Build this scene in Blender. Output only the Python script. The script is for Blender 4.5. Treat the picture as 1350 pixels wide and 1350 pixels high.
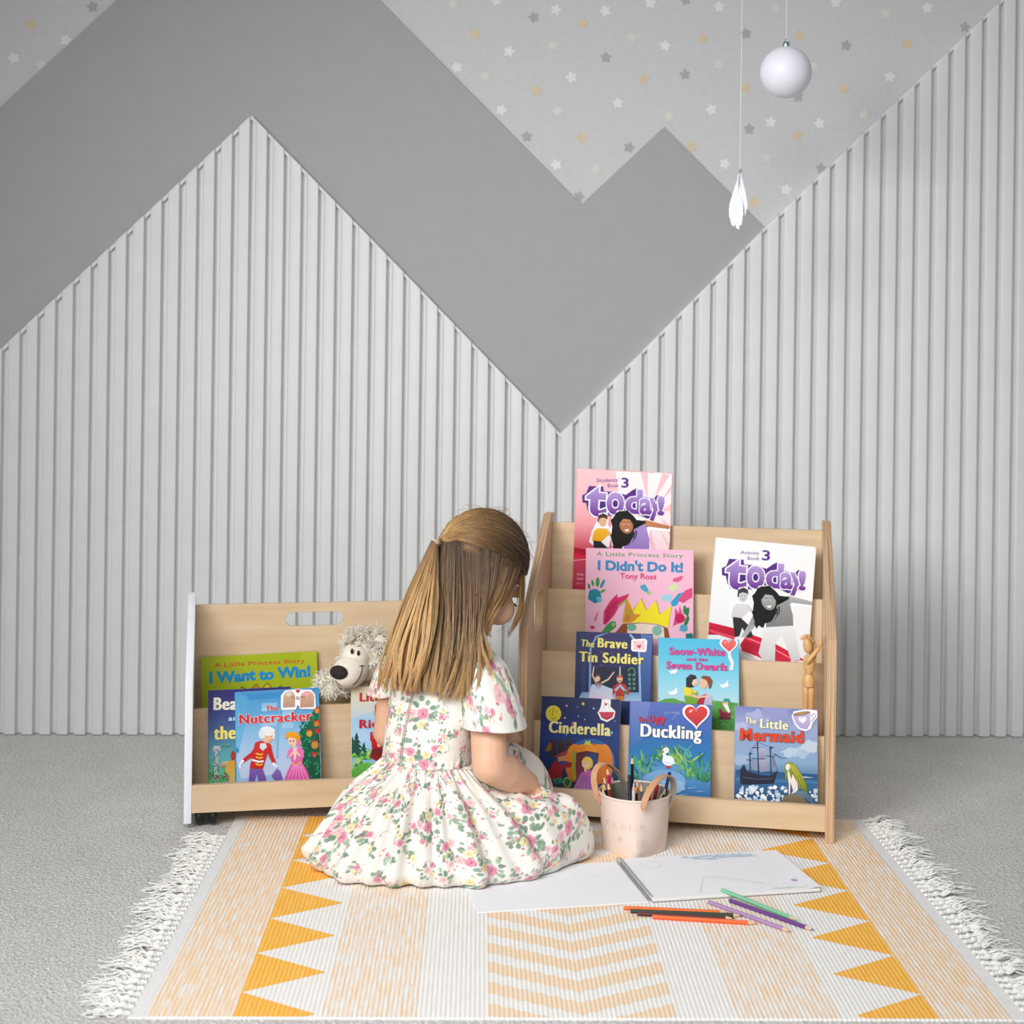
import bpy, math, random
import numpy as np
from mathutils import Vector, Matrix

random.seed(7)
rng = np.random.default_rng(7)
SC = bpy.context.scene
for o in list(bpy.data.objects):
    bpy.data.objects.remove(o)

# ------------------------------------------------------------------ camera
F, CX, CY, PHI, CAMZ = 1900.0, 675.0, 480.0, 0.013, 0.95
CAM = Vector((0, 0, CAMZ))
CR = Vector((math.cos(PHI), 0, math.sin(PHI)))
CU = Vector((-math.sin(PHI), 0, math.cos(PHI)))
cam_d = bpy.data.cameras.new('camera')
cam = bpy.data.objects.new('camera', cam_d)
SC.collection.objects.link(cam)
cam.matrix_world = Matrix(((CR.x, CU.x, 0, 0), (0, 0, -1, 0), (CR.z, CU.z, 0, CAMZ), (0, 0, 0, 1)))
cam_d.sensor_width = 36
cam_d.lens = F / 1350 * 36
cam_d.shift_y = -(675 - CY) / 1350
cam_d.clip_start = 0.05
cam_d.dof.use_dof = True
cam_d.dof.focus_distance = 2.80
cam_d.dof.aperture_fstop = 4.5
SC.camera = cam

# ------------------------------------------------------------------ world, daylight, exposure
SC.view_settings.view_transform = 'Standard'
SC.view_settings.look = 'None'
SC.view_settings.gamma = 1
SC.view_settings.use_curve_mapping = False
SC.view_settings.exposure = 0.0
world = bpy.data.worlds.new('world')
SC.world = world
world.use_nodes = True
wb = world.node_tree.nodes['Background']
wb.inputs[0].default_value = (0.93, 0.96, 1.0, 1)
wb.inputs[1].default_value = 0.32


def area(name, loc, target, sx, sy, power, col, spread=180):
    d = bpy.data.lights.new(name, 'AREA')
    d.shape = 'RECTANGLE'
    d.size, d.size_y, d.energy, d.color = sx, sy, power, col
    d.spread = math.radians(spread)
    o = bpy.data.objects.new(name, d)
    SC.collection.objects.link(o)
    o.location = loc
    o.rotation_euler = (Vector(target) - Vector(loc)).to_track_quat('-Z', 'Y').to_euler()
    return o


area('window_daylight_left', (-1.80, 0.1, 1.75), (0.60, 3.3, 1.0), 1.2, 1.4, 12.6, (0.985, 0.995, 1.0), 62)
area('overhead_fill_front', (-0.85, -0.15, 2.30), (-0.28, 1.85, 0.0), 2.0, 1.2, 31, (0.99, 0.995, 1.0), 102)  # overhead fill lamp, added to brighten the rug and near carpet


# ------------------------------------------------------------------ pixel helpers


def ray(px, py):
    return Vector((0, 1, 0)) + CR * ((px - CX) / F) - CU * ((py - CY) / F)


def P(px, py, Y):
    return CAM + ray(px, py) * Y


def PL(px, py, o, n):
    d = ray(px, py)
    return CAM + d * ((o - CAM).dot(n) / d.dot(n))


def G(px, py, z=0.0):
    return PL(px, py, Vector((0, 0, z)), Vector((0, 0, 1)))


# ------------------------------------------------------------------ mesh helpers
class MB:
    def __init__(s):
        s.v, s.f, s.m, s.c, s.sm = [], [], [], [], []

    def add(s, verts, faces, mat=0, col=None, smooth=True):
        b = len(s.v)
        s.v.extend([tuple(p) for p in verts])
        s.f.extend([tuple(i + b for i in f) for f in faces])
        s.m.extend([mat] * len(faces))
        s.sm.extend([smooth] * len(faces))
        if col is None:
            col = (1, 1, 1)
        if len(col) and not hasattr(col[0], '__len__'):
            s.c.extend([tuple(col[:3])] * len(verts))
        else:
            s.c.extend([tuple(c[:3]) for c in col])
        return s

    def xf(s, M, start=0):
        for i in range(start, len(s.v)):
            s.v[i] = tuple(M @ Vector(s.v[i]))
        return s

    def box(s, x0, x1, y0, y1, z0, z1, b=0.0, mat=0, col=None):
        """chamfered box"""
        if b <= 0:
            vs = [(x, y, z) for x in (x0, x1) for y in (y0, y1) for z in (z0, z1)]
            fs = [(0, 1, 3, 2), (4, 6, 7, 5), (0, 4, 5, 1), (2, 3, 7, 6), (0, 2, 6, 4), (1, 5, 7, 3)]
            return s.add(vs, fs, mat, col, False)
        vs, idx = [], {}
        X, Y, Z = (x0, x1), (y0, y1), (z0, z1)
        for i in (0, 1):
            for j in (0, 1):
                for k in (0, 1):
                    sx, sy, sz = (1 - 2 * i) * b, (1 - 2 * j) * b, (1 - 2 * k) * b
                    for ax, p in (('x', (X[i], Y[j] + sy, Z[k] + sz)), ('y', (X[i] + sx, Y[j], Z[k] + sz)), ('z', (X[i] + sx, Y[j] + sy, Z[k]))):
                        idx[(i, j, k, ax)] = len(vs)
                        vs.append(p)
        q = lambda *a: tuple(idx[t] for t in a)
        fs = []
        for i in (0, 1):
            fs.append(q(*[(i, j, k, 'x') for j, k in ((0, 0), (0, 1), (1, 1), (1, 0))]))
            fs.append(q(*[(j, i, k, 'y') for j, k in ((0, 0), (0, 1), (1, 1), (1, 0))]))
            fs.append(q(*[(j, k, i, 'z') for j, k in ((0, 0), (0, 1), (1, 1), (1, 0))]))
        for a in (0, 1):
            for c in (0, 1):
                fs.append(q((a, c, 0, 'x'), (a, c, 1, 'x'), (a, c, 1, 'y'), (a, c, 0, 'y')))
                fs.append(q((a, 0, c, 'x'), (a, 1, c, 'x'), (a, 1, c, 'z'), (a, 0, c, 'z')))
                fs.append(q((0, a, c, 'y'), (1, a, c, 'y'), (1, a, c, 'z'), (0, a, c, 'z')))
        for i in (0, 1):
            for j in (0, 1):
                for k in (0, 1):
                    fs.append(q((i, j, k, 'x'), (i, j, k, 'y'), (i, j, k, 'z')))
        return s.add(vs, fs, mat, col, False)

    def tube(s, pts, rad, n=6, mat=0, col=None, cap=True, ref=None, flat=1.0):
        pts = [Vector(p) for p in pts]
        N = len(pts)
        if not hasattr(rad, '__len__'):
            rad = [rad] * N
        vs, fs, cs = [], [], []
        up = Vector(ref) if ref else None
        prev = None
        for i in range(N):
            t = (pts[min(i + 1, N - 1)] - pts[max(i - 1, 0)])
            if t.length < 1e-9:
                t = Vector((0, 0, 1))
            t.normalize()
            if prev is None:
                a = up if up else (Vector((0, 0, 1)) if abs(t.z) < .9 else Vector((1, 0, 0)))
                e1 = (a - t * a.dot(t)).normalized()
            else:
                e1 = (prev - t * prev.dot(t))
                e1 = e1.normalized() if e1.length > 1e-6 else t.orthogonal().normalized()
            prev = e1
            e2 = t.cross(e1)
            for k in range(n):
                a = 2 * math.pi * k / n
                vs.append(pts[i] + (e1 * math.cos(a) * flat + e2 * math.sin(a)) * rad[i])
                if col is not None and hasattr(col[0], '__len__'):
                    cs.append(col[i])
        for i in range(N - 1):
            for k in range(n):
                a, b = i * n + k, i * n + (k + 1) % n
                fs.append((a, b, b + n, a + n))
        if cap:
            fs.append(tuple(range(n))[::-1])
            fs.append(tuple(range((N - 1) * n, N * n)))
        return s.add(vs, fs, mat, cs if cs else col, True)

    def lathe(s, prof, n=32, center=(0, 0, 0), mat=0, col=None, M=None):
        """prof: [(r,z)...]"""
        vs, fs = [], []
        for r, z in prof:
            for k in range(n):
                a = 2 * math.pi * k / n
                p = Vector((r * math.cos(a), r * math.sin(a), z))
                vs.append((M @ p if M else p) + Vector(center))
        for i in range(len(prof) - 1):
            for k in range(n):
                a, b = i * n + k, i * n + (k + 1) % n
                fs.append((a, b, b + n, a + n))
        if prof[0][0] > 1e-6:
            fs.append(tuple(range(n))[::-1])
        if prof[-1][0] > 1e-6:
            fs.append(tuple(range((len(prof) - 1) * n, len(prof) * n)))
        return s.add(vs, fs, mat, col, True)

    def ball(s, c, r, n=20, m=12, mat=0, col=None, M=None):
        """ellipsoid, r scalar or 3-tuple"""
        if not hasattr(r, '__len__'):
            r = (r, r, r)
        vs, fs = [], []
        for i in range(m + 1):
            th = math.pi * i / m
            for k in range(n):
                a = 2 * math.pi * k / n
                p = Vector((r[0] * math.sin(th) * math.cos(a), r[1] * math.sin(th) * math.sin(a), r[2] * math.cos(th)))
                vs.append((M @ p if M else p) + Vector(c))
        for i in range(m):
            for k in range(n):
                a, b = i * n + k, i * n + (k + 1) % n
                fs.append((a, a + n, b + n, b))
        return s.add(vs, fs, mat, col, True)

    def prism(s, poly, z0, z1, mat=0, col=None, matside=None):
        n = len(poly)
        vs = [(x, y, z0) for x, y in poly] + [(x, y, z1) for x, y in poly]
        s.add(vs, [tuple(range(n))[::-1], tuple(range(n, 2 * n))], mat, col, False)
        return s.add(vs, [(i, (i + 1) % n, n + (i + 1) % n, n + i) for i in range(n)], mat if matside is None else matside, col, False)

    def build(s, name, mats, parent=None, angle=40, color=False):
        me = bpy.data.meshes.new(name)
        me.from_pydata(s.v, [], s.f)
        if not isinstance(mats, (list, tuple)):
            mats = [mats]
        for m in mats:
            me.materials.append(m)
        me.polygons.foreach_set('material_index', s.m)
        me.polygons.foreach_set('use_smooth', s.sm)
        if color:
            at = me.color_attributes.new('Col', 'FLOAT_COLOR', 'POINT')
            arr = np.ones((len(s.v), 4), dtype=np.float32)
            arr[:, :3] = np.array(s.c, dtype=np.float32)
            at.data.foreach_set('color', arr.ravel())
        me.update()
        if angle is not None:
            me.set_sharp_from_angle(angle=math.radians(angle))
        o = bpy.data.objects.new(name, me)
        SC.collection.objects.link(o)
        if parent:
            o.parent = parent
        return o


def tag(o, label=None, cat=None, group=None, kind=None):
    if label: o['label'] = label
    if cat: o['category'] = cat
    if group: o['group'] = group
    if kind: o['kind'] = kind
    return o


def empty(name, M, label, cat, group=None):
    o = bpy.data.objects.new(name, None)
    SC.collection.objects.link(o)
    o.empty_display_size = .05
    o.matrix_world = M if isinstance(M, Matrix) else Matrix.Translation(Vector(M))
    return tag(o, label, cat, group)


def frame(o, x, y, z):
    """4x4 from origin and three axes"""
    return Matrix(((x[0], y[0], z[0], o[0]), (x[1], y[1], z[1], o[1]), (x[2], y[2], z[2], o[2]), (0, 0, 0, 1)))


def board2d(outline, holes, thick, bevel=0.0012):
    """flat board in its XY plane with holes, z from -thick/2 to thick/2; returns verts, faces"""
    cu = bpy.data.curves.new('board', 'CURVE')
    cu.dimensions = '2D'
    cu.fill_mode = 'BOTH'
    cu.extrude = thick / 2 - bevel
    cu.bevel_depth = bevel
    cu.bevel_resolution = 1
    cu.offset = -bevel
    for pl in [outline] + holes:
        sp = cu.splines.new('POLY')
        sp.points.add(len(pl) - 1)
        for i, (x, y) in enumerate(pl):
            sp.points[i].co = (x, y, 0, 1)
        sp.use_cyclic_u = True
    ob = bpy.data.objects.new('board', cu)
    me = bpy.data.meshes.new_from_object(ob)
    vs = [tuple(v.co) for v in me.vertices]
    fs = [tuple(p.vertices) for p in me.polygons]
    bpy.data.objects.remove(ob)
    bpy.data.curves.remove(cu)
    bpy.data.meshes.remove(me)
    return vs, fs


def roundrect(x0, x1, y0, y1, r, n=6):
    out = []
    for cx, cy, a0 in ((x1 - r, y1 - r, 0), (x0 + r, y1 - r, 90), (x0 + r, y0 + r, 180), (x1 - r, y0 + r, 270)):
        for i in range(n + 1):
            a = math.radians(a0 + 90 * i / n)
            out.append((cx + r * math.cos(a), cy + r * math.sin(a)))
    return out


def S(r, g, b):
    """sRGB 0-255 -> linear"""
    f = lambda c: (c / 255 / 12.92) if c / 255 <= .04045 else ((c / 255 + .055) / 1.055) ** 2.4
    return (f(r), f(g), f(b))


# ------------------------------------------------------------------ materials
def newmat(name):
    m = bpy.data.materials.new(name)
    m.use_nodes = True
    nt = m.node_tree
    b = nt.nodes['Principled BSDF']
    return m, nt, b


def nd(nt, typ, **kw):
    n = nt.nodes.new(typ)
    for k, v in kw.items():
        if k.startswith('i_'):
            n.inputs[int(k[2:])].default_value = v
        else:
            setattr(n, k, v)
    return n


def mat(name, c1, c2=None, rough=.5, scale=(30, 30, 30), bump=0.0, bscale=None, spec=.5, metal=0, detail=4, sss=0, contrast=(.3, .7)):
    m, nt, b = newmat(name)
    b.inputs['Roughness'].default_value = rough
    b.inputs['Specular IOR Level'].default_value = spec
    b.inputs['Metallic'].default_value = metal
    if sss:
        b.inputs['Subsurface Weight'].default_value = sss
        b.inputs['Subsurface Radius'].default_value = (.012, .005, .003)
        b.inputs['Subsurface Scale'].default_value = 1.0
    if c2 is None:
        c2 = tuple(min(1, c * .93) for c in c1)
    tc = nd(nt, 'ShaderNodeTexCoord')
    mp = nd(nt, 'ShaderNodeMapping')
    mp.inputs['Scale'].default_value = scale
    nt.links.new(tc.outputs['Object'], mp.inputs[0])
    nz = nd(nt, 'ShaderNodeTexNoise')
    nz.inputs['Scale'].default_value = 1
    nz.inputs['Detail'].default_value = detail
    nt.links.new(mp.outputs[0], nz.inputs['Vector'])
    rp = nd(nt, 'ShaderNodeValToRGB')
    rp.color_ramp.elements[0].position = contrast[0]
    rp.color_ramp.elements[1].position = contrast[1]
    rp.color_ramp.elements[0].color = (*c1, 1)
    rp.color_ramp.elements[1].color = (*c2, 1)
    nt.links.new(nz.outputs['Fac'], rp.inputs[0])
    nt.links.new(rp.outputs[0], b.inputs['Base Color'])
    if bump:
        src = nz
        if bscale:
            src = nd(nt, 'ShaderNodeTexNoise')
            src.inputs['Scale'].default_value = bscale
            src.inputs['Detail'].default_value = 3
            nt.links.new(tc.outputs['Object'], src.inputs['Vector'])
        bp = nd(nt, 'ShaderNodeBump')
        bp.inputs['Strength'].default_value = bump
        bp.inputs['Distance'].default_value = .002
        nt.links.new(src.outputs['Fac'], bp.inputs['Height'])
        nt.links.new(bp.outputs[0], b.inputs['Normal'])
    return m


def colmat(name, rough=.5, spec=.5, coat=0, bump=0, bscale=400, aniso=0, sheen=0):
    """colour from the mesh's own print attribute, with a faint procedural variation"""
    m, nt, b = newmat(name)
    b.inputs['Roughness'].default_value = rough
    b.inputs['Specular IOR Level'].default_value = spec
    b.inputs['Coat Weight'].default_value = coat
    b.inputs['Sheen Weight'].default_value = sheen
    at = nd(nt, 'ShaderNodeVertexColor', layer_name='Col')
    tc = nd(nt, 'ShaderNodeTexCoord')
    nz = nd(nt, 'ShaderNodeTexNoise')
    nz.inputs['Scale'].default_value = bscale
    nt.links.new(tc.outputs['Object'], nz.inputs['Vector'])
    mx = nd(nt, 'ShaderNodeMix', data_type='RGBA', blend_type='MULTIPLY')
    mx.inputs[0].default_value = .12
    nt.links.new(at.outputs[0], mx.inputs[6])
    nt.links.new(nz.outputs['Fac'], mx.inputs[7])
    nt.links.new(mx.outputs[2], b.inputs['Base Color'])
    if bump:
        bp = nd(nt, 'ShaderNodeBump')
        bp.inputs['Strength'].default_value = bump
        bp.inputs['Distance'].default_value = .001
        nt.links.new(nz.outputs['Fac'], bp.inputs['Height'])
        nt.links.new(bp.outputs[0], b.inputs['Normal'])
    return m


M_WALLPAPER = mat('wallpaper_grey', S(203, 203, 204), S(198, 198, 199), .8, (60, 60, 60))
M_STARW = mat('star_white', S(228, 228, 228), None, .8)
M_STARC = mat('star_cream', S(218, 215, 207), None, .8)
M_STARG = mat('star_gold', S(216, 198, 166), None, .75)
M_STARD = mat('star_grey', S(172, 172, 175), None, .8)
M_GREYPANEL = mat('painted_grey_board', S(166, 164, 164), S(163, 161, 161), .65, (20, 20, 20), .05, 300)
M_RIBWHITE = mat('painted_white_slats', S(219, 220, 219), S(215, 216, 215), .5, (20, 20, 20), .04, 250)
M_CEIL = mat('ceiling_paint', (.8, .8, .8), None, .9)
M_BIRCH = mat('birch_plywood', S(220, 194, 161), S(205, 176, 141), .42, (5, 60, 42), .05, 120, .4)
M_BIRCHV = mat('birch_plywood_side', S(218, 191, 158), S(202, 173, 139), .42, (42, 60, 5), .05, 120, .4)
M_WHITEBOARD = mat('white_laminate', S(236, 238, 242), None, .35)
M_BLACK = mat('black_plastic', S(22, 22, 23), None, .4)


def ply_edge():
    m, nt, b = newmat('plywood_edge')
    b.inputs['Roughness'].default_value = .55
    tc = nd(nt, 'ShaderNodeTexCoord')
    mp = nd(nt, 'ShaderNodeMapping')
    mp.inputs['Scale'].default_value = (420, 3, 3)
    nt.links.new(tc.outputs['Object'], mp.inputs[0])
    nz = nd(nt, 'ShaderNodeTexNoise')
    nz.inputs['Scale'].default_value = 1
    nz.inputs['Detail'].default_value = 2
    nt.links.new(mp.outputs[0], nz.inputs['Vector'])
    rp = nd(nt, 'ShaderNodeValToRGB')
    rp.color_ramp.elements[0].position = .38
    rp.color_ramp.elements[1].position = .55
    rp.color_ramp.elements[0].color = (*S(168, 126, 90), 1)
    rp.color_ramp.elements[1].color = (*S(214, 180, 142), 1)
    nt.links.new(nz.outputs['Fac'], rp.inputs[0])
    nt.links.new(rp.outputs[0], b.inputs['Base Color'])
    return m


M_EDGE = ply_edge()


def carpet_mat():
    m, nt, b = newmat('carpet_loop_pile')
    b.inputs['Roughness'].default_value = .95
    b.inputs['Specular IOR Level'].default_value = .1
    b.inputs['Sheen Weight'].default_value = .15
    tc = nd(nt, 'ShaderNodeTexCoord')
    n1 = nd(nt, 'ShaderNodeTexNoise')
    n1.inputs['Scale'].default_value = 170
    n1.inputs['Detail'].default_value = 5
    n1.inputs['Roughness'].default_value = .7
    n2 = nd(nt, 'ShaderNodeTexNoise')
    n2.inputs['Scale'].default_value = 9
    vo = nd(nt, 'ShaderNodeTexVoronoi')
    vo.inputs['Scale'].default_value = 210
    for n in (n1, n2, vo):
        nt.links.new(tc.outputs['Object'], n.inputs['Vector'])
    rp = nd(nt, 'ShaderNodeValToRGB')
    rp.color_ramp.elements[0].position = .36
    rp.color_ramp.elements[1].position = .62
    rp.color_ramp.elements[0].color = (*S(198, 193, 187), 1)
    rp.color_ramp.elements[1].color = (*S(252, 249, 245), 1)
    nt.links.new(n1.outputs['Fac'], rp.inputs[0])
    mx = nd(nt, 'ShaderNodeMix', data_type='RGBA', blend_type='MULTIPLY')
    mx.inputs[0].default_value = .18
    nt.links.new(rp.outputs[0], mx.inputs[6])
    nt.links.new(n2.outputs['Fac'], mx.inputs[7])
    nt.links.new(mx.outputs[2], b.inputs['Base Color'])
    ad = nd(nt, 'ShaderNodeMath', operation='ADD')
    nt.links.new(n1.outputs['Fac'], ad.inputs[0])
    nt.links.new(vo.outputs['Distance'], ad.inputs[1])
    bp = nd(nt, 'ShaderNodeBump')
    bp.inputs['Strength'].default_value = .8
    bp.inputs['Distance'].default_value = .006
    nt.links.new(ad.outputs[0], bp.inputs['Height'])
    nt.links.new(bp.outputs[0], b.inputs['Normal'])
    return m


M_CARPET = carpet_mat()

# ------------------------------------------------------------------ room shell
b_ = G(675, 967.5)
WN = Vector((0.042, -1, 0)).normalized()       # wall normal, towards the camera
WO = Vector(b_)                               # a point at the foot of the wall
WX = Vector((-WN.y, WN.x, 0))                 # along the wall, to the right


def W(px, py):
    """pixel -> (u, z) on the wall plane"""
    p = PL(px, py, WO, WN)
    return ((p - WO).dot(WX), p.z)


WM = frame(WO, WX, -WN, Vector((0, 0, 1)))      # local: x along, y into wall, z up
MBW = MB()
MBW.box(-2.75, 2.9, 0.0, 0.12, 0, 2.5)


def star(cx, cz, r, mb, mi, rot=0, off=.0006):
    pts = []
    for i in range(30):
        a = rot + 2 * math.pi * i / 30 + math.pi / 2
        rr = r * (.80 + .20 * math.cos(5 * (2 * math.pi * i / 30)))
        pts.append((cx + rr * math.cos(a), -off, cz + rr * math.sin(a)))
    mb.add(pts, [tuple(range(30))], mi, None, False)


stars = []
for ox, sc, L in ((500, 3.857, [(375, 20, 2), (595, 0, 1), (787, 88, 4), (898, 50, 1), (1150, 55, 1), (1035, 118, 3), (485, 175, 3), (660, 263, 1), (880, 232, 2), (1280, 193, 2), (1153, 293, 4), (395, 343, 1), (540, 385, 2), (978, 393, 1), (800, 462, 3), (1345, 400, 3), (1213, 525, 1), (620, 560, 1), (907, 565, 2), (750, 695, 4), (1030, 700, 3), (1270, 750, 4), (900, 838, 1), (1100, 860, 2), (1015, 1000, 4)]),
                  (850, 2.7, [(20, 10, 1), (145, 0, 4), (265, 25, 1), (465, 30, 2), (680, 8, 1), (857, 48, 2), (1005, 28, 1), (207, 137, 3), (360, 120, 4), (550, 125, 3), (717, 162, 4), (933, 157, 3), (1140, 97, 4), (72, 163, 1), (262, 230, 2), (600, 235, 2), (872, 273, 1), (143, 265, 4), (358, 312, 3), (707, 318, 3), (545, 345, 4), (237, 390, 1), (85, 413, 2), (448, 435, 1), (622, 440, 1), (780, 408, 2), (372, 460, 4), (545, 482, 3), (165, 522, 3), (285, 583, 1), (435, 560, 2), (628, 600, 4), (503, 675, 1), (390, 720, 3)]),
                  (0, 3.857, [(470, 35, 4), (160, 125, 3), (335, 205, 1), (70, 295, 1), (210, 330, 2)])):
    for x, y, k in L:
        stars.append((ox + x / sc, y / sc, k))
rs = random.Random(3)
for gx in range(-2, 28):
    for gy in range(-8, -0):
        stars.append((gx * 56 + rs.uniform(-12, 12) + 20, gy * 50 + rs.uniform(-10, 10) + 8, rs.choice((1, 2, 3, 4))))
for x, y, k in stars:
    if y > -420:
        u, z = W(x, y)
        if z < 2.48:
            star(u, z, .0150 if k != 2 else .0132, MBW, k, rs.uniform(-.4, .4))
wall = MBW.build('wall_back', [M_WALLPAPER, M_STARW, M_STARC, M_STARG, M_STARD])
wall.matrix_world = WM
tag(wall, 'pale grey wall with scattered white, gold and grey stars', 'wall', None, 'structure')

# grey mountain board
GP = [(-870, 943), (336, -166), (766, 270), (875, 168), (1030, 323), (738, 590), (333, 170), (-515, 958)]
gp = [W(*p) for p in GP]
mb = MB()
vs, fs = board2d(gp, [], .006, .001)
mb.add([(x, -.0008 - .003 - z, y) for x, y, z in vs], fs, 0, None, False)
o = mb.build('trim_1', M_GREYPANEL)
o.matrix_world = WM
tag(o, 'flat mid grey mountain shaped board on the wall', 'wall panel', None, 'structure')

# white slatted panel: a W shaped skyline of vertical slats
SKY = [(-528, 956), (333, 154), (738, 571), (1005, 302), (1345, -25), (1860, -510)]
sky = [W(*p) for p in SKY]


def sky_at(u):
    for (u0, z0), (u1, z1) in zip(sky, sky[1:]):
        if u0 <= u <= u1:
            return z0 + (z1 - z0) * (u - u0) / (u1 - u0)
    return sky[0][1] if u < sky[0][0] else sky[-1][1]


PITCH = .0437
u_ref = W(646.7, 550)[0]
DB, DT, RIM = .008, .0245, .007              # base thickness, total thickness, rim strip
us = []
k0, k1 = int(-2.6 / PITCH) - 1, int(2.6 / PITCH)
for k in range(k0, k1):
    c = u_ref + k * PITCH
    hw = .0084
    for du, d in ((-hw - .0006, DT), (-hw + .0004, DT - .0012), (-hw + .0016, DB + .0010), (-hw + .003, DB), (hw - .0045, DB), (hw - .0032, DB + .001), (hw - .0010, DT - .0025), (hw + .0002, DT - .0008), (hw + .0016, DT)):
        us.append((c + du, d))
us = [(u, d) for u, d in us if sky[0][0] < u < sky[-1][0]]
for (u, z) in sky[1:-1]:
    us.append((u, DT))
us.sort()
# depth at an inserted vertex follows its neighbours
for i in range(1, len(us) - 1):
    if any(abs(us[i][0] - s_[0]) < 1e-9 for s_ in sky):
        us[i] = (us[i][0], us[i - 1][1])
DR = DB + (DT - DB) * .70
mb = MB()
vs, fs = [], []
zmax = 2.499
for u, d in us:
    t = min(sky_at(u), zmax)
    vs += [(u, -d, 0.002), (u, -d, t - RIM * 1.4), (u, -max(d, DR), t - RIM * 1.4), (u, -max(d, DR), t), (u, -.0005, t)]
for i in range(len(us) - 1):
    a, b2 = i * 5, i * 5 + 5
    for k in range(4):
        fs.append((a + k, b2 + k, b2 + k + 1, a + k + 1))
mb.add(vs, fs, 0, None, True)
o = mb.build('trim_2', M_RIBWHITE, angle=30)
o.matrix_world = WM
tag(o, 'white vertically slatted mountain shaped panel covering the lower wall', 'wall panel', None, 'structure')

mb = MB()
mb.box(-2.7, 3.0, -1.2, 4.2, -.05, 0)
o = mb.build('floor', M_CARPET)
tag(o, 'light grey speckled loop pile carpet', 'floor', None, 'structure')
mb = MB()
mb.box(-2.6, 2.9, 1.4, 4.1, 2.5, 2.58)
o = mb.build('ceiling', M_CEIL)
tag(o, 'plain white ceiling', 'ceiling', None, 'structure')
# ------------------------------------------------------------------ rug
def rug_mat(name, ca, cb, thr, rib=.35, ribcol=(.91, .90, .88)):
    m, nt, b = newmat(name)
    b.inputs['Roughness'].default_value = .9
    b.inputs['Specular IOR Level'].default_value = .15
    tc = nd(nt, 'ShaderNodeTexCoord')
    mp = nd(nt, 'ShaderNodeMapping')
    mp.inputs['Scale'].default_value = (255, 17, 1)
    nt.links.new(tc.outputs['Object'], mp.inputs[0])
    nz = nd(nt, 'ShaderNodeTexNoise')
    nz.inputs['Scale'].default_value = 1
    nz.inputs['Detail'].default_value = 4
    nz.inputs['Roughness'].default_value = .65
    nt.links.new(mp.outputs[0], nz.inputs['Vector'])
    rp = nd(nt, 'ShaderNodeValToRGB')
    rp.color_ramp.elements[0].position = thr - .05
    rp.color_ramp.elements[1].position = thr + .05
    rp.color_ramp.elements[0].color = (*ca, 1)
    rp.color_ramp.elements[1].color = (*cb, 1)
    nt.links.new(nz.outputs['Fac'], rp.inputs[0])
    wv = nd(nt, 'ShaderNodeTexWave', bands_direction='X')
    wv.inputs['Scale'].default_value = 1 / .0068 / 3.1416 * .5 * 3.1416 / 1.0 * .60
    wv.inputs['Distortion'].default_value = .25
    wv.inputs['Detail'].default_value = 1
    wv.inputs['Detail Scale'].default_value = 40
    nt.links.new(tc.outputs['Object'], wv.inputs['Vector'])
    pw = nd(nt, 'ShaderNodeMath', operation='POWER')
    pw.inputs[1].default_value = 1.6
    nt.links.new(wv.outputs['Fac'], pw.inputs[0])
    ml = nd(nt, 'ShaderNodeMath', operation='MULTIPLY')
    ml.inputs[1].default_value = rib
    nt.links.new(pw.outputs[0], ml.inputs[0])
    mx = nd(nt, 'ShaderNodeMix', data_type='RGBA')
    nt.links.new(ml.outputs[0], mx.inputs[0])
    nt.links.new(rp.outputs[0], mx.inputs[6])
    mx.inputs[7].default_value = (*ribcol, 1)
    nt.links.new(mx.outputs[2], b.inputs['Base Color'])
    bp = nd(nt, 'ShaderNodeBump')
    bp.inputs['Strength'].default_value = .55
    bp.inputs['Distance'].default_value = .002
    nt.links.new(wv.outputs['Fac'], bp.inputs['Height'])
    nt.links.new(bp.outputs[0], b.inputs['Normal'])
    return m


R_WHITE = rug_mat('rug_white_weave', S(247, 244, 239), S(242, 237, 230), .5)
R_PEACH = rug_mat('rug_mottled_peach', S(248, 211, 168), S(243, 237, 229), .535)
R_LIGHT = rug_mat('rug_pale_mottled_peach', S(248, 216, 180), S(243, 239, 233), .50)
R_ORANGE = rug_mat('rug_orange_weave', S(254, 184, 66), S(255, 194, 92), .5, .30, S(252, 205, 130))
R_CHEV = rug_mat('rug_peach_chevron', S(248, 214, 174), S(245, 220, 188), .5, .3)
M_COTTON = mat('fringe_cotton', S(240, 238, 233), S(228, 225, 219), .9, (200, 200, 200), .1)
M_BIND = mat('rug_white_binding', S(238, 237, 235), S(228, 226, 224), .9, (300, 40, 40), .2)

g0, g1 = G(170, 1346), G(1350, 1346)
RX = Vector((1, .022, 0)).normalized()
RY = Vector((-RX.y, RX.x, 0))
RO = G(195.5, 1334)
RO = RO - RY * .026
RW, RD, RT = 1.262, .925, .004
RUGM = frame(RO, RX, RY, Vector((0, 0, 1)))
rug = empty('rug', RUGM, 'white and peach woven rug with orange triangles and tasselled sides under the sitting girl', 'rug')
mb = MB()
C0, C1, C2, C3 = .1, .193, .2, .31
mb.box(0, RW, 0, RD, 0, RT, .001, 0)


def rpoly(pts, mi, z):
    mb.add([(x, y, RT + z) for x, y in pts], [tuple(range(len(pts)))], mi, None, False)


def rstrip(a, b2, mi, z=.00015):
    rpoly([(a * RW, .003), (b2 * RW, .003), (b2 * RW, RD - .003), (a * RW, RD - .003)], mi, z)


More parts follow.
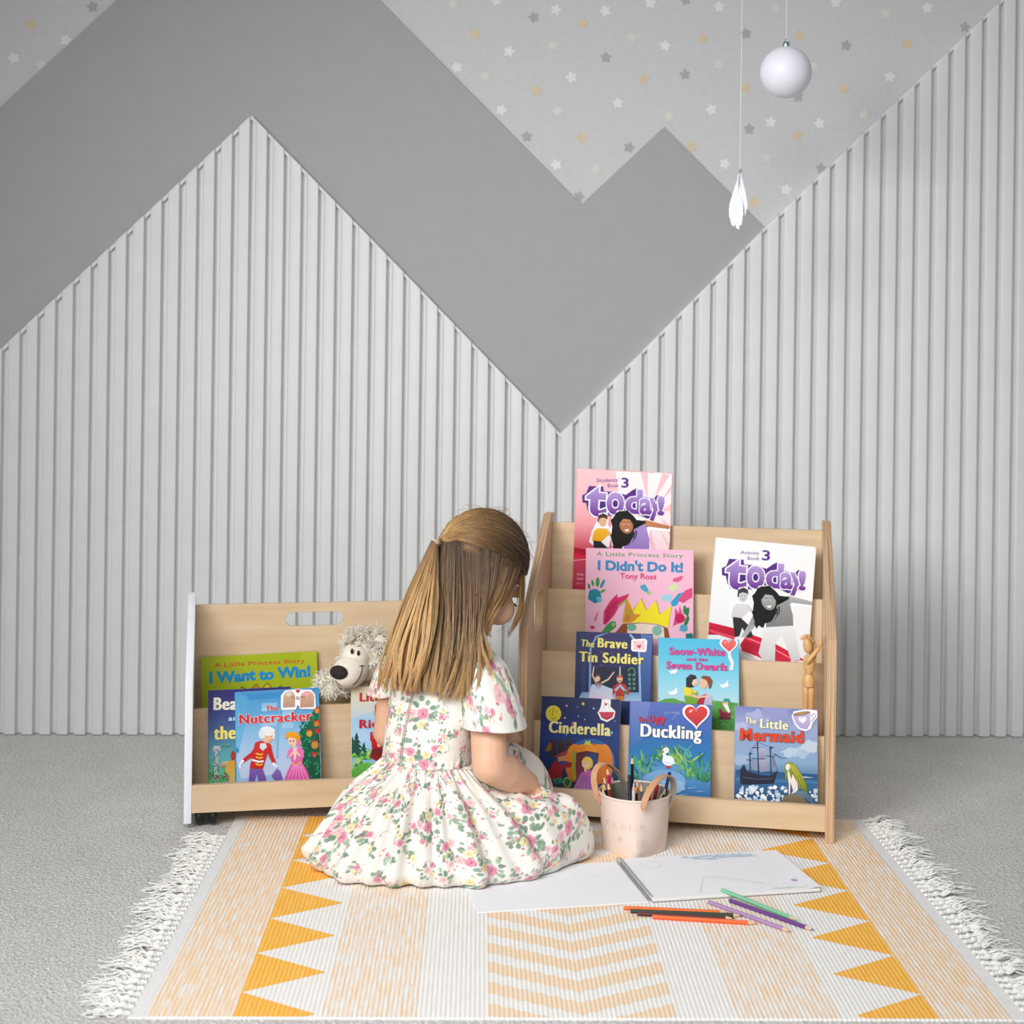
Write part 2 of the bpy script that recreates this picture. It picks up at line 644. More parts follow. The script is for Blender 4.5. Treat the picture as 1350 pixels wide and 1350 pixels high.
rstrip(0.002, C0, 1)
rstrip(C2, C3, 2)
rstrip(.680, .800, 2)
rstrip(.912, .998, 1)
PT = .1435
for k in range(-1, 8):
    yc = .155 + (k - 1) * PT
    for base, tip, sx in ((C0, C1, 1), (.912, .819, -1)):
        y0, y1 = yc - PT / 2, yc + PT / 2
        tri = [(base * RW, max(y0, .003)), (base * RW, min(y1, RD - .003))]
        if y1 < .01 or y0 > RD - .01:
            continue
        if yc > RD - .004:
            t = (RD - .003 - y0) / (yc - y0)
            rpoly([(base * RW, y0), ((base + (tip - base) * t) * RW, RD - .003), (base * RW, RD - .003)], 3, .0003)
        elif yc < .003:
            t = (y1 - .003) / (y1 - yc)
            rpoly([(base * RW, y1), (base * RW, .003), ((base + (tip - base) * t) * RW, .003)], 3, .0003)
        else:
            # slightly rounded, woven edge
            pts = [(base * RW, max(y0, .003))]
            if y0 < .003:
                t = (.003 - y0) / (yc - y0)
                pts.append(((base + (tip - base) * t) * RW, .003))
            pts += [((base + (tip - base) * .97) * RW, yc - PT * .02), (tip * RW, yc), ((base + (tip - base) * .97) * RW, yc + PT * .02)]
            if y1 > RD - .003:
                t = (y1 - RD + .003) / (y1 - yc)
                pts.append(((base + (tip - base) * t) * RW, RD - .003))
            pts.append((base * RW, min(y1, RD - .003)))
            rpoly(pts, 3, .0003)
# chevron bands, apex towards the viewer
CA, CB = .392, .610
for k in range(-1, 14):
    y0 = .012 + k * .0745
    n = 12
    lo, hi = [], []
    for i in range(n * 2 + 1):
        x = CA + (CB - CA) * i / (2 * n)
        v = abs(i - n) / n
        yy = y0 + .072 * v
        zig = .0028 * ((i % 2) * 2 - 1)
        lo.append((x * RW, yy + zig))
        hi.append((x * RW, yy + .040 + zig))
    for i in range(2 * n):
        q = [lo[i], lo[i + 1], hi[i + 1], hi[i]]
        q = [(x, min(max(y, .003), RD - .003)) for x, y in q]
        if abs(q[0][1] - q[3][1]) + abs(q[1][1] - q[2][1]) > .002:
            rpoly(q, 4, .0003)
tag(mb.build('woven_field', [R_WHITE, R_PEACH, R_LIGHT, R_ORANGE, R_CHEV], rug, color=False))
for x0, x1 in ((-.024, 0), (RW, RW + .024)):
    mb = MB()
    mb.box(x0, x1, .0, RD, 0, RT * .8, .001)
    tag(mb.build('end_binding', M_BIND, rug), 'plain white end binding')


def tassel(seed):
    r_ = random.Random(seed)
    mb = MB()
    # twisted cord from the binding, a knot, then loose threads lying on the carpet
    for ph in (0, math.pi):
        pts = [(.016 * t / 6, .0022 * math.cos(ph + t * 1.7), .0035 + .002 * math.sin(ph + t * 1.7)) for t in range(7)]
        mb.tube(pts, .0026, 5)
    mb.ball((.018, 0, .0052), (.0062, .0056, .005), 8, 6)
    mb.ball((.0225, r_.uniform(-.003, .003), .0048), (.005, .0045, .0042), 8, 6)
    bend = r_.uniform(-.9, .9)
    L = r_.uniform(.045, .07)
    for s_ in range(13):
        a0 = r_.uniform(-.5, .5)
        pts, rd = [], []
        x, y = .022, r_.uniform(-.003, .003)
        z = r_.uniform(.003, .007)
        l_ = L * r_.uniform(.75, 1.1)
        for t in range(8):
            pts.append((x, y, max(.0014, z)))
            rd.append(.0015 * (1 - .45 * t / 7))
            a = a0 * (1 - t / 9) + bend * t / 7 + .5 * math.sin(t * 1.3 + s_)
            x += l_ / 7 * math.cos(a)
            y += l_ / 7 * math.sin(a)
            z += r_.uniform(-.0022, .0018) + (.003 if t in (1, 2) else -.0012)
        mb.tube(pts, rd, 4, cap=True)
    return mb


tas = [tassel(100 + i).build('tassel', M_COTTON, rug) for i in range(8)]
usd = [False] * 8
NT = 44
for side in (0, 1):
    for i in range(NT):
        if side == 0 and i > NT - 7:
            continue
        v = (i * 5 + side * 3) % 8
        o = tas[v]
        if usd[v]:
            o = tas[v].copy()
            SC.collection.objects.link(o)
            o.parent = rug
        usd[v] = True
        y = .012 + (RD - .024) * i / (NT - 1)
        if side == 0:
            o.matrix_local = Matrix.Translation((-.022, y, 0)) @ Matrix.Rotation(math.pi + random.uniform(-.3, .3), 4, 'Z') @ Matrix.Diagonal((random.uniform(.75, 1.2), random.uniform(.8, 1.25), 1, 1))
        else:
            o.matrix_local = Matrix.Translation((RW + .022, y, 0)) @ Matrix.Rotation(random.uniform(-.3, .3), 4, 'Z') @ Matrix.Diagonal((random.uniform(.75, 1.2), random.uniform(.8, 1.25), 1, 1))

# ------------------------------------------------------------------ book cases


def panel(name, outline, holes, x, parent, face, edge, th=.018, label=None):
    """upright side panel: outline in (depth, z), standing at x..x+th"""
    vs, fs = board2d(outline, holes, th)
    mb = MB()
    mb.add([(x + th / 2 + z, a, b2) for a, b2, z in vs], fs, 0, None, False)
    for i, f in enumerate(mb.f):
        p = [Vector(mb.v[k]) for k in f]
        n = (p[1] - p[0]).cross(p[2] - p[0])
        if n.length > 0 and abs(n.normalized().x) < .5:
            mb.m[i] = 1
    o = mb.build(name, [face, edge], parent)
    return tag(o, label)


def shelf_board(name, x0, x1, y, z0, z1, th, lean, parent, m=None, hole=None, label=None):
    """upright board across the case; its top leans back by lean (metres)"""
    vs, fs = board2d([(x0, 0), (x1, 0), (x1, z1 - z0), (x0, z1 - z0)], [hole] if hole else [], th, .001)
    mb = MB()
    mb.add([(a, y + th / 2 + z + lean * (b2 / (z1 - z0)), z0 + b2) for a, b2, z in vs], fs, 0, None, False)
    return tag(mb.build(name, m or M_BIRCH, parent), label)


ZR = .0048
# right, tall case ------------------------------------------------
RCO = G(1100, 1112, ZR)
RCX = Vector((1, -.175, 0)).normalized()
RCY = Vector((-RCX.y, RCX.x, 0))
RCO.z = 0
RCM = frame(RCO, RCX, RCY, Vector((0, 0, 1)))


def rc(px, py, d):
    """pixel -> (x, z) in the right case at depth d"""
    p = PL(px, py, RCO + RCY * d, RCY)
    return ((p - RCO).dot(RCX), p.z)


def rcx(px, py, x):
    p = PL(px, py, RCO + RCX * x, RCX)
    return ((p - RCO).dot(RCY), p.z)


RL = rc(683.5, 900, 0)[0]
rcase = empty('book_display_case', RCM, 'tall birch plywood display case with tiers of books, right of the girl', 'bookcase', 'birch book display cases')
kink = rc(684, 826, 0)[1]
top = rc(1103, 690, .31)[1]
TD, TB = .315, .365
side = [(0, ZR), (TB, ZR), (TB, top), (TD, top + .0), (0, kink)]
h0 = rcx(705, 838, RL + .018)
h1 = rcx(716.5, 775, RL + .018)
sl = roundrect(.086, .207, h0[1] + .002, h1[1] - .002, .018)
print('## slot', h0, h1, 'RL', RL, 'kink', kink, 'top', top)
panel('side_panel', side, [sl], RL, rcase, M_BIRCHV, M_EDGE)
panel('side_panel', side, [sl], -.018, rcase, M_BIRCHV, M_EDGE)
RP = [0.0, .095, .19, .27, .335]
tops = [rc(1000, 1057.5, 0)[1], rc(900, 961.5, .1)[1], rc(900, 866.5, .2)[1], rc(900, 783, .28)[1], rc(900, 693, .345)[1]]
bots = [rc(1000, 1091.5, 0)[1], tops[0] - .06, tops[1] - .06, tops[2] - .06, .03]
x0, x1 = RL + .018, -.018
shelf_board('front_ledge', x0, x1, 0, bots[0], tops[0], .014, 0, rcase)
RFLOOR = []
for k in (1, 2, 3):
    zb = bots[0] + .012 if k == 1 else tops[k - 1] - .06
    shelf_board('tier_board', x0, x1, RP[k], zb, tops[k], .010, .008, rcase)
shelf_board('back_panel', x0, x1, RP[4], .02, tops[4], .012, .0, rcase)
for k in range(4):
    zf = bots[0] if k == 0 else tops[k] - .058
    RFLOOR.append(zf + .008)
    mb = MB()
    mb.box(x0, x1, RP[k] + .014, RP[k + 1] - .0005, zf, zf + .008, .001)
    mb.build('pocket_floor', M_BIRCH, rcase)
print('## rtops', [round(t, 3) for t in tops], 'bots', bots)

# left, low case ------------------------------------------------
LCO = G(247, 1086, .014)
LCO.z = 0
LCX = Vector((1, .2, 0)).normalized()
LCY = Vector((-LCX.y, LCX.x, 0))
LCM = frame(LCO, LCX, LCY, Vector((0, 0, 1)))


def lc(px, py, d):
    p = PL(px, py, LCO + LCY * d, LCY)
    return ((p - LCO).dot(LCX), p.z)


lcase = empty('book_display_case', LCM, 'low birch display case on black casters with white side, left behind the girl', 'bookcase', 'birch book display cases')
LW = .56
LP = [.0, .095, .20]
ltop = [lc(330, 1033, 0)[1], lc(360, 932, .1)[1], lc(380, 795.5, .2)[1]]
lbot = [lc(330, 1069, 0)[1], .07, .06]
lkink = lc(248, 905, 0)[1]
ltp = lc(246, 788, .16)[1]
side = [(0, .014), (.235, .014), (.235, ltp), (.165, ltp), (0, lkink)]
TH = .0155
panel('side_panel', side, [], -TH / 2, lcase, M_WHITEBOARD, M_WHITEBOARD, TH, 'white side panel')
panel('side_panel', side, [], LW - TH / 2, lcase, M_WHITEBOARD, M_WHITEBOARD, TH, 'white side panel')
x0, x1 = TH / 2, LW - TH / 2
shelf_board('front_ledge', x0, x1, 0.001, lbot[0], ltop[0], .014, 0, lcase)
shelf_board('tier_board', x0, x1, LP[1], lbot[0] + .012, ltop[1], .010, .008, lcase)
ha, hb = lc(377, 826, .2), lc(453, 806, .2)
zb = .05
shelf_board('back_panel', x0, x1, LP[2], zb, ltop[2], .012, .0, lcase, hole=roundrect(ha[0], hb[0], ha[1] - zb, hb[1] - zb, (hb[1] - ha[1]) / 2 - .0005))
LFLOOR = [lbot[0] + .008, lbot[0] + .040]
for k in range(2):
    mb = MB()
    mb.box(x0, x1, LP[k] + .015, LP[k + 1] - .0005, LFLOOR[k] - .008, LFLOOR[k], .001)
    mb.build('pocket_floor', M_BIRCH, lcase)
for cx_, cy_ in ((.036, .026), (LW - .036, .026), (.036, .2), (LW - .036, .2)):
    mb = MB()
    Mr = Matrix.Rotation(math.pi / 2, 4, 'Y')
    zz = (.0045 if cy_ < .1 else 0)
    r = .0172
    for xx in (-.0135, .0135):
        mb.lathe([(0, -.007), (r * .8, -.007), (r, -.004), (r, .004), (r * .8, .007), (0, .007)], 24, (cx_ + xx, cy_, r + zz), 0, None, Mr)
    mb.ball((cx_, cy_ + .001, r + zz + .003), (.0225, .0160, .0166), 20, 12)
    mb.tube([(cx_, cy_, r + zz + .012), (cx_, cy_, lbot[0] + .002)], .006, 10)
    mb.build('caster', M_BLACK, lcase)
print('## ltops', ltop, lbot, 'kink', lkink, ltp)
# ------------------------------------------------------------------ printed covers
M_PRINT = colmat('printed_glossy_card', .3, .3)
M_PRINTM = colmat('printed_matt_card', .5, .4)
M_PAGES = mat('page_block', S(240, 238, 232), S(222, 219, 212), .8, (5, 5, 900))
M_STICK = colmat('printed_sticker', .35, .4)


def H(h):
    return S(int(h[0:2], 16), int(h[2:4], 16), int(h[4:6], 16))


_txt = {}


def text_geo(s, bold, space=1.0):
    k = (s, bold, space)
    if k not in _txt:
        cu = bpy.data.curves.new('lettering', 'FONT')
        cu.body = s
        cu.size = 1
        cu.offset = bold
        cu.resolution_u = 3
        cu.space_character = space
        ob = bpy.data.objects.new('lettering', cu)
        me = bpy.data.meshes.new_from_object(ob)
        vs = np.array([tuple(v.co)[:2] for v in me.vertices]) if len(me.vertices) else np.zeros((0, 2))
        fs = [tuple(p.vertices) for p in me.polygons]
        bpy.data.objects.remove(ob)
        bpy.data.curves.remove(cu)
        bpy.data.meshes.remove(me)
        _txt[k] = (vs, fs)
    return _txt[k]


CAPH = text_geo('H', 0)[0][:, 1].max()
print('## caph', CAPH)


class Art:
    """paints flat shapes, layer on layer, in the coordinates of a sketch whose top edge runs TL -> TR"""

    def __init__(s, TL, TR, width, height, step=1.6e-5, base=.0002):
        s.TL = np.array(TL, float)
        d = np.array(TR, float) - s.TL
        s.len = np.linalg.norm(d)
        s.ex = d / s.len
        s.ey = np.array((-s.ex[1], s.ex[0]))
        s.k = width / s.len
        s.w, s.h = width, height
        s.z, s.step = base, step
        s.mb = MB()

    def loc(s, p):
        d = np.array(p, float) - s.TL
        return (float(d @ s.ex * s.k), float(-(d @ s.ey) * s.k))

    def _emit(s, pts2, faces, col, clip=True):
        e = .0004
        out = []
        for x, y in pts2:
            if clip:
                x = min(max(x, e), s.w - e)
                y = min(max(y, -s.h + e), -e)
            out.append((x, y, s.z))
        s.mb.add(out, faces, 0, col, False)
        s.z += s.step

    def bg(s, *cols):
        """vertical gradient over the whole cover"""
        n = len(cols)
        vs, cs, fs = [], [], []
        for i, c in enumerate(cols):
            y = -s.h * i / (n - 1) if n > 1 else 0
            vs += [(0, y), (s.w, y)]
            cs += [H(c)] * 2
        if n == 1:
            vs += [(0, -s.h), (s.w, -s.h)]
            cs += [H(cols[0])] * 2
            n = 2
        for i in range(n - 1):
            fs.append((2 * i, 2 * i + 2, 2 * i + 3, 2 * i + 1))
        s._emit(vs, fs, cs)

    def poly(s, pts, c, c2=None):
        p2 = [s.loc(p) for p in pts]
        n = len(p2)
        if c2:
            ys = [p[1] for p in p2]
            a, b2 = max(ys), min(ys)
            A, B = np.array(H(c)), np.array(H(c2))
            cols = [tuple(A + (B - A) * ((a - y) / max(a - b2, 1e-9))) for y in ys]
        else:
            cols = H(c)
        s._emit(p2, [tuple(range(n))], cols)

    def ell(s, x, y, rx, ry, c, rot=0, c2=None, n=18):
        r = math.radians(rot)
        pts = []
        for i in range(n):
            a = 2 * math.pi * i / n
            u, v = rx * math.cos(a), ry * math.sin(a)
            pts.append((x + u * math.cos(r) - v * math.sin(r), y + u * math.sin(r) + v * math.cos(r)))
        s.poly(pts, c, c2)

    def line(s, pts, w, c, w1=None):
        """tapering stroke"""
        pts = [np.array(p, float) for p in pts]
        n = len(pts)
        w1 = w if w1 is None else w1
        L, R = [], []
        for i in range(n):
            t = pts[min(i + 1, n - 1)] - pts[max(i - 1, 0)]
            t = t / (np.linalg.norm(t) + 1e-9)
            nn = np.array((-t[1], t[0]))
            ww = (w + (w1 - w) * i / max(n - 1, 1)) / 2
            L.append(pts[i] + nn * ww)
            R.append(pts[i] - nn * ww)
        p2 = [s.loc(p) for p in L] + [s.loc(p) for p in R]
        s._emit(p2, [(i, i + 1, n + i + 1, n + i) for i in range(n - 1)], H(c))

    def blob(s, x, y, r, c, seed=0, n=14, sx=1, sy=1, rot=0, amp=.3):
        r_ = random.Random(seed)
        rr = math.radians(rot)
        pts = []
        for i in range(n):
            a = 2 * math.pi * i / n
            q = r * (1 + r_.uniform(-amp, amp))
            u, v = q * math.cos(a) * sx, q * math.sin(a) * sy
            pts.append((x + u * math.cos(rr) - v * math.sin(rr), y + u * math.sin(rr) + v * math.cos(rr)))
        s.poly(pts, c)

    def star(s, x, y, r, c, n=5, inner=.45, rot=0):
        s.poly([(x + (r if i % 2 == 0 else r * inner) * math.sin(math.pi * i / n + rot), y - (r if i % 2 == 0 else r * inner) * math.cos(math.pi * i / n + rot)) for i in range(2 * n)], c)

    def txt(s, st, x0, y0, x1, y1, cap, c, bold=.012, fat=0, out=None, ow=.035, space=1.0, c2=None, jig=0, fitz=False):
        """lettering on the baseline (x0,y0)-(x1,y1) with capital height cap; fat widens the upright strokes only"""
        d = np.array((x1 - x0, y1 - y0), float)
        L = np.linalg.norm(d)
        ex = d / L
        ey = np.array((ex[1], -ex[0]))
        if fat:
            space, fat, bold, ow = 1.13, fat * .72, bold * .4, ow * .6

        def lay(col, bo, dz=True, col2=None):
            vs, fs = text_geo(st, bo, space)
            v0, _ = text_geo(st, bold, space)
            a, b2 = v0[:, 0].min(), v0[:, 0].max()
            sx = (L - 2 * fat) / (b2 - a)
            sy = cap / (max(v0[:, 1].max(), .01) if fitz else CAPH)
            for k in ((0,) if not fat else (-fat, -fat / 3, fat / 3, fat)):
                p2 = []
                cs = []
                for q in vs:
                    yy = q[1] * sy
                    p = np.array((x0, y0)) + ex * ((q[0] - a) * sx + fat + k) + ey * yy
                    if jig:
                        p = p + ey * jig * math.sin(q[0] * 3.1)
                    p2.append(s.loc(p))
                    if col2:
                        t = min(max(yy / cap, 0), 1)
                        cs.append(tuple(np.array(H(col2)) * (1 - t) + np.array(H(col)) * t))
                s._emit(p2, fs, cs if col2 else H(col))
        if out:
            lay(out, bold + ow)
        lay(c, bold, True, c2)

    def fig_skin(s):
        return 'f0c4a0'

    def build(s, name, parent, m=None):
        return s.mb.build(name, m or M_PRINT, parent, None, True)


def sticker(art_parent, name, TL, TR, W_, h, z0, fn):
    a = Art(TL, TR, W_, h, 1.2e-5, z0)
    fn(a)
    return a.build(name, art_parent, M_STICK)


def book(name, label, case, casef, fx, TLp, TRp, kfl, plane, tl, tr, art, thick=.006, spine='888888', back='dddddd', cat='book', group='picture books on the display cases', rnd=0, mprint=None, stick=None, foff=0.0):
    """TLp, TRp: corners in the picture; plane: (y at floor, y at ztop, ztop) of the leaning cover in its case"""
    O, X, Y = casef
    zf = kfl + .0008 + thick * .34
    y0, y1, zt = plane
    p0 = O + Y * y0 + Vector((0, 0, zf))
    upv = (Y * (y1 - y0) + Vector((0, 0, zt - zf))).normalized()
    nrm = X.cross(upv).normalized()
    if nrm.dot(CAM - p0) < 0:
        nrm = -nrm
    a, b2 = PL(*TLp, p0, nrm), PL(*TRp, p0, nrm)
    ex = (b2 - a).normalized()
    ey = nrm.cross(ex).normalized()
    w = (b2 - a).length
    # drop until the lower corner stands on the pocket's floor
    h = min((a.z - zf) / ey.z, (b2.z - zf) / ey.z)
    M = frame(a, ex, ey, nrm)
    root = empty(name, M, label, cat, group)
    A = Art(tl, tr, w, h, base=.0001)
    art(A)
    fc = A.build('front_cover', root, mprint)
    # the cover's own card, rounded where the fore-edge corners are
    pts = [(0, 0), (0, -h)]
    if rnd:
        for cx_, cy_, a0 in ((w - rnd, -h + rnd, -90), (w - rnd, -rnd, 0)):
            pts += [(cx_ + rnd * math.cos(math.radians(a0 + 90 * i / 5)), cy_ + rnd * math.sin(math.radians(a0 + 90 * i / 5))) for i in range(6)]
    else:
        pts += [(w, -h), (w, 0)]
    if rnd:
        # trim the print to the rounded corners
        for i, v in enumerate(fc.data.vertices):
            x, y, z = v.co
            for cy_, sg in ((-rnd, 1), (-h + rnd, -1)):
                if x > w - rnd and (y - cy_) * sg > 0:
                    d = math.hypot(x - (w - rnd), y - cy_)
                    if d > rnd:
                        v.co.x, v.co.y = (w - rnd) + (x - w + rnd) * rnd / d, cy_ + (y - cy_) * rnd / d
    sc, bc = H(spine), H(back)
    mb = MB()
    mb.prism(pts, -.0007, 0, 0, sc)
    mb.build('cover_card', M_PRINTM, root, 30, True)
    mb = MB()
    mb.box(.0008, w - .0012, -h + .0012, -.0012, -thick + .0007, -.0008, 0)
    mb.build('page_block', M_PAGES, root)
    mb = MB()
    mb.prism(pts, -thick, -thick + .0006, 0, bc)
    mb.box(-.0004, .0006, -h, 0, -thick, -.0002, 0, 0, sc)
    mb.build('back_cover', M_PRINTM, root, 30, True)
    if stick:
        for nm, fn in stick:
            st = Art(tl, tr, w, h, 1.2e-5, A.z + .00004)
            fn(st)
            st.build(nm, root, M_STICK)
    return root


RF, LF = (RCO, RCX, RCY), (LCO, LCX, LCY)


def rplane(k, off=0.0, lean=.052):
    """plane of a cover leaning in pocket k of the tall case"""
    return (RP[k] + lean - off, RP[k + 1] - .0075 - off + (.0 if k < 3 else .0), tops[k + 1])


def lplane(k, off=0.0, lean=.055):
    return (LP[k] + lean - off, LP[k + 1] - (.0075 if k == 0 else .012) - off, ltop[k + 1] if k == 0 else .30)


def zf_(ox, oy, sc):
    return lambda x, y: (ox + x / sc, oy + y / sc)


# --- the two textbooks -----------------------------------------------------------


def today_word(a, x, y, sc, rot):
    """the big extruded word; x,y its left baseline"""
    c, s_ = math.cos(rot), math.sin(rot)
    T = lambda u, v: (x + (u * c - v * s_) * sc, y + (u * s_ + v * c) * sc)
    # dark extruded block behind each letter
    back = [(-28, -177), (15, -200), (40, -274), (185, -274), (193, -227), (315, -225), (415, -197), (475, -244), (520, -269), (593, -249), (593, -190), (655, -175), (705, -182), (730, -207), (811, -192), (763, 0), (720, -4), (695, 20), (635, 32), (575, 8), (465, -10), (375, -2), (275, 18), (195, 20), (115, 35), (60, 18), (31, -32), (15, -100), (-22, -104)]
    a.poly([T(*p) for p in back], '5c2a86', '4b2378')
    a.poly([T(*p) for p in [(20, -150), (60, -10), (120, 10), (240, 10), (480, -15), (640, 20), (760, -10), (790, -110), (560, -90), (180, -120)]], '45257c')
    p0, p1 = T(12, 0), T(300, 0)
    for st, u0, u1, v0, v1, cap in (('t', 12, 222, 10, 16, 285), ('o', 222, 402, -10, -10, 210), ('d', 412, 588, -20, -20, 236), ('a', 555, 680, -20, -20, 152), ('y', 650, 788, -28, -28, 150), ('!', 735, 808, -15, -15, 185)):
        q0, q1 = T(u0, v0), T(u1, v1)
        a.txt(st, *q0, *q1, cap * sc, 'b79bd6', .035, 0, 'f3eef8', .03, 1, '6d2c91', fitz=True)


def curly_girl(a, x, y, k, skin, skin2, shirt, hair='15110f', lower=True, pants=None):
    """figure leaning forward, arm stretched to the right; x,y: chin"""
    T = lambda u, v: (x + u * k, y + v * k)
    white = [(-165, -30), (-150, -150), (-90, -225), (20, -230), (90, -160), (240, -130), (300, -105), (470, -60), (460, -10), (250, -25), (230, 60), (260, 180), (-150, 180)]
    a.poly([T(*p) for p in white], 'fbfafa')
    a.poly([T(*p) for p in [(80, -90), (200, -130), (440, -70), (470, -52), (440, -35), (230, -60), (160, -10)]], skin, skin2)       # far arm
    a.poly([T(*p) for p in [(-60, 20), (60, -60), (140, -105), (190, -100), (215, -30), (235, 60), (240, 170), (-30, 190), (-30, 90)]], shirt[0], shirt[1])
    if pants:
        a.poly([T(*p) for p in [(-40, 185), (240, 165), (260, 300), (300, 500), (210, 510), (170, 380), (120, 250), (60, 330), (50, 520), (-60, 520), (-110, 440), (-80, 330)]], pants[0], pants[1])
        a.poly([T(*p) for p in [(-150, 60), (-90, 110), (-160, 200), (-240, 290), (-280, 280), (-215, 180)]], skin2, skin)
    hr = []
    r_ = random.Random(4)
    for u, v in [(-150, 90), (-165, 20), (-150, -60), (-155, -120), (-120, -190), (-60, -225), (20, -222), (70, -170), (110, -125), (190, -120), (210, -100), (120, -80), (85, -30), (75, 40), (50, 90), (20, 130), (-30, 150), (-60, 190), (-95, 170), (-130, 190), (-145, 140)]:
        for _ in range(2):
            hr.append(T(u + r_.uniform(-9, 9), v + r_.uniform(-9, 9)))
    a.poly(hr, hair)
    a.ell(*T(0, -75), 70 * k, 92 * k, skin, -14, skin2)                                   # face
    a.poly([T(*p) for p in [(-75, -80), (-70, -160), (0, -180), (60, -140), (68, -80), (40, -130), (-30, -140)]], hair)
    for e in (-22, 32):
        a.ell(*T(e, -82), 13 * k, 6 * k, 'f6f2ee', -10)
        a.ell(*T(e + 3, -82), 6 * k, 6 * k, '2a1a12')
        a.line([T(e - 15, -100), T(e, -106), T(e + 14, -100)], 5 * k, '2b1c14')
    a.line([T(8, -75), T(20, -45), T(6, -42)], 4 * k, skin2)
    a.poly([T(*p) for p in [(-22, -25), (28, -34), (22, -12), (0, -6)]], 'f7f2ee')
    for u0, v0, u1, v1 in ((85, 0, 60, 110), (100, -20, 88, 70), (-95, 110, -80, 190)):
        a.line([T(u0, v0), T((u0 + u1) / 2 + 12, (v0 + v1) / 2), T(u1, v1)], 16 * k, hair, 4 * k)


def small_boy(a, x, y, k, shirt, skin, hair, pants, mid='cfcbc8'):
    T = lambda u, v: (x + u * k, y + v * k)
    a.poly([T(*p) for p in [(-55, 0), (-40, -70), (30, -85), (70, -20), (60, 50), (100, 110), (95, 175), (70, 300), (-40, 300), (-120, 270), (-150, 240), (-120, 130)]], 'f7f2f2')
    a.poly([T(*p) for p in [(-100, 130), (-60, 90), (50, 95), (95, 165), (60, 170), (-20, 245), (-120, 225)]], shirt[0], shirt[1])
    a.line([T(50, 105), T(85, 150), T(105, 180)], 18 * k, skin)
    a.poly([T(*p) for p in [(-105, 225), (-20, 235), (60, 310), (100, 420), (40, 440), (-10, 330), (-40, 420), (-90, 430)]], pants)
    a.ell(*T(5, 15), 45 * k, 60 * k, skin, 8)
    a.poly([T(*p) for p in [(-55, 15), (-45, -50), (10, -75), (55, -50), (60, 0), (40, -15), (0, -25), (-35, -10), (-40, 30)]], hair)
    for e in (-12, 20):
        a.ell(*T(e, 12), 5 * k, 4 * k, '33241c')
    a.line([T(-8, 40), T(8, 46), T(22, 38)], 4 * k, 'a35a4a')


def art_student(a):
    a.bg('f6c6c8', 'f3bcc0', 'ef9fa6', 'cf3a52', 'c23a50', 'c8506a')
    r_ = random.Random(5)
    for i in range(9):                                            # pale sun rays at the right
        t = math.radians(-80 + i * 24)
        cx_, cy_ = 900, 520
        a.poly([(cx_ + 60 * math.cos(t - .07), cy_ + 60 * math.sin(t - .07)), (cx_ + 520 * math.cos(t - .12), cy_ + 520 * math.sin(t - .12)), (cx_ + 520 * math.cos(t + .12), cy_ + 520 * math.sin(t + .12)), (cx_ + 60 * math.cos(t + .07), cy_ + 60 * math.sin(t + .07))], 'fbeceb')
    a.poly([(540, 160), (1110, 170), (1050, 960), (760, 960), (640, 640), (560, 330)], 'faf0f0', 'f6dcdc')
    for i in range(7):
        t = math.radians(-95 + i * 30)
        cx_, cy_ = 860, 560
        a.poly([(cx_ + 120 * math.cos(t), cy_ + 120 * math.sin(t)), (cx_ + 420 * math.cos(t - .09), cy_ + 420 * math.sin(t - .09)), (cx_ + 420 * math.cos(t + .09), cy_ + 420 * math.sin(t + .09))], 'f3c3c6')
    a.line([(150, 140), (105, 700), (60, 1280)], 26, 'f0a9ae')
    a.poly([(80, 910), (240, 935), (600, 1020), (600, 1120), (80, 960)], 'a00f2c', 'd01336')
    a.poly([(76, 960), (600, 1100), (600, 1160), (70, 1010)], 'd8173c')
    a.poly([(70, 1000), (600, 1110), (600, 1500), (40, 1400)], 'c4405a', 'b93350')
    a.line([(70, 1040), (240, 1030), (500, 1130)], 6, 'efb9c2')
    a.txt("Students'", 350, 268, 572, 262, 36, '7d4a97', .012)
    a.txt('Book', 460, 318, 572, 316, 34, '7d4a97', .012)
    a.txt('3', 594, 318, 668, 320, 92, '58298a', .022)
    a.txt('Erika', 150, 1188, 212, 1190, 20, 'eec6ce', .008)
    a.txt('Sandy', 146, 1228, 212, 1230, 20, 'eec6ce', .008)
    a.txt('James', 140, 1272, 205, 1274, 15, 'e5aab6', .004)
    today_word(a, 225, 572, .98, .035)
    small_boy(a, 405, 640, .9, ('f3b52a', 'eaa41c'), 'e6b592', '4a3226', '1c2326')
    curly_girl(a, 640, 760, .95, 'c98a5e', 'a9683f', ('a98fcb', '9a7cc2'))


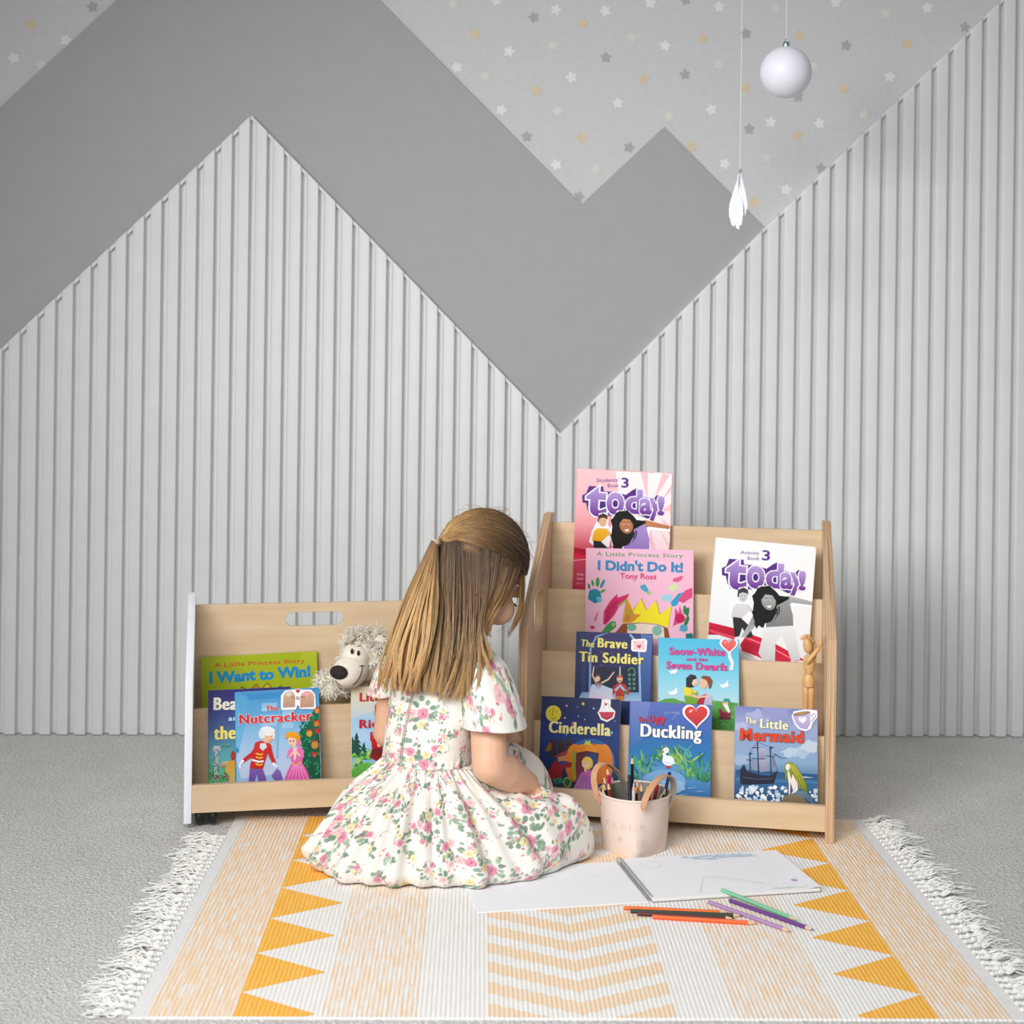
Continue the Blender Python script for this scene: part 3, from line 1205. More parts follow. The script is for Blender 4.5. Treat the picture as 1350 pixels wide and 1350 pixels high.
def art_activity(a):
    a.bg('f3f3f3', 'f1f1f1', 'eeeeee')
    a.line([(178, 60), (120, 500), (55, 1300)], 30, 'e2e2e3')
    a.txt('Activity', 420, 230, 610, 238, 34, '7d4a97', .012)
    a.txt('Book', 490, 288, 610, 292, 34, '7d4a97', .012)
    a.txt('3', 632, 288, 712, 294, 96, '58298a', .022)
    a.poly([(90, 908), (340, 965), (350, 1060), (220, 1035), (85, 1035)], 'd81a3c', 'b00f2c')
    a.poly([(90, 975), (350, 1050), (345, 1085), (88, 1000)], 'e84560')
    a.poly([(480, 1015), (700, 1090), (1040, 1275), (700, 1290), (420, 1190), (400, 1130)], 'cf1638', 'df2345')
    a.poly([(430, 1080), (760, 1200), (900, 1290), (660, 1290), (410, 1160)], 'b50f2e', 'd8304c')
    a.line([(440, 1050), (700, 1150), (960, 1290)], 12, 'f08295')
    a.line([(400, 1180), (520, 1250), (560, 1290)], 10, 'e9a0ad')
    today_word(a, 250, 548, 1.0, .06)
    small_boy(a, 435, 635, .98, ('dcdcdc', 'cfcfcf'), 'cacaca', '3a3a3a', '2c2c2c')
    curly_girl(a, 690, 770, 1.0, 'b9b9b9', '8a8a8a', ('9a9a9a', '7d7d7d'), '161616', True, ('ececec', 'd2d2d2'))


Z = zf_(740, 600, 7.5)
book('textbook', "pink textbook with purple title and a girl in lilac, in the topmost tier", rcase, RF, None, Z(155, 131), Z(1100, 178), RFLOOR[3], (RP[3] + .045, RP[4] - .0145, .57), (155, 131), (1100, 178), art_student, .009, 'e79aa4', 'e9a7ae', group='', rnd=.006)
Z = zf_(920, 700, 7.5)
book('textbook', "white textbook with a purple extruded title and a grey photo of two children", rcase, RF, None, Z(176, 62), Z(1172, 158), RFLOOR[2], rplane(2), (176, 62), (1172, 158), art_activity, .009, 'e6e6e8', 'ececec', group='', rnd=.006)

# --- picture book with the crown ------------------------------------------------


def art_pink(a):
    a.bg('f0bad0', 'eeb6cc', 'edb3ca')
    a.txt('A Little Princess Story', 222, 148, 1185, 170, 42, '3f9a52', .016, space=1.12, jig=2)
    a.txt("I Didn't Do It!", 235, 305, 1185, 325, 100, '2f86b6', .045, jig=3)
    a.txt('Tony Ross', 482, 400, 888, 406, 58, 'd2366f', .03, jig=3)
    # hand prints and smears of paint
    a.blob(200, 595, 78, '1c8296', 3, 16, 1, 1, 0, .12)
    a.blob(250, 630, 30, '5fb3cf', 5)
    for x, y, rx, ry, ro, c in ((137, 487, 15, 34, -15, '2f8a4c'), (178, 452, 15, 36, -8, '3c9448'), (234, 440, 22, 54, 4, '3a8f4a'), (288, 458, 17, 54, 28, '1f87a8'), (290, 540, 36, 14, -28, '4a9c4d')):
        a.ell(x, y, rx, ry, c, ro)
    a.poly([(290, 900), (300, 760), (370, 650), (455, 565), (455, 610), (590, 565), (560, 620), (480, 690), (420, 800), (320, 910)], 'd01e62')
    a.poly([(310, 880), (340, 720), (430, 640), (470, 640), (420, 740), (340, 880)], 'b5104e')
    a.poly([(460, 700), (560, 620), (575, 600), (565, 640), (480, 715)], '8fb85a')
    a.poly([(190, 850), (240, 750), (235, 800), (205, 880)], 'd56a92')
    a.ell(172, 938, 28, 18, 'cf2f66')
    a.poly([(265, 1000), (330, 910), (380, 870), (430, 870), (436, 930), (350, 1000)], '3f8f47')
    a.ell(405, 905, 18, 24, '86b862', 25)
    a.poly([(1065, 425), (1075, 400), (1180, 365), (1175, 405), (1120, 440), (1090, 432)], 'dc5c86')
    a.poly([(705, 480), (760, 460), (800, 520), (790, 560), (720, 520)], '3fa3c4')
    a.poly([(760, 545), (820, 540), (838, 565), (800, 580)], '9ac276')
    a.poly([(1005, 490), (1100, 450), (1135, 500), (1060, 545)], 'cbdca6')
    a.poly([(930, 590), (1060, 565), (1045, 650), (960, 645)], '9accde')
    a.poly([(1040, 660), (1130, 560), (1195, 545), (1110, 690), (1060, 705)], '2f9ac4')
    a.poly([(1120, 640), (1200, 530), (1282, 495), (1280, 600), (1180, 665)], 'd9487a')
    a.poly([(1060, 920), (1085, 820), (1090, 720), (1130, 770), (1140, 690), (1170, 780), (1200, 820), (1170, 870)], 'd44a80')
    a.ell(1140, 832, 56, 52, 'c20f4c')
    for x, y, rx, ry, ro in ((1195, 740, 18, 50, 0), (1225, 760, 20, 50, 8), (1215, 860, 22, 60, 20)):
        a.ell(x, y, rx, ry, '1f7a3e', ro)
    a.blob(1180, 940, 45, '4a9fb4', 8, 14)
    a.blob(1240, 1030, 45, '1a6e70', 9, 14)
    # a plain yellow paper crown
    crown = [(505, 890), (560, 610), (630, 748), (715, 618), (775, 752), (878, 634), (922, 795), (1050, 695), (1010, 935), (900, 895), (700, 880)]
    a.poly([(x + (4 if x > 700 else -4), y - 4) for x, y in crown], '6a5a14')
    a.poly(crown, 'f0dc1c')
    a.poly([(510, 885), (560, 625), (590, 680), (640, 790), (715, 790), (640, 860), (600, 882)], 'cf8a22')
    a.ell(600, 775, 16, 24, '7aa83a', 10)
    a.ell(560, 830, 26, 40, 'b97a2a', 20)
    a.poly([(420, 1000), (510, 895), (700, 884), (900, 900), (1008, 940), (1030, 1060), (420, 1060)], '8a4a22')
    a.poly([(560, 905), (700, 890), (900, 905), (960, 935), (970, 1060), (560, 1060)], 'efd6c8')
    a.ell(610, 935, 52, 40, '6fae98', -5)
    a.ell(890, 965, 56, 56, '7fb4a6', 5)


Z = zf_(760, 715, 8.4375)
book('picture_book', 'pink picture book with blue title, paint hand prints and a yellow crown', rcase, RF, None, Z(108, 62), Z(1303, 86), RFLOOR[2], rplane(2), (108, 62), (1303, 86), art_pink, .007, 'e9a9c4', 'eeb6cc')

# --- small readers ---------------------------------------------------------------


def person_fig(a, x, y, k, head, hair, top, low, skirt=False, arms=None, face='f1c7a6'):
    """small standing figure: x,y chin; k = head radius in sketch units"""
    T = lambda u, v: (x + u * k, y + v * k)
    if skirt:
        a.poly([T(-.7, 2.2), T(.7, 2.2), T(2.6, 7.5), T(-2.6, 7.5)], low[0], low[1])
        for i in range(-2, 3):
            a.line([T(i * .25, 2.6), T(i * .95, 7.4)], .12 * k, low[1])
    else:
        a.poly([T(-1.3, 3.6), T(1.3, 3.6), T(1.5, 7.4), T(.4, 7.4), T(0, 4.6), T(-.6, 7.4), T(-1.6, 7.4)], low[0], low[1])
    a.poly([T(-1.1, .6), T(1.1, .6), T(1.25, 2.0), T(.95, 3.9), T(-1.0, 3.9), T(-1.25, 2.0)], top[0], top[1])
    for pts in arms or [[(-1.1, .9), (-1.9, 2.4), (-2.3, 3.8)], [(1.1, .9), (1.9, 2.4), (2.2, 3.8)]]:
        a.line([T(*p) for p in pts], .75 * k, top[1])
        a.ell(*T(*pts[-1]), .38 * k, .38 * k, face)
    a.line([T(0, .9), T(0, -.2)], .7 * k, face)
    a.ell(*T(0, -1.15), 1.35 * k, 1.5 * k, hair)
    a.ell(*T(.05, -.9), 1.0 * k, 1.12 * k, face)
    a.poly([T(-1.1, -.9), T(-1.0, -2.0), T(0, -2.5), T(1.05, -2.0), T(1.1, -1.1), T(.4, -1.7), T(-.5, -1.6)], hair)
    for e in (-.35, .4):
        a.ell(*T(e, -.9), .12 * k, .16 * k, '2c2018')
    a.line([T(-.25, -.35), T(.05, -.25), T(.32, -.37)], .12 * k, 'b04a44')


def heart(a, x, y, r, c, c2, out='f8f2f2', ow=1.28, rot=0):
    def pts(q):
        o = []
        for i in range(40):
            t = 2 * math.pi * i / 40
            u, v = 16 * math.sin(t) ** 3, -(13 * math.cos(t) - 5 * math.cos(2 * t) - 2 * math.cos(3 * t) - math.cos(4 * t))
            u, v = u * q / 16, v * q / 16
            o.append((x + u * math.cos(rot) - v * math.sin(rot), y + u * math.sin(rot) + v * math.cos(rot)))
        return o
    if out:
        a.poly(pts(r * ow), out)
    a.poly(pts(r), c, c2)
    a.ell(x - r * .45, y - r * .35, r * .2, r * .1, 'f3b0ac', -35)


def leaves(a, x0, x1, y0, y1, n, cols, seed, lmin, lmax, w):
    r_ = random.Random(seed)
    for i in range(n):
        x, y = r_.uniform(x0, x1), r_.uniform(y0, y1)
        an = math.radians(r_.uniform(-155, -25))
        L = r_.uniform(lmin, lmax)
        bend = r_.uniform(-.6, .6)
        p = [(x, y), (x + L * .5 * math.cos(an), y + L * .5 * math.sin(an)), (x + L * math.cos(an + bend), y + L * math.sin(an + bend))]
        a.line(p, w, r_.choice(cols), w * .15)


def art_brave(a):
    a.bg('2b2f66', '343373', '2b3970', '202a5c', '262c58')
    a.poly([(95, 65), (160, 65), (130, 520), (70, 510)], '1f3a6a', '1a2f5e')
    a.poly([(545, 80), (625, 90), (595, 540), (530, 540)], '4a6aa4', '2f4a86')
    a.poly([(175, 120), (230, 70), (420, 62), (540, 120), (540, 520), (160, 515)], '2a2460', '1a1f4c')
    a.line([(190, 520), (200, 180), (240, 100), (320, 66)], 14, '7f9fd0')
    a.line([(535, 525), (530, 150), (470, 85)], 14, '8fb0dc')
    for i in range(14):
        r_ = random.Random(i)
        a.ell(r_.uniform(200, 520), r_.uniform(90, 300), 2.2, 2.2, 'cfd4f0')
    a.poly([(210, 330), (270, 300), (360, 310), (510, 300), (515, 470), (200, 470)], '141b36')
    for x in (455, 485):
        for y in (345, 375, 405, 435):
            a.poly([(x, y), (x + 18, y), (x + 18, y + 18), (x, y + 18)], '4f8a7a')
    a.line([(455, 330), (470, 310), (495, 312), (505, 345)], 9, '3f8a6a')
    a.poly([(110, 520), (140, 470), (530, 470), (540, 530)], '6f9cc8', 'a8c4e0')
    # ballet dancer
    a.poly([(205, 420), (270, 420), (350, 450), (350, 525), (180, 520)], 'b9d2ea', 'e9d3e6')
    a.line([(240, 410), (212, 360), (222, 300)], 13, 'e7bfa4', 7)
    a.line([(262, 415), (320, 385), (360, 335)], 13, 'e7bfa4', 7)
    a.poly([(225, 405), (275, 405), (268, 450), (236, 450)], '8a2a3a', 'b9c8e4')
    a.ell(247, 380, 17, 20, 'e9c4a8')
    a.poly([(228, 375), (236, 350), (262, 350), (268, 378), (250, 362)], '6a3a26')
    # toy guardsman in red
    a.poly([(350, 440), (385, 410), (430, 415), (468, 470), (450, 490), (430, 470), (425, 525), (368, 525), (368, 470), (345, 490)], 'c8302a', 'a8241f')
    for i in range(4):
        a.line([(370, 500 + i * 7), (424, 500 + i * 7)], 3.2, 'd8a82c')
    a.line([(365, 460), (400, 425), (440, 470)], 16, '9cc3dd')
    a.ell(430, 470, 14, 12, '2f7a4a')
    a.line([(400, 380), (400, 300)], 9, 'd9dbe2', 5)
    a.ell(397, 385, 20, 22, 'e9b98e')
    a.poly([(374, 378), (380, 360), (416, 360), (422, 378), (398, 372)], 'b4542a')
    a.line([(382, 398), (398, 393), (414, 398)], 5, '5a2f1a')
    o = '231f4c'
    a.txt('The', 132, 163, 225, 172, 45, 'efe37a', .012, 3, o, .03)
    a.txt('Brave', 248, 170, 452, 180, 62, 'efe37a', .014, 5, o, .03)
    a.txt('Tin Soldier', 120, 265, 562, 286, 66, 'efe37a', .014, 5, o, .03)


def stick_letter(a):
    a.poly([(486, 118), (572, 114), (588, 128), (582, 192), (572, 203), (488, 198), (478, 186), (480, 128)], 'f7f4f3')
    a.poly([(494, 128), (572, 124), (570, 188), (494, 188)], 'eec9cb')
    a.line([(494, 128), (530, 160), (572, 126)], 4, 'd9a4aa')
    a.line([(494, 186), (522, 158)], 3, 'd9a4aa')
    a.line([(570, 186), (542, 158)], 3, 'd9a4aa')
    heart(a, 532, 166, 14, 'c8202c', 'b01824', None)


def art_snow(a):
    a.bg('4fb8dc', '63c2de', '8fd4e8', 'b9dfe8', '77b05a', '3f8a3c')
    a.poly([(645, 540), (700, 520), (760, 515), (840, 545), (900, 545), (1040, 530), (1200, 545), (1200, 800), (640, 800)], '62a84a', '2f7a34')
    leaves(a, 650, 1200, 545, 720, 90, ['3f8f3c', '5aa848', '2a6f30', '86bf5c'], 4, 18, 42, 9)
    for x, y in ((660, 520), (700, 560)):
        a.ell(x, y, 4, 4, 'd84a5a')
    # white doves
    for x, y, s_ in ((765, 340, 1), (762, 480, 1.2), (1112, 430, 1.1)):
        a.ell(x, y, 26 * s_, 12 * s_, 'f4f8fa', -12)
        a.poly([(x - 4 * s_, y - 6 * s_), (x + 22 * s_, y - 34 * s_), (x + 20 * s_, y)], 'ffffff')
        a.poly([(x - 24 * s_, y + 2), (x - 34 * s_, y - 14 * s_), (x - 14 * s_, y - 4)], 'eef4f8')
    # couple embracing: dark haired lady in green and yellow, man in lilac shirt and red waistcoat
    a.poly([(925, 560), (930, 500), (985, 470), (1020, 500), (1025, 570), (920, 570)], 'c8c6e4', 'b4b0d8')
    a.poly([(915, 560), (940, 500), (985, 485), (960, 570)], 'b3243c')
    a.poly([(835, 500), (880, 460), (925, 470), (930, 520), (915, 560), (840, 555)], '8ab83c', '6fa030')
    a.ell(858, 468, 30, 32, 'f0dc3c')
    a.line([(870, 490), (930, 508), (1005, 498)], 17, 'eec0a0', 12)
    a.ell(905, 470, 14, 10, 'f0dc3c')
    a.poly([(848, 440), (850, 380), (880, 354), (915, 362), (922, 400), (900, 440), (870, 445)], '2c2a33')
    a.ell(905, 402, 20, 32, 'f2caae', -4)
    a.ell(885, 372, 9, 6, 'b86a9a')
    a.poly([(880, 366), (915, 362), (922, 385), (898, 392), (882, 430), (870, 430)], '2c2a33')
    a.ell(968, 415, 27, 36, 'eebb98', 4)
    a.poly([(950, 380), (965, 362), (1012, 370), (1030, 400), (1020, 440), (1005, 455), (1000, 415), (985, 392)], '8a4a28')
    a.line([(946, 400), (938, 412), (946, 418)], 4, 'd99a78')
    a.line([(905, 425), (918, 422)], 3, 'b0444a')
    # little bearded gnome in the grass
    a.poly([(1065, 590), (1090, 565), (1140, 580), (1145, 620), (1120, 660), (1080, 650)], '9a2a4c', '86203f')
    a.ell(1110, 572, 30, 34, '6aa04a')
    a.ell(1112, 545, 20, 22, 'f0b690')
    a.poly([(1098, 556), (1125, 552), (1145, 600), (1130, 612), (1110, 580)], 'f2f2ee')
    a.poly([(1095, 540), (1105, 514), (1135, 515), (1150, 545), (1130, 538)], '3f9a8a')
    for x in (1080, 1130):
        a.ell(x, 645, 16, 10, '5a3a2a')
    p = 'd83c92'
    o = '6a2a5e'
    a.txt('Snow-White', 738, 222, 1120, 230, 48, p, .016, 4, o, .018)
    a.txt('and the', 856, 262, 998, 266, 22, p, .016, 2, o, .014)
    a.txt('Seven Dwarfs', 716, 316, 1132, 330, 48, p, .016, 4, o, .018)


def stick_balloon(a):
    heart(a, 1147, 158, 50, 'e8635c', 'd84a48', 'f6f3f4', 1.25)
    a.line([(1148, 200), (1152, 240), (1168, 280), (1158, 325)], 22, 'f6f6f8')
    a.line([(1150, 205), (1154, 240), (1164, 280), (1156, 318)], 4, 'bcbccb')


def art_cinder(a):
    a.bg('16204e', '1a2a62', '1d3a7c', '15306a', '0f2a4a', '1a2e2a')
    for x, y, r, c in ((245, 105, 12, 'e07ac0'), (358, 92, 14, 'e8d85c'), (430, 122, 10, '7cc0e8'), (232, 185, 9, 'e8e09a'), (318, 112, 6, '9ab0e0'), (325, 174, 6, 'e8e09a'), (368, 195, 6, 'e8e09a'), (290, 222, 20, 'd85aa8'), (548, 282, 16, '5ac0e0'), (240, 292, 10, '5ac0e0'), (570, 205, 4, 'dfe6f4')):
        a.star(x, y, r, c, 5, .4, .3)
    a.ell(154, 156, 53, 54, 'e6d93a')
    a.ell(154, 156, 48, 50, 'd9c82e')
    a.line([(155, 115), (146, 165), (158, 172)], 4, '6a5a1a')
    a.line([(120, 145), (135, 138)], 4, '6a5a1a')
    a.line([(165, 142), (185, 146)], 4, '6a5a1a')
    a.line([(135, 185), (155, 192), (172, 182)], 4, '6a5a1a')
    a.ell(400, 470, 170, 150, '2a64a8')
    for x in (150, 208, 262):                                       # horses
        a.poly([(x - 22, 440), (x - 25, 350), (x - 15, 322), (x - 5, 340), (x + 8, 322), (x + 18, 352), (x + 22, 440)], '4a2a1a', '35201a')
    a.poly([(92, 400), (128, 342), (140, 360), (135, 395), (105, 405)], '8a5a2a')
    # pumpkin coach
    a.ell(400, 490, 150, 140, 'c86a16')
    for x, rx in ((300, 70), (500, 55), (350, 70), (460, 70), (405, 60)):
        a.ell(x, 480, rx, 125, 'e88a1e' if x != 405 else 'f09a28', 0, 'c8660f')
    a.poly([(360, 360), (375, 330), (388, 345), (400, 328), (408, 362)], 'c8d83a')
    a.poly([(300, 415), (380, 400), (462, 415), (440, 560), (400, 620), (290, 600)], '5a1a2a', '8a2a4c')
    a.poly([(370, 430), (420, 410), (450, 430), (445, 500), (420, 520), (380, 500)], '26407a')
    a.line([(295, 400), (290, 500), (295, 590)], 26, '8a9a2a', 20)
    a.ell(245, 605, 28, 34, '9aa83a')
    a.ell(245, 605, 20, 26, '2a5a3a')
    # coachman in red
    a.poly([(110, 550), (150, 480), (200, 455), (280, 480), (270, 510), (220, 510), (205, 580), (140, 590)], 'a01c2a', '841622')
    a.poly([(140, 585), (210, 575), (215, 612), (160, 615)], '1f7a6a')
    a.ell(210, 450, 30, 30, 'c88a5c')
    a.poly([(155, 440), (200, 415), (250, 395), (248, 415), (225, 432), (180, 445)], '9a3a4a')
    a.ell(215, 480, 28, 14, '3f3a7a')
    # lady in lilac
    a.poly([(340, 540), (400, 535), (440, 640), (450, 690), (265, 685), (310, 600)], 'a860a8', 'c07cc0')
    for i in range(5):
        a.line([(355 + i * 10, 560), (300 + i * 34, 680)], 5, '8a4a92')
    a.ell(395, 545, 32, 22, 'c060a0')
    a.line([(410, 540), (435, 575)], 14, 'e3b0dc')
    a.line([(368, 535), (370, 500)], 16, 'f0c8a8')
    a.ell(382, 480, 38, 42, 'e8c24a')
    a.ell(370, 482, 23, 28, 'f3ccac')
    a.poly([(350, 470), (372, 442), (410, 452), (395, 470)], 'e8c24a')
    for e in (362, 380):
        a.ell(e, 482, 3, 4, '2a2018')
    leaves(a, 75, 260, 600, 690, 40, ['1f4a2a', '2f6a3a', '183a24'], 3, 16, 36, 8)
    a.txt('Cinderella', 120, 280, 542, 302, 76, 'f0e8a0', .016, 6, '1a1838', .03)


def stick_cup(a):
    a.poly([(488, 50), (548, 50), (545, 110), (578, 142), (568, 185), (520, 212), (478, 196), (456, 150), (470, 130), (480, 105)], 'f4f0f0')
    a.poly([(464, 145), (572, 145), (556, 182), (518, 200), (484, 184)], 'c8264c', 'a81a3c')
    a.line([(500, 60), (508, 90), (498, 125)], 7, 'dcd6da')
    a.line([(535, 60), (528, 90), (540, 125)], 7, 'dcd6da')
    heart(a, 513, 95, 11, 'c83048', 'b02038', None)


def art_duck(a):
    a.bg('5a6cb4', '4a68b4', '2f6cb0', '2a7ab4', '5a94c8', '2f6aa8', '1f5a94')
    a.poly([(680, 75), (820, 78), (760, 320), (675, 400)], '6f7fbe', '3a72b4')
    a.poly([(675, 560), (760, 520), (1000, 500), (1100, 560), (1235, 600), (1230, 740), (675, 720)], '5f9ccc', '2a6cae')
    leaves(a, 690, 830, 480, 590, 34, ['2f8a6a', '3fa86a', '1f6a6a', '7ab84a', '4a9a9a'], 11, 50, 110, 17)
    leaves(a, 850, 1100, 440, 500, 34, ['4a9a5a', '8ab84a', '2f7a5a', 'a8c45a', '5aa8a0'], 12, 50, 130, 20)
    leaves(a, 1030, 1225, 500, 600, 40, ['2f8a6a', '3f9a5a', '1f6a6a', '4a9a9a', '86b85a'], 13, 50, 120, 18)
    a.ell(900, 610, 150, 80, '78a8d4')
    a.blob(960, 640, 60, '93bce0', 3, 16, 1.5, .7)
    leaves(a, 690, 760, 600, 680, 12, ['2a6a5a', '3f8a6a'], 14, 30, 60, 10)
    leaves(a, 1150, 1225, 560, 610, 16, ['2a7a4a', '3f8a5a'], 15, 30, 60, 10)
    for i in range(8):
        a.line([(700 + i * 60, 650 + (i % 3) * 22), (760 + i * 60, 645 + (i % 3) * 22)], 6, '9fc4e4', 2)
    # small white duckling
    a.ell(932, 470, 42, 34, 'f0f5fa', 12)
    a.poly([(960, 470), (985, 488), (950, 500)], 'dfe9f2')
    a.line([(912, 455), (905, 425), (915, 405)], 24, 'f4f8fb', 22)
    a.ell(918, 402, 20, 19, 'f6fafc')
    a.poly([(905, 402), (886, 420), (904, 418)], 'd8383a')
    a.ell(918, 400, 3, 3, '2a2a33')
    a.line([(905, 480), (950, 488)], 5, 'b4cbe0')
    a.ell(930, 512, 16, 9, 'c8282c')
    for i in range(9):
        t = i / 8
        a.line([(915 + 100 * t, 150 - 6 * math.sin(t * 3)), (918 + 100 * t, 163 - 6 * math.sin(t * 3))], 3, 'b8c4e4')
    for i in range(4):
        a.line([(965 + i * 11, 192 - i * 12), (972 + i * 11, 198 - i * 12)], 3, 'b8c4e4')
    a.txt('The', 730, 212, 788, 215, 34, 'd8283c', .012, 2, '3a2a5a', .02)
    a.txt('Ugly', 806, 216, 920, 218, 46, 'd8283c', .016, 3, '3a2a5a', .02)
    a.txt('Duckling', 745, 310, 1162, 330, 84, 'f4f4f0', .016, 7, '22284a', .024)


def stick_heart(a):
    heart(a, 1130, 168, 78, 'd8322c', 'b01a22', 'f4f0f0', 1.2)


def art_mermaid(a):
    a.bg('7a86b8', '9aa4cc', '8fa8cc', '86a8c8', '3f6a94', '2a527e', '1f4468')
    r_ = random.Random(8)
    for x, y, r, c in ((330, 640, 70, 'a8acd4'), (460, 610, 80, '9498c8'), (200, 720, 50, 'b4b8da'), (640, 900, 60, 'a8c0d8'), (560, 900, 50, 'b8cade'), (700, 860, 60, 'c0cede'), (230, 860, 60, '8fa4c8'), (180, 960, 60, 'a0b4d0')):
        a.blob(x, y, r, c, int(x), 16, 1.2, .7)
    a.poly([(150, 1030), (770, 1062), (768, 1180), (148, 1130)], '2a5684', '356a9a')
    a.poly([(148, 1090), (770, 1110), (768, 1130), (148, 1110)], '3f78a8')
    # sailing ship
    k = '2c2e44'
    for x, y0 in ((320, 830), (412, 865), (260, 905)):
        a.line([(x, y0), (x, 1080)], 9, k)
    for x, y, w in ((320, 870, 80), (320, 950, 95), (412, 930, 70), (262, 960, 60)):
        a.line([(x - w / 2, y), (x + w / 2, y + 4)], 6, k)
    a.poly([(335, 868), (378, 880), (384, 950), (330, 945), (322, 900)], 'b9b2c4', '8c8ca8')
    a.poly([(330, 955), (385, 960), (395, 1040), (330, 1050)], 'aaa6bc', '8088a4')
    a.poly([(275, 960), (312, 965), (312, 1040), (280, 1030)], '8f90ac')
    a.poly([(415, 935), (440, 940), (450, 1010), (415, 1020)], '7e829e')
    a.poly([(258, 905), (285, 915), (258, 925)], k)
    a.poly([(412, 862), (446, 870), (412, 880)], k)
    a.line([(440, 915), (490, 945), (540, 948)], 9, '3a3f5c', 2)
    a.poly([(185, 1030), (215, 990), (235, 1040), (330, 1070), (410, 1075), (465, 1030), (430, 1130), (220, 1140), (180, 1130)], '2a2c40', '1f2234')
    a.line([(200, 1085), (300, 1100), (420, 1095)], 7, '4a4e6a')
    a.line([(320, 830), (260, 905)], 2.5, k)
    a.line([(320, 830), (412, 865)], 2.5, k)
    a.line([(460, 1030), (412, 865)], 2.5, k)
    # surf
    for i in range(80):
        x, y = r_.uniform(160, 520), r_.uniform(1150, 1265)
        a.blob(x, y, r_.uniform(6, 18), r_.choice(['e6eef4', 'cfdde8', 'f4f8fa', '9fbcd4']), i, 8)
    for i in range(18):
        a.blob(r_.uniform(690, 765), r_.uniform(1170, 1250), r_.uniform(6, 14), r_.choice(['dfe9f0', 'c4d6e4']), i, 8)
    a.line([(620, 1080), (715, 1085)], 10, 'dfe8f0', 2)
    # rock and a long haired figure sitting on it
    a.poly([(480, 1270), (495, 1220), (560, 1200), (640, 1225), (690, 1290), (480, 1275)], '8a7a5c', '6a5a44')
    a.poly([(590, 1175), (650, 1180), (700, 1225), (740, 1290), (715, 1295), (660, 1235), (580, 1205)], '6a8496', '3f5a72')
    a.poly([(530, 1040), (575, 1030), (600, 1090), (605, 1170), (575, 1200), (555, 1130)], 'f2e6dc')
    a.line([(540, 1060), (545, 1130), (540, 1205)], 17, 'f0e2d6', 10)
    a.line([(590, 1080), (598, 1140), (560, 1200)], 15, 'efe0d4', 9)
    a.poly([(515, 1090), (512, 1000), (540, 972), (575, 978), (600, 1010), (640, 1070), (670, 1130), (675, 1200), (630, 1170), (590, 1100), (570, 1060), (560, 1100), (548, 1060), (540, 1010), (525, 1110)], '8a9a2a', '5f7a24')
    for x0_, x1_ in ((560, 640), (575, 660), (548, 620)):
        a.line([(x0_, 990), ((x0_ + x1_) / 2 + 12, 1070), (x1_, 1165)], 9, 'c8b438', 3)
    a.ell(537, 1010, 16, 24, 'f4e6da', 10)
    a.poly([(166, 1228), (188, 1228), (188, 1258), (166, 1258)], 'c8a848')
    a.txt('The', 232, 690, 318, 700, 42, 'f4efc4', .012, 3, '4a5080', .02)
    a.txt('Little', 343, 725, 552, 742, 66, 'f4efc4', .016, 5, '4a5080', .02)
    a.txt('Mermaid', 192, 815, 662, 836, 84, 'e2461f', .018, 7, '3a1f2a', .022)


def stick_mug(a):
    a.poly([(580, 640), (600, 605), (680, 592), (735, 595), (772, 600), (772, 650), (735, 690), (718, 735), (680, 752), (630, 735), (600, 700)], 'f4f2f6')
    a.poly([(590, 640), (720, 615), (715, 700), (690, 738), (640, 728), (608, 690)], 'c4b8dc', 'a89ccc')
    a.ell(655, 622, 66, 14, '8a6a4c', -9)
    a.ell(655, 620, 50, 9, 'b08a5c', -9)
    a.line([(722, 640), (752, 622), (762, 640), (722, 682)], 10, 'b8acd4')
    heart(a, 660, 668, 30, 'f4f0f8', 'ece8f4', None)


Z = zf_(740, 820, 5.1923)
book('picture_book', 'dark blue reader with yellow title, a dancer and a toy guardsman, envelope sticker', rcase, RF, None, Z(104, 64), Z(626, 82), RFLOOR[1], rplane(1), (104, 64), (626, 82), art_brave, .007, '1f2f5e', '2b3970', stick=[('sticker', stick_letter)])
book('picture_book', 'sky blue reader with pink title and an embracing couple, balloon sticker', rcase, RF, None, Z(666, 107), Z(1216, 122), RFLOOR[1], rplane(1), (666, 107), (1216, 122), art_snow, .006, '4fb8dc', '63c2de', stick=[('sticker', stick_balloon)])
Z = zf_(700, 910, 5.1923)
book('picture_book', 'night blue reader with a yellow moon and an orange pumpkin coach, teacup sticker', rcase, RF, None, Z(75, 38), Z(614, 64), RFLOOR[0], rplane(0), (75, 38), (614, 64), art_cinder, .006, '16204e', 'e8e8ee', stick=[('sticker', stick_cup)])
book('picture_book', 'blue reader with a small white duckling among reeds, large red heart sticker', rcase, RF, None, Z(680, 72), Z(1240, 102), RFLOOR[0], rplane(0), (680, 72), (1240, 102), art_duck, .006, '4a68b4', 'd8dce8', stick=[('sticker', stick_heart)])
Z = zf_(940, 830, 5.6222)
book('picture_book', 'grey blue reader with orange red title, a sailing ship and waves, mug sticker', rcase, RF, None, Z(163, 566), Z(775, 594), RFLOOR[0], rplane(0), (163, 566), (775, 594), art_mermaid, .006, '7a86b8', 'd0d6e4', stick=[('sticker', stick_mug)])

# --- left case -------------------------------------------------------------------


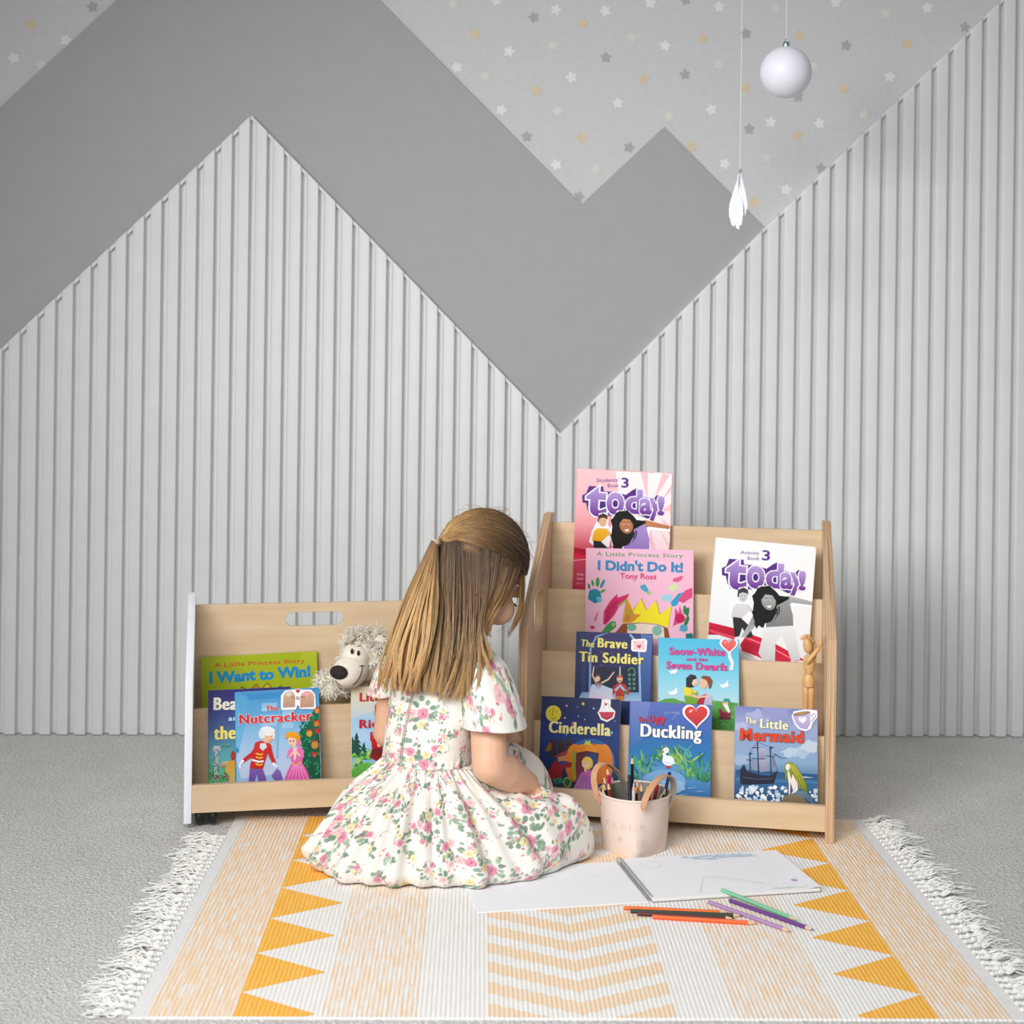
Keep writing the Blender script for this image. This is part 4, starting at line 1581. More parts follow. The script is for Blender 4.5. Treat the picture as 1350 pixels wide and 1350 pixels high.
def art_win(a):
    a.bg('a8b41c', 'aab620', '9cae16', '98a814')
    a.poly([(1000, 60), (1135, 55), (1140, 420), (900, 400)], 'b4be2c', 'a4b220')
    a.txt('A Little Princess Story', 222, 200, 1028, 158, 36, 'c8482a', .02, space=1.1, jig=2)
    a.txt('I Want to Win!', 182, 338, 1085, 278, 88, '1f8ec4', .055, jig=3)
    a.poly([(455, 470), (465, 368), (540, 400), (598, 345), (640, 392), (696, 335), (752, 388), (830, 360), (810, 470)], '4a4210')
    a.poly([(460, 470), (472, 380), (540, 410), (598, 355), (640, 402), (696, 345), (752, 398), (820, 372), (805, 470)], 'd8b81e', 'c8a018')
    a.poly([(560, 402), (598, 358), (622, 388), (600, 440)], 'c87a2a')


def art_beauty(a):
    a.bg('33306e', '3f4484', '4a6a9c', '5aa4ae', '5ab48a', '4aa45a')
    a.txt('Beauty', 218, 578, 620, 570, 108, 'f0ecdc', .018, 9, '22204a', .026)
    a.txt('and', 355, 672, 480, 668, 40, 'bfe0e8', .014, 4, '22305a', .02)
    a.txt('the Beast', 232, 836, 800, 812, 112, 'f0e27a', .018, 9, '2a2a50', .026)
    a.line([(268, 925), (262, 1070), (272, 1240)], 34, 'aab4bc', 34)
    a.poly([(225, 915), (240, 890), (300, 895), (300, 935), (240, 945)], 'c4ccd0', 'a0aab4')
    r_ = random.Random(2)
    pts = [(262 + 22 * math.sin(i * .9), 920 + i * 18) for i in range(18)]
    a.line(pts, 6, '3a4a3a')
    a.line([(290, 910), (330, 890), (360, 905), (388, 885)], 6, '3a6a4a')
    a.star(335, 892, 18, '4aa05a')
    leaves(a, 180, 250, 1010, 1240, 40, ['3f9a4a', '2a7a3a', '6ab85a'], 5, 20, 50, 12)
    leaves(a, 280, 420, 1100, 1240, 40, ['4a8a3a', '2f6a34', '7a9a4a'], 6, 20, 50, 12)
    for i in range(16):
        a.ell(r_.uniform(240, 410), r_.uniform(1130, 1240), 9, 9, r_.choice(['b03a6a', 'd06a8a', '8a2a5a']))
    a.poly([(290, 1050), (340, 1020), (410, 1030), (410, 1070), (300, 1080)], 'c8b89a', '8a7a6a')
    a.poly([(350, 1060), (372, 1025), (430, 1015), (440, 1240), (380, 1235), (388, 1160), (345, 1110)], 'd8962c', 'c8b070')
    a.ell(410, 975, 22, 40, 'a83a26')


def art_nut(a):
    a.bg('4a94cc', '5fa4d4', '8cbce0', 'b0c8e8', 'c4cce8', '8cb4dc')
    for x0_, y0_, x1_, y1_ in ((645, 520, 780, 590), (645, 620, 780, 720), (830, 560, 930, 640), (830, 660, 930, 740), (645, 740, 770, 900), (810, 750, 900, 900)):
        a.poly([(x0_, y0_), (x1_, y0_ - 8), (x1_, y1_ - 8), (x0_, y1_)], '86bce2', 'a8ccea')
    a.line([(800, 560), (800, 1000)], 16, '7ab0da')
    a.poly([(405, 425), (520, 470), (505, 700), (470, 880), (440, 1000), (505, 1230), (430, 1240)], '4fa0d0', '86c4e4')
    a.poly([(425, 900), (462, 920), (458, 950), (424, 945)], '2f86b8')
    a.poly([(500, 440), (800, 420), (1140, 385), (1150, 400), (820, 470), (540, 490)], '3f8cc8')
    a.poly([(430, 1180), (760, 1140), (850, 1150), (850, 1260), (430, 1260)], '9ab8e0')
    # decorated tree
    a.poly([(1130, 540), (1155, 560), (1195, 1220), (1060, 1230), (1000, 1080), (1020, 900), (985, 770), (1040, 720)], '1f6a4a', '14503a')
    leaves(a, 1000, 1180, 640, 1210, 90, ['1f7a4a', '2a8a54', '14583a', '3a9a6a'], 9, 26, 60, 16)
    for x, y, r, c in ((1140, 585, 22, 'e08a34'), (1140, 700, 24, 'd8792a'), (1078, 785, 26, 'e39a3c'), (1150, 770, 18, 'c8303a'), (1130, 885, 32, 'c88a3a'), (1130, 975, 16, 'd8503a')):
        a.ell(x, y, r, r * 1.1, c)
        a.poly([(x - 26, y - r - 14), (x, y - r - 4), (x + 26, y - r - 14), (x + 22, y - r + 8), (x, y - r), (x - 22, y - r + 8)], 'c42a2c')
    # gentleman bowing in a red coat
    a.line([(640, 880), (580, 960), (500, 1020)], 46, 'c82a26', 32)
    a.line([(500, 1010), (470, 1060), (480, 1085)], 26, 'eef0f4', 14)
    a.line([(715, 880), (745, 980), (775, 1040)], 44, 'c82a26', 32)
    a.line([(760, 1040), (800, 1075)], 26, 'eef0f4', 16)
    a.poly([(600, 860), (650, 845), (720, 865), (725, 920), (690, 1030), (675, 1090), (560, 1085), (570, 1010), (585, 930)], 'd8322a', 'c02420')
    a.line([(575, 1010), (640, 1028), (680, 1022)], 16, 'f0eef0')
    for y in (955, 985, 1045):
        a.line([(610, y), (650, y + 12), (672, y + 2)], 12, 'e8c43a')
    a.poly([(645, 870), (690, 865), (705, 900), (670, 935), (640, 905)], 'e4e8ec', 'cdd4dc')
    a.poly([(560, 1088), (675, 1092), (700, 1160), (720, 1225), (650, 1225), (622, 1130), (600, 1225), (555, 1225)], '7a5aa8', '6a4a98')
    a.ell(710, 810, 46, 56, 'f0bc98', 12)
    a.ell(705, 762, 68, 42, 'eef0f2', 8)
    a.ell(655, 790, 28, 40, 'e2e6ea', -10)
    a.ell(762, 800, 14, 34, 'dfe4e8')
    a.line([(690, 805), (705, 808)], 4, '5a3a2a')
    a.line([(735, 808), (750, 806)], 4, '5a3a2a')
    a.line([(715, 840), (728, 843), (738, 838)], 4, 'b0544a')
    a.poly([(755, 1150), (800, 1085), (830, 1110), (865, 1215), (800, 1215)], '8a6cb8', '6a4a9c')
    # lady in a pink gown
    a.poly([(930, 1035), (1020, 1035), (1075, 1120), (1105, 1215), (855, 1220), (895, 1110)], 'e86ab0', 'd84a9c')
    for i in range(6):
        a.line([(945 + i * 14, 1060), (890 + i * 40, 1210)], 9, 'f29ad0', 5)
    a.poly([(905, 915), (940, 905), (1000, 900), (1035, 940), (1020, 1040), (960, 1065), (925, 1035)], 'ea78b8', 'e060a8')
    a.line([(925, 1030), (965, 1062), (1020, 1030)], 8, 'f0c83a')
    a.poly([(935, 910), (975, 905), (965, 1000), (952, 1025)], 'f6d4c4')
    a.line([(910, 930), (890, 985), (935, 970)], 30, 'ea78b8', 22)
    a.line([(1015, 930), (1030, 985), (975, 955)], 30, 'ea78b8', 22)
    a.line([(905, 985), (945, 940)], 16, 'f3c8ae', 13)
    a.line([(1000, 980), (958, 930)], 16, 'f3c8ae', 13)
    a.line([(950, 905), (945, 870)], 26, 'f3c8ae')
    a.ell(930, 845, 42, 50, 'f4ccb0', -8)
    a.poly([(862, 830), (866, 785), (910, 765), (970, 775), (1000, 810), (990, 880), (968, 880), (960, 830), (905, 815)], 'f0a828', 'd88a1c')
    a.ell(990, 870, 20, 22, 'e47ab8')
    for e in (908, 938):
        a.ell(e, 850, 6, 9, '3a2a3a')
    a.line([(915, 882), (930, 884)], 5, 'c04a5a')
    w = 'f4f0f0'
    a.txt('The', 680, 585, 790, 578, 44, 'd8343a', .014, 4, w, .04)
    a.txt('Nutcracker', 452, 700, 1100, 668, 82, 'd82a30', .02, 6, w, .04)


def stick_fingers(a):
    a.poly([(815, 560), (812, 450), (850, 405), (940, 398), (962, 385), (985, 400), (1080, 398), (1118, 440), (1130, 555), (1115, 570), (990, 570), (965, 530), (950, 575), (825, 580)], 'f8f6f6')
    for x0_, x1_, c_, d_ in ((833, 941, 'd2b29a', 'b8927a'), (986, 1110, 'dcae96', 'bc8e76')):
        m_, w_ = (x0_ + x1_) / 2, (x1_ - x0_) / 2
        a.poly([(x0_, 558), (x0_, 470)] + [(m_ - w_ * math.cos(q), 470 - 58 * math.sin(q)) for q in np.linspace(0, math.pi, 14)] + [(x1_, 470), (x1_, 552)], c_, d_)
    a.ell(880, 440, 26, 20, 'e8d0c4')
    a.ell(1045, 432, 30, 22, 'e8a8b0')
    for x, y in ((912, 462), (928, 475), (1000, 465), (1018, 468)):
        a.ell(x, y, 5, 6, '2a2220')
    a.line([(955, 460), (958, 490)], 8, '2a2a2a')
    a.line([(972, 460), (974, 490)], 8, '2a2a2a')
    heart(a, 962, 412, 20, 'c8242c', 'b01a22', 'f8f4f4', 1.3)


def art_red(a):
    a.bg('e6e0c4', 'c8d8dc', 'a8ccec', 'b4d8f4', '8cc0ec', '9ccf8a', '5aa84a')
    a.poly([(412, 540), (640, 540), (640, 700), (412, 760)], 'ead9b4', 'c4d4dc')
    for x, y, s_ in ((460, 860, 1.0), (515, 930, .7), (430, 890, .8)):
        for i in range(5):
            w = (18 + i * 16) * s_
            yy = y + i * 34 * s_
            a.poly([(x, yy), (x + w, yy + 46 * s_), (x - w, yy + 46 * s_)], '1f4a44', '2a5a4a')
    for i in range(70):
        r_ = random.Random(i)
        a.blob(r_.uniform(412, 560), r_.uniform(1000, 1220), r_.uniform(8, 20), r_.choice(['5aa84a', '86c45a', '3f8a3c', 'a8d47a']), i, 9)
    a.poly([(412, 1130), (520, 1080), (640, 1090), (640, 1240), (412, 1240)], '6ab84a', '4a9a3c')
    a.poly([(565, 905), (640, 895), (650, 985), (575, 985)], 'd02a2a', 'b41c20')
    a.ell(625, 945, 14, 24, 'f0c4a4')
    a.poly([(555, 1040), (575, 985), (650, 980), (660, 1090)], '5a2a2a', 'b42024')
    o = '6a1a1c'
    a.txt('Little', 475, 640, 690, 636, 58, 'd0282c', .02, 4, o, .016)
    a.txt('Red', 590, 745, 760, 742, 78, 'd0282c', .02, 4, o, .016)
    a.txt('Riding', 478, 832, 760, 826, 58, 'd0282c', .02, 4, o, .016)
    a.txt('Hood', 560, 920, 760, 916, 58, 'd0282c', .02, 4, o, .016)


Z = zf_(250, 850, 6.75)
book('picture_book', 'lime green picture book with blue title at the back of the low case', lcase, LF, None, Z(102, 112), Z(1133, 57), LFLOOR[1], lplane(1, 0, .06), (102, 112), (1133, 57), art_win, .007, '9aa818', 'a8b41c')
book('picture_book', 'violet to teal reader half hidden behind its blue neighbour in the low case', lcase, LF, None, Z(165, 408), Z(900, 372), LFLOOR[0], lplane(0, 0), (165, 408), (900, 372), art_beauty, .006, '33306e', '5aa4ae')
book('picture_book', 'light blue reader with red title, a man in red and a lady in pink', lcase, LF, None, Z(403, 424), Z(1150, 380), LFLOOR[0], lplane(0, .0085), (403, 424), (1150, 380), art_nut, .006, '4a94cc', 'd0dcec', stick=[('sticker', stick_fingers)])
Z = zf_(390, 810, 5.6267)
book('picture_book', 'pale blue reader with red lettering and fir trees, partly behind the girl', lcase, LF, None, Z(411, 537), Z(1015, 520), LFLOOR[0], lplane(0, 0), (411, 537), (1015, 520), art_red, .006, 'dcd8c4', 'c8d8dc')
# ------------------------------------------------------------------ the girl
def build_np(name, V, Q, mats, parent=None, C=None, angle=None, midx=None):
    me = bpy.data.meshes.new(name)
    V = np.asarray(V, dtype=np.float32)
    Q = np.asarray(Q, dtype=np.int32)
    k = Q.shape[1]
    me.vertices.add(len(V))
    me.vertices.foreach_set('co', V.ravel())
    me.loops.add(Q.size)
    me.loops.foreach_set('vertex_index', Q.ravel())
    me.polygons.add(len(Q))
    me.polygons.foreach_set('loop_start', np.arange(0, Q.size, k, dtype=np.int32))
    me.update(calc_edges=True)
    me.validate()
    me.polygons.foreach_set('use_smooth', np.ones(len(me.polygons), dtype=bool))
    for m in (mats if isinstance(mats, (list, tuple)) else [mats]):
        me.materials.append(m)
    if C is not None:
        at = me.color_attributes.new('Col', 'FLOAT_COLOR', 'POINT')
        arr = np.ones((len(V), 4), dtype=np.float32)
        arr[:, :3] = C
        at.data.foreach_set('color', arr.ravel())
    if angle:
        me.set_sharp_from_angle(angle=math.radians(angle))
    o = bpy.data.objects.new(name, me)
    SC.collection.objects.link(o)
    if parent:
        o.parent = parent
    return o


def grid_quads(n, m, wrap=True):
    """n rows of m vertices"""
    i, j = np.meshgrid(np.arange(n - 1), np.arange(m if wrap else m - 1), indexing='ij')
    j2 = (j + 1) % m
    return np.stack([i * m + j, i * m + j2, (i + 1) * m + j2, (i + 1) * m + j], -1).reshape(-1, 4)


def nv(v):
    return np.array(tuple(v), float)


tf, tr = np.array((.6, .8, 0)), np.array((.8, -.6, 0))
Wc, Sc = nv(P(563, 1000, 2.79)), nv(P(583, 884, 2.83))
Nb = nv(P(596, 858, 2.845))
Hc = nv(P(634, 741, 2.88))
az, pt = math.radians(46), math.radians(30)
hf = np.array((math.cos(az) * math.cos(pt), math.sin(az) * math.cos(pt), -math.sin(pt)))
hr = np.array((math.sin(az), -math.cos(az), 0))
hu = np.cross(hr, hf)
HB = np.stack([hr, hf, hu])            # rows: head axes
HR = np.array((.077, .094, .087))
Hp = lambda x, y, z: Hc + hr * x + hf * y + hu * z
HM = Matrix(((hr[0], hf[0], hu[0]), (hr[1], hf[1], hu[1]), (hr[2], hf[2], hu[2])))

girl = empty('person', (Wc[0], Wc[1], 0.0045), 'small girl in a white floral dress sitting on the rug with her back turned', 'person')
GI = Matrix.Translation((-Wc[0], -Wc[1], -.0045))


def under(o, parent):
    """parent keeping world coordinates of mesh data given in world space"""
    o.parent = parent
    o.matrix_parent_inverse = Matrix.Identity(4)
    o.matrix_local = GI if parent is girl else Matrix.Identity(4)
    return o


M_SKIN = mat('skin', S(226, 182, 152), S(218, 170, 139), .5, (40, 40, 40), .02, 500, .35, sss=.12)
body = MB()


def seg(p, q, r0, r1, n=16, k=8):
    """rounded limb segment"""
    p, q = Vector(p), Vector(q)
    d = (q - p).normalized()
    pts, rr = [], []
    for i in range(5):
        a = math.pi / 2 * (1 - i / 4)
        pts.append(p - d * r0 * math.sin(a)); rr.append(max(r0 * math.cos(a), 1e-4))
    for i in range(1, k):
        pts.append(p.lerp(q, i / k)); rr.append(r0 + (r1 - r0) * i / k)
    for i in range(5):
        a = math.pi / 2 * i / 4
        pts.append(q + d * r1 * math.sin(a)); rr.append(max(r1 * math.cos(a), 1e-4))
    body.tube(pts, rr, n)


def chain(pts, rads):
    for a, b2, r0, r1 in zip(pts, pts[1:], rads, rads[1:]):
        seg(a, b2, r0, r1)


# head
eb = lambda x, y, z, r: body.ball(Hp(x, y, z), r, 28, 18, M=HM)
eb(0, 0, 0, tuple(HR))
eb(0, .030, -.055, (.060, .064, .072))
eb(0, .062, -.112, (.026, .026, .022))                      # chin
eb(0, .030, -.100, (.046, .046, .034))                      # jaw
for s_ in (-1, 1):
    eb(s_ * .036, .062, -.070, (.030, .030, .032))          # cheeks
    eb(s_ * .032, .086, -.024, (.022, .012, .010))          # brow
    eb(s_ * .077, -.008, -.032, (.008, .016, .026))         # ears
    eb(s_ * .081, -.015, -.028, (.005, .010, .018))
eb(0, .098, -.050, (.010, .012, .016))                      # nose
eb(0, .104, -.060, (.0125, .011, .009))
eb(0, .090, -.082, (.020, .010, .008))                      # lips' mound
chain([Nb + (0, 0, -.01), Hp(0, -.022, -.070)], [.034, .036])
# trunk
hips = np.array((Wc[0], Wc[1], .085))
chain([hips, Wc, (Wc + Sc) / 2, Sc], [.070, .058, .060, .056])
Sr, Sl = nv(P(640, 890, 2.765)), nv(P(519, 893, 2.892))
chain([Sc, Sr], [.034, .031])
chain([Sc, Sl], [.034, .029])
chain([Sc, Nb], [.036, .032])
# right arm
Er, Wr = nv(P(646, 1008, 2.705)), nv(P(694, 1033, 2.775))
chain([Sr, Sr * .5 + Er * .5, Er, Er * .6 + Wr * .4, Wr], [.031, .034, .0345, .034, .0245])
# left arm
El, Wl = nv(P(511, 966, 2.905)), nv(P(640, 975, 2.93))
chain([Sl, Sl * .5 + El * .5, El, El * .6 + Wl * .4, Wl], [.028, .029, .029, .028, .021])


def hand(wrist, d, up, side, curl, k=1.0):
    """palm and five bent fingers. d: along the hand, up: back of the hand, side: towards the thumb"""
    d, up = np.array(d, float), np.array(up, float)
    d /= np.linalg.norm(d)
    up -= d * (up @ d)
    up /= np.linalg.norm(up)
    s_ = np.cross(d, up) * side
    for w in (-.018, -.006, .006, .018):
        seg(wrist + s_ * w * .55 * k, wrist + d * .042 * k + s_ * w * k, .0125 * k, .0098 * k)
    for w, L in ((-.0195, .031), (-.0065, .037), (.0065, .040), (.0195, .035)):
        p = wrist + d * .045 * k + s_ * w * k
        a = 0
        for f_, seglen in enumerate((.42, .32, .26)):
            a += curl * (.6, 1.0, .8)[f_]
            q = p + (d * math.cos(a) - up * math.sin(a)) * L * seglen * 1.25 * k
            seg(p, q, (.0070, .0064, .0058)[f_] * k, (.0064, .0058, .0050)[f_] * k, 12, 3)
            p = q
    p = wrist + d * .012 * k + s_ * .016 * k
    for a, L, r in ((.9, .024, .0098), (.55, .020, .0078), (.3, .017, .0066)):
        q = p + (d * math.cos(a) + s_ * math.sin(a)) * L * k - up * .006 * k
        seg(p, q, r * k, r * .86 * k, 12, 3)
        p = q


hand(Wr, nv(P(722, 1052, 2.83)) - Wr, (-.1, -.35, .95), 1, .42, .95)
hand(Wl, nv(P(676, 966, 2.905)) - Wl, (-.2, -.6, .75), -1, .75, .9)
# folded legs under the skirt
hipR, hipL = hips + tr * .045, hips - tr * .045
kR, kL = np.array((.108, 2.765, .070)), np.array((.035, 2.890, .108))
aR, aL = np.array((-.02, 2.72, .045)), np.array((.085, 2.80, .045))
chain([hipR, kR], [.060, .042])
chain([hipL, kL], [.060, .042])
chain([kR, aR], [.040, .026])
chain([kL, aL], [.040, .026])
chain([aR, aR + np.array((-.055, -.02, -.012))], [.024, .020])
chain([aL, aL + np.array((.045, -.015, -.012))], [.024, .018])
braw = body.build('raw_body', M_SKIN)
md = braw.modifiers.new('remesh', 'REMESH')
md.mode = 'VOXEL'
md.voxel_size = .0026
md = braw.modifiers.new('smooth', 'SMOOTH')
md.factor, md.iterations = .5, 5
dg = bpy.context.evaluated_depsgraph_get()
me = bpy.data.meshes.new_from_object(braw.evaluated_get(dg))
bpy.data.objects.remove(braw)
me.name = 'body'
for p_ in me.polygons:
    p_.use_smooth = True
bo = bpy.data.objects.new('body', me)
SC.collection.objects.link(bo)
if not me.materials:
    me.materials.append(M_SKIN)
under(bo, girl)

# eyes, lashes, mouth
M_EYEW = mat('eye_white', (.85, .83, .8), None, .2)
M_IRIS = mat('eye_brown', S(70, 45, 30), None, .15)
M_LASH = mat('dark_lashes', S(45, 30, 22), None, .6)
M_LIP = mat('lips', S(205, 125, 115), None, .4)
for s_ in (-1, 1):
    mb = MB()
    mb.ball(Hp(s_ * .031, .0735, -.040), (.0125, .0120, .0088), 16, 10, 0, None, HM)
    mb.ball(Hp(s_ * .031, .0822, -.042), (.006, .004, .006), 12, 8, 1, None, HM)
    under(mb.build('eye', [M_EYEW, M_IRIS], None), girl)
    mb = MB()
    for i in range(12):
        u = (i - 5.5) / 5.5
        p = Hp(s_ * (.033 + .013 * u), .0925 - .004 * u * u - .003 * max(0, s_ * u * s_), -.044 - .002 * u * u)
        q = p + hf * .010 + hr * s_ * .004 * (u + .4) - hu * .003
        mb.tube([p, (p + q) / 2 - hu * .0015, q], [.0008, .0006, .0002], 4)
    under(mb.build('eyelashes', M_LASH, None), girl)
    mb = MB()
    mb.tube([Hp(s_ * (.014 + .03 * t), .0955 - .012 * t * t, -.016 + .006 * math.sin(t * 2.6)) for t in (0, .25, .5, .75, 1)], [.001, .0022, .002, .0016, .0006], 5)
    under(mb.build('eyebrow', mat('brow_hair', S(120, 88, 60), None, .7), None), girl)
mb = MB()
for dz, r in ((.0025, .0028), (-.0035, .0034)):
    mb.tube([Hp(x, .1005 - 12 * x * x, -.082 + dz) for x in np.linspace(-.017, .017, 9)], [r * math.cos(u * 1.4) + .0004 for u in np.linspace(-1, 1, 9)], 8)
under(mb.build('lips', M_LIP, None), girl)

# ------------------------------------------------------------------ dress
M_DRESS = colmat('floral_cotton', .8, .25, 0, .15, 900, sheen=.1)


def paint(U, seed, cell=.041, bounds=None):
    """rose print on cream cotton: colour for every (u, v) in metres"""
    n = len(U)
    base = np.array(H('f0ebe2'))
    C = np.tile(base, (n, 1)).astype(np.float32)
    r_ = random.Random(seed)
    u0, v0 = U.min(0) - .03
    u1, v1 = U.max(0) + .03
    order = np.argsort(U[:, 0])
    us_ = U[order, 0]

    def ellipse(cx, cy, rx, ry, rot, col, a=1.0, soft=0):
        R = max(rx, ry) * 1.1
        lo, hi = np.searchsorted(us_, cx - R), np.searchsorted(us_, cx + R)
        ix = order[lo:hi]
        if not len(ix):
            return
        d = U[ix] - (cx, cy)
        c, s_ = math.cos(rot), math.sin(rot)
        x, y = (d[:, 0] * c + d[:, 1] * s_) / rx, (-d[:, 0] * s_ + d[:, 1] * c) / ry
        q = x * x + y * y
        k = ix[q < 1]
        al = a if not soft else (a * np.clip((1 - q[q < 1]) * 3, 0, 1))[:, None]
        C[k] = C[k] * (1 - al) + np.array(H(col)) * al

    def leaf(cx, cy, L, w, an, dark):
        ellipse(cx + L / 2 * math.cos(an), cy + L / 2 * math.sin(an), L / 2, w, an, ('a6bea4', '8aa68f', '6d8d75')[dark], .9)
        ellipse(cx + L * .5 * math.cos(an), cy + L * .5 * math.sin(an), L * .42, w * .18, an, '5c7862', .5)

    def rose(cx, cy, R, pal):
        for k in range(7):
            a = k * 2 * math.pi / 7 + r_.uniform(-.2, .2)
            ellipse(cx + R * .55 * math.cos(a), cy + R * .55 * math.sin(a), R * .5, R * .42, a, pal[k % 2], .95)
        ellipse(cx, cy, R * .72, R * .66, 0, pal[2], .9)
        for k in range(5):
            a = k * 2 * math.pi / 5 + r_.uniform(-.3, .3)
            ellipse(cx + R * .34 * math.cos(a), cy + R * .34 * math.sin(a), R * .34, R * .2, a + 1.2, pal[(k + 1) % 2], .9)
            ellipse(cx + R * .50 * math.cos(a + .5), cy + R * .50 * math.sin(a + .5), R * .30, R * .07, a + 2.0, pal[3], .7)
        ellipse(cx, cy, R * .26, R * .22, 0, pal[3], .95)
        ellipse(cx - R * .05, cy + R * .06, R * .12, R * .1, 0, pal[4], .9)

    pink = ('e6a6b4', 'd98ba0', 'dd96a8', 'c26a84', 'a24a66')
    pale = ('f2cecd', 'ebb8ba', 'efc2c2', 'dc9aa0', 'c97f8a')
    yel = ('f2e4bc', 'ecd9a6', 'efdeb0', 'd2b27a', 'aa7d58')
    g = 0
    y = v0
    while y < v1:
        x = u0 + (cell * .5 if g % 2 else 0)
        while x < u1:
            cx, cy = x + r_.uniform(-.3, .3) * cell, y + r_.uniform(-.3, .3) * cell
            t = r_.random()
            rot = r_.uniform(0, 6.28)
            if t < .52:
                R = r_.uniform(.0070, .0110) * (1.12 if t < .22 else .72)
                for k in range(r_.randint(11, 16)):          # leaves round the bunch
                    a = rot + k * .40 + r_.uniform(-.2, .2)
                    d = R * r_.uniform(.7, 2.0)
                    leaf(cx + d * math.cos(a), cy + d * math.sin(a), R * r_.uniform(.8, 1.25), R * r_.uniform(.28, .45), a + r_.uniform(-.5, .5), r_.randint(0, 2))
                rose(cx, cy, R, pink if t < .36 else pale)
                a = rot + r_.uniform(-.5, .5)
                rose(cx + R * 1.75 * math.cos(a), cy + R * 1.75 * math.sin(a), R * .8, pale if t < .36 else pink)
                a += 1.5
                rose(cx + R * 1.8 * math.cos(a), cy + R * 1.8 * math.sin(a), R * .75, yel)
                for k in range(6):
                    a = r_.uniform(0, 6.28)
                    d = R * r_.uniform(1.9, 3.0)
                    ellipse(cx + d * math.cos(a), cy + d * math.sin(a), R * .22, R * .16, a, r_.choice(('d9798c', 'c9566e', 'e7c98f')), .85)
            elif t < .84:
                for k in range(r_.randint(7, 12)):
                    a = rot + r_.uniform(-1.2, 1.2)
                    d = r_.uniform(.002, .014)
                    leaf(cx + d * math.cos(a), cy + d * math.sin(a), r_.uniform(.006, .011), r_.uniform(.0022, .0038), a + r_.uniform(-.8, .8), r_.randint(0, 2))
                rose(cx, cy, r_.uniform(.0048, .0070), r_.choice((pink, pale, yel)))
                for k in range(4):
                    a = r_.uniform(0, 6.28)
                    ellipse(cx + .012 * math.cos(a), cy + .012 * math.sin(a), .0022, .0016, a, r_.choice(('d9798c', 'c9566e', 'e4c488')), .85)
            else:
                for k in range(9):                           # faint stems and buds
                    a = rot + k * .25
                    d = .004 + k * .0025
                    ellipse(cx + d * math.cos(a), cy + d * math.sin(a), .0024, .0013, a, ('c3cbbb', 'b4c2ac')[k % 2], .7)
                ellipse(cx, cy, .003, .0022, rot, 'd58a98', .9)
            x += cell
        y += cell * .86
        g += 1
    return C


def noise1(th, n, amp, seed, k=10):
    """smooth periodic noise over an angle"""
    r_ = np.random.default_rng(seed)
    o = np.zeros_like(th)
    for i in range(k):
        f_ = n * (.6 + .8 * i / k)
        o += np.sin(np.round(f_) * th + r_.uniform(0, 6.28)) * r_.uniform(.4, 1)
    return amp * o / math.sqrt(k)


# plan of the skirt: where its widest line runs over the rug, as angle/radius round the waist
hem = []
for px, py, z in ((404, 1122, .03), (412, 1142, .02), (440, 1160, .012), (495, 1169, .01), (562, 1171, .008), (620, 1173, .008), (670, 1169, .008), (715, 1158, .008), (752, 1139, .012), (780, 1117, .02)):
    g = nv(G(px, py, z)) - Wc
    hem.append((math.degrees(math.atan2(g[1], g[0])) % 360, math.hypot(g[0], g[1])))
hem += [(353, .333), (1, .322), (9, .282), (15, .262), (24, .284), (38, .232), (55, .196), (75, .180), (100, .175), (125, .18), (150, .19)]
hem.sort()
print('## hem', [(round(a), round(r, 3)) for a, r in hem])
ha_ = np.radians([a for a, _ in hem])
hr_ = np.array([r for _, r in hem])
NT_, NS_ = 900, 230
th = np.linspace(0, 2 * math.pi, NT_, endpoint=False)
R_ = np.interp(th, np.concatenate([ha_ - 2 * math.pi, ha_, ha_ + 2 * math.pi]), np.tile(hr_, 3))
ker = np.hanning(41); ker /= ker.sum()
R_ = np.convolve(np.concatenate([R_[-20:], R_, R_[:20]]), ker, 'valid')[:NT_]


def bump_(th, c, w):
    d = (th - math.radians(c) + math.pi) % (2 * math.pi) - math.pi
    return np.exp(-(d / math.radians(w)) ** 2)


k1, k2 = bump_(th, -9, 21), bump_(th, 27, 17)
kap = np.clip(k1 + k2, 0, 1) * (1 - .5 * bump_(th, 12, 8))
zt = (.128 * k1 + .202 * k2) / np.maximum(k1 + k2, 1e-6)
zw = Wc[2]
wa, wb = .092, .072
ct, st_ = np.cos(th), np.sin(th)
cu_, su_ = ct * tr[0] + st_ * tr[1], ct * tf[0] + st_ * tf[1]
w0 = 1 / np.sqrt((cu_ / wa) ** 2 + (su_ / wb) ** 2)
s_ = np.linspace(0, 1, NS_)[:, None]
SB = .84                                     # below this the hem rolls under
sl_ = np.clip(s_ / SB, 0, 1)
roll = np.clip((s_ - SB) / (1 - SB), 0, 1) * math.pi * .86
rr = w0 + (R_ - w0) * sl_ ** .96
zb = .030
zc = zb + (zw - zb) * (1 - sl_) ** 1.02 + .012 * np.sin(math.pi * sl_) ** 2
zl_ = zt + (zw - zt) * np.exp(-(sl_ / .20) ** 1.4)
fall = np.clip((sl_ - .45) / .55, 0, 1)
zl_ = zb + (zl_ - zb) * np.sqrt(np.clip(1 - fall ** 2.6, 0, 1))
Zs = zc * (1 - kap) + zl_ * kap
rr = rr - .017 * (1 - np.cos(roll))
Zs = Zs - (zb - .0075) * np.sin(np.minimum(roll, math.pi / 2)) + .004 * np.clip(roll - math.pi / 2, 0, 2) / 1.2
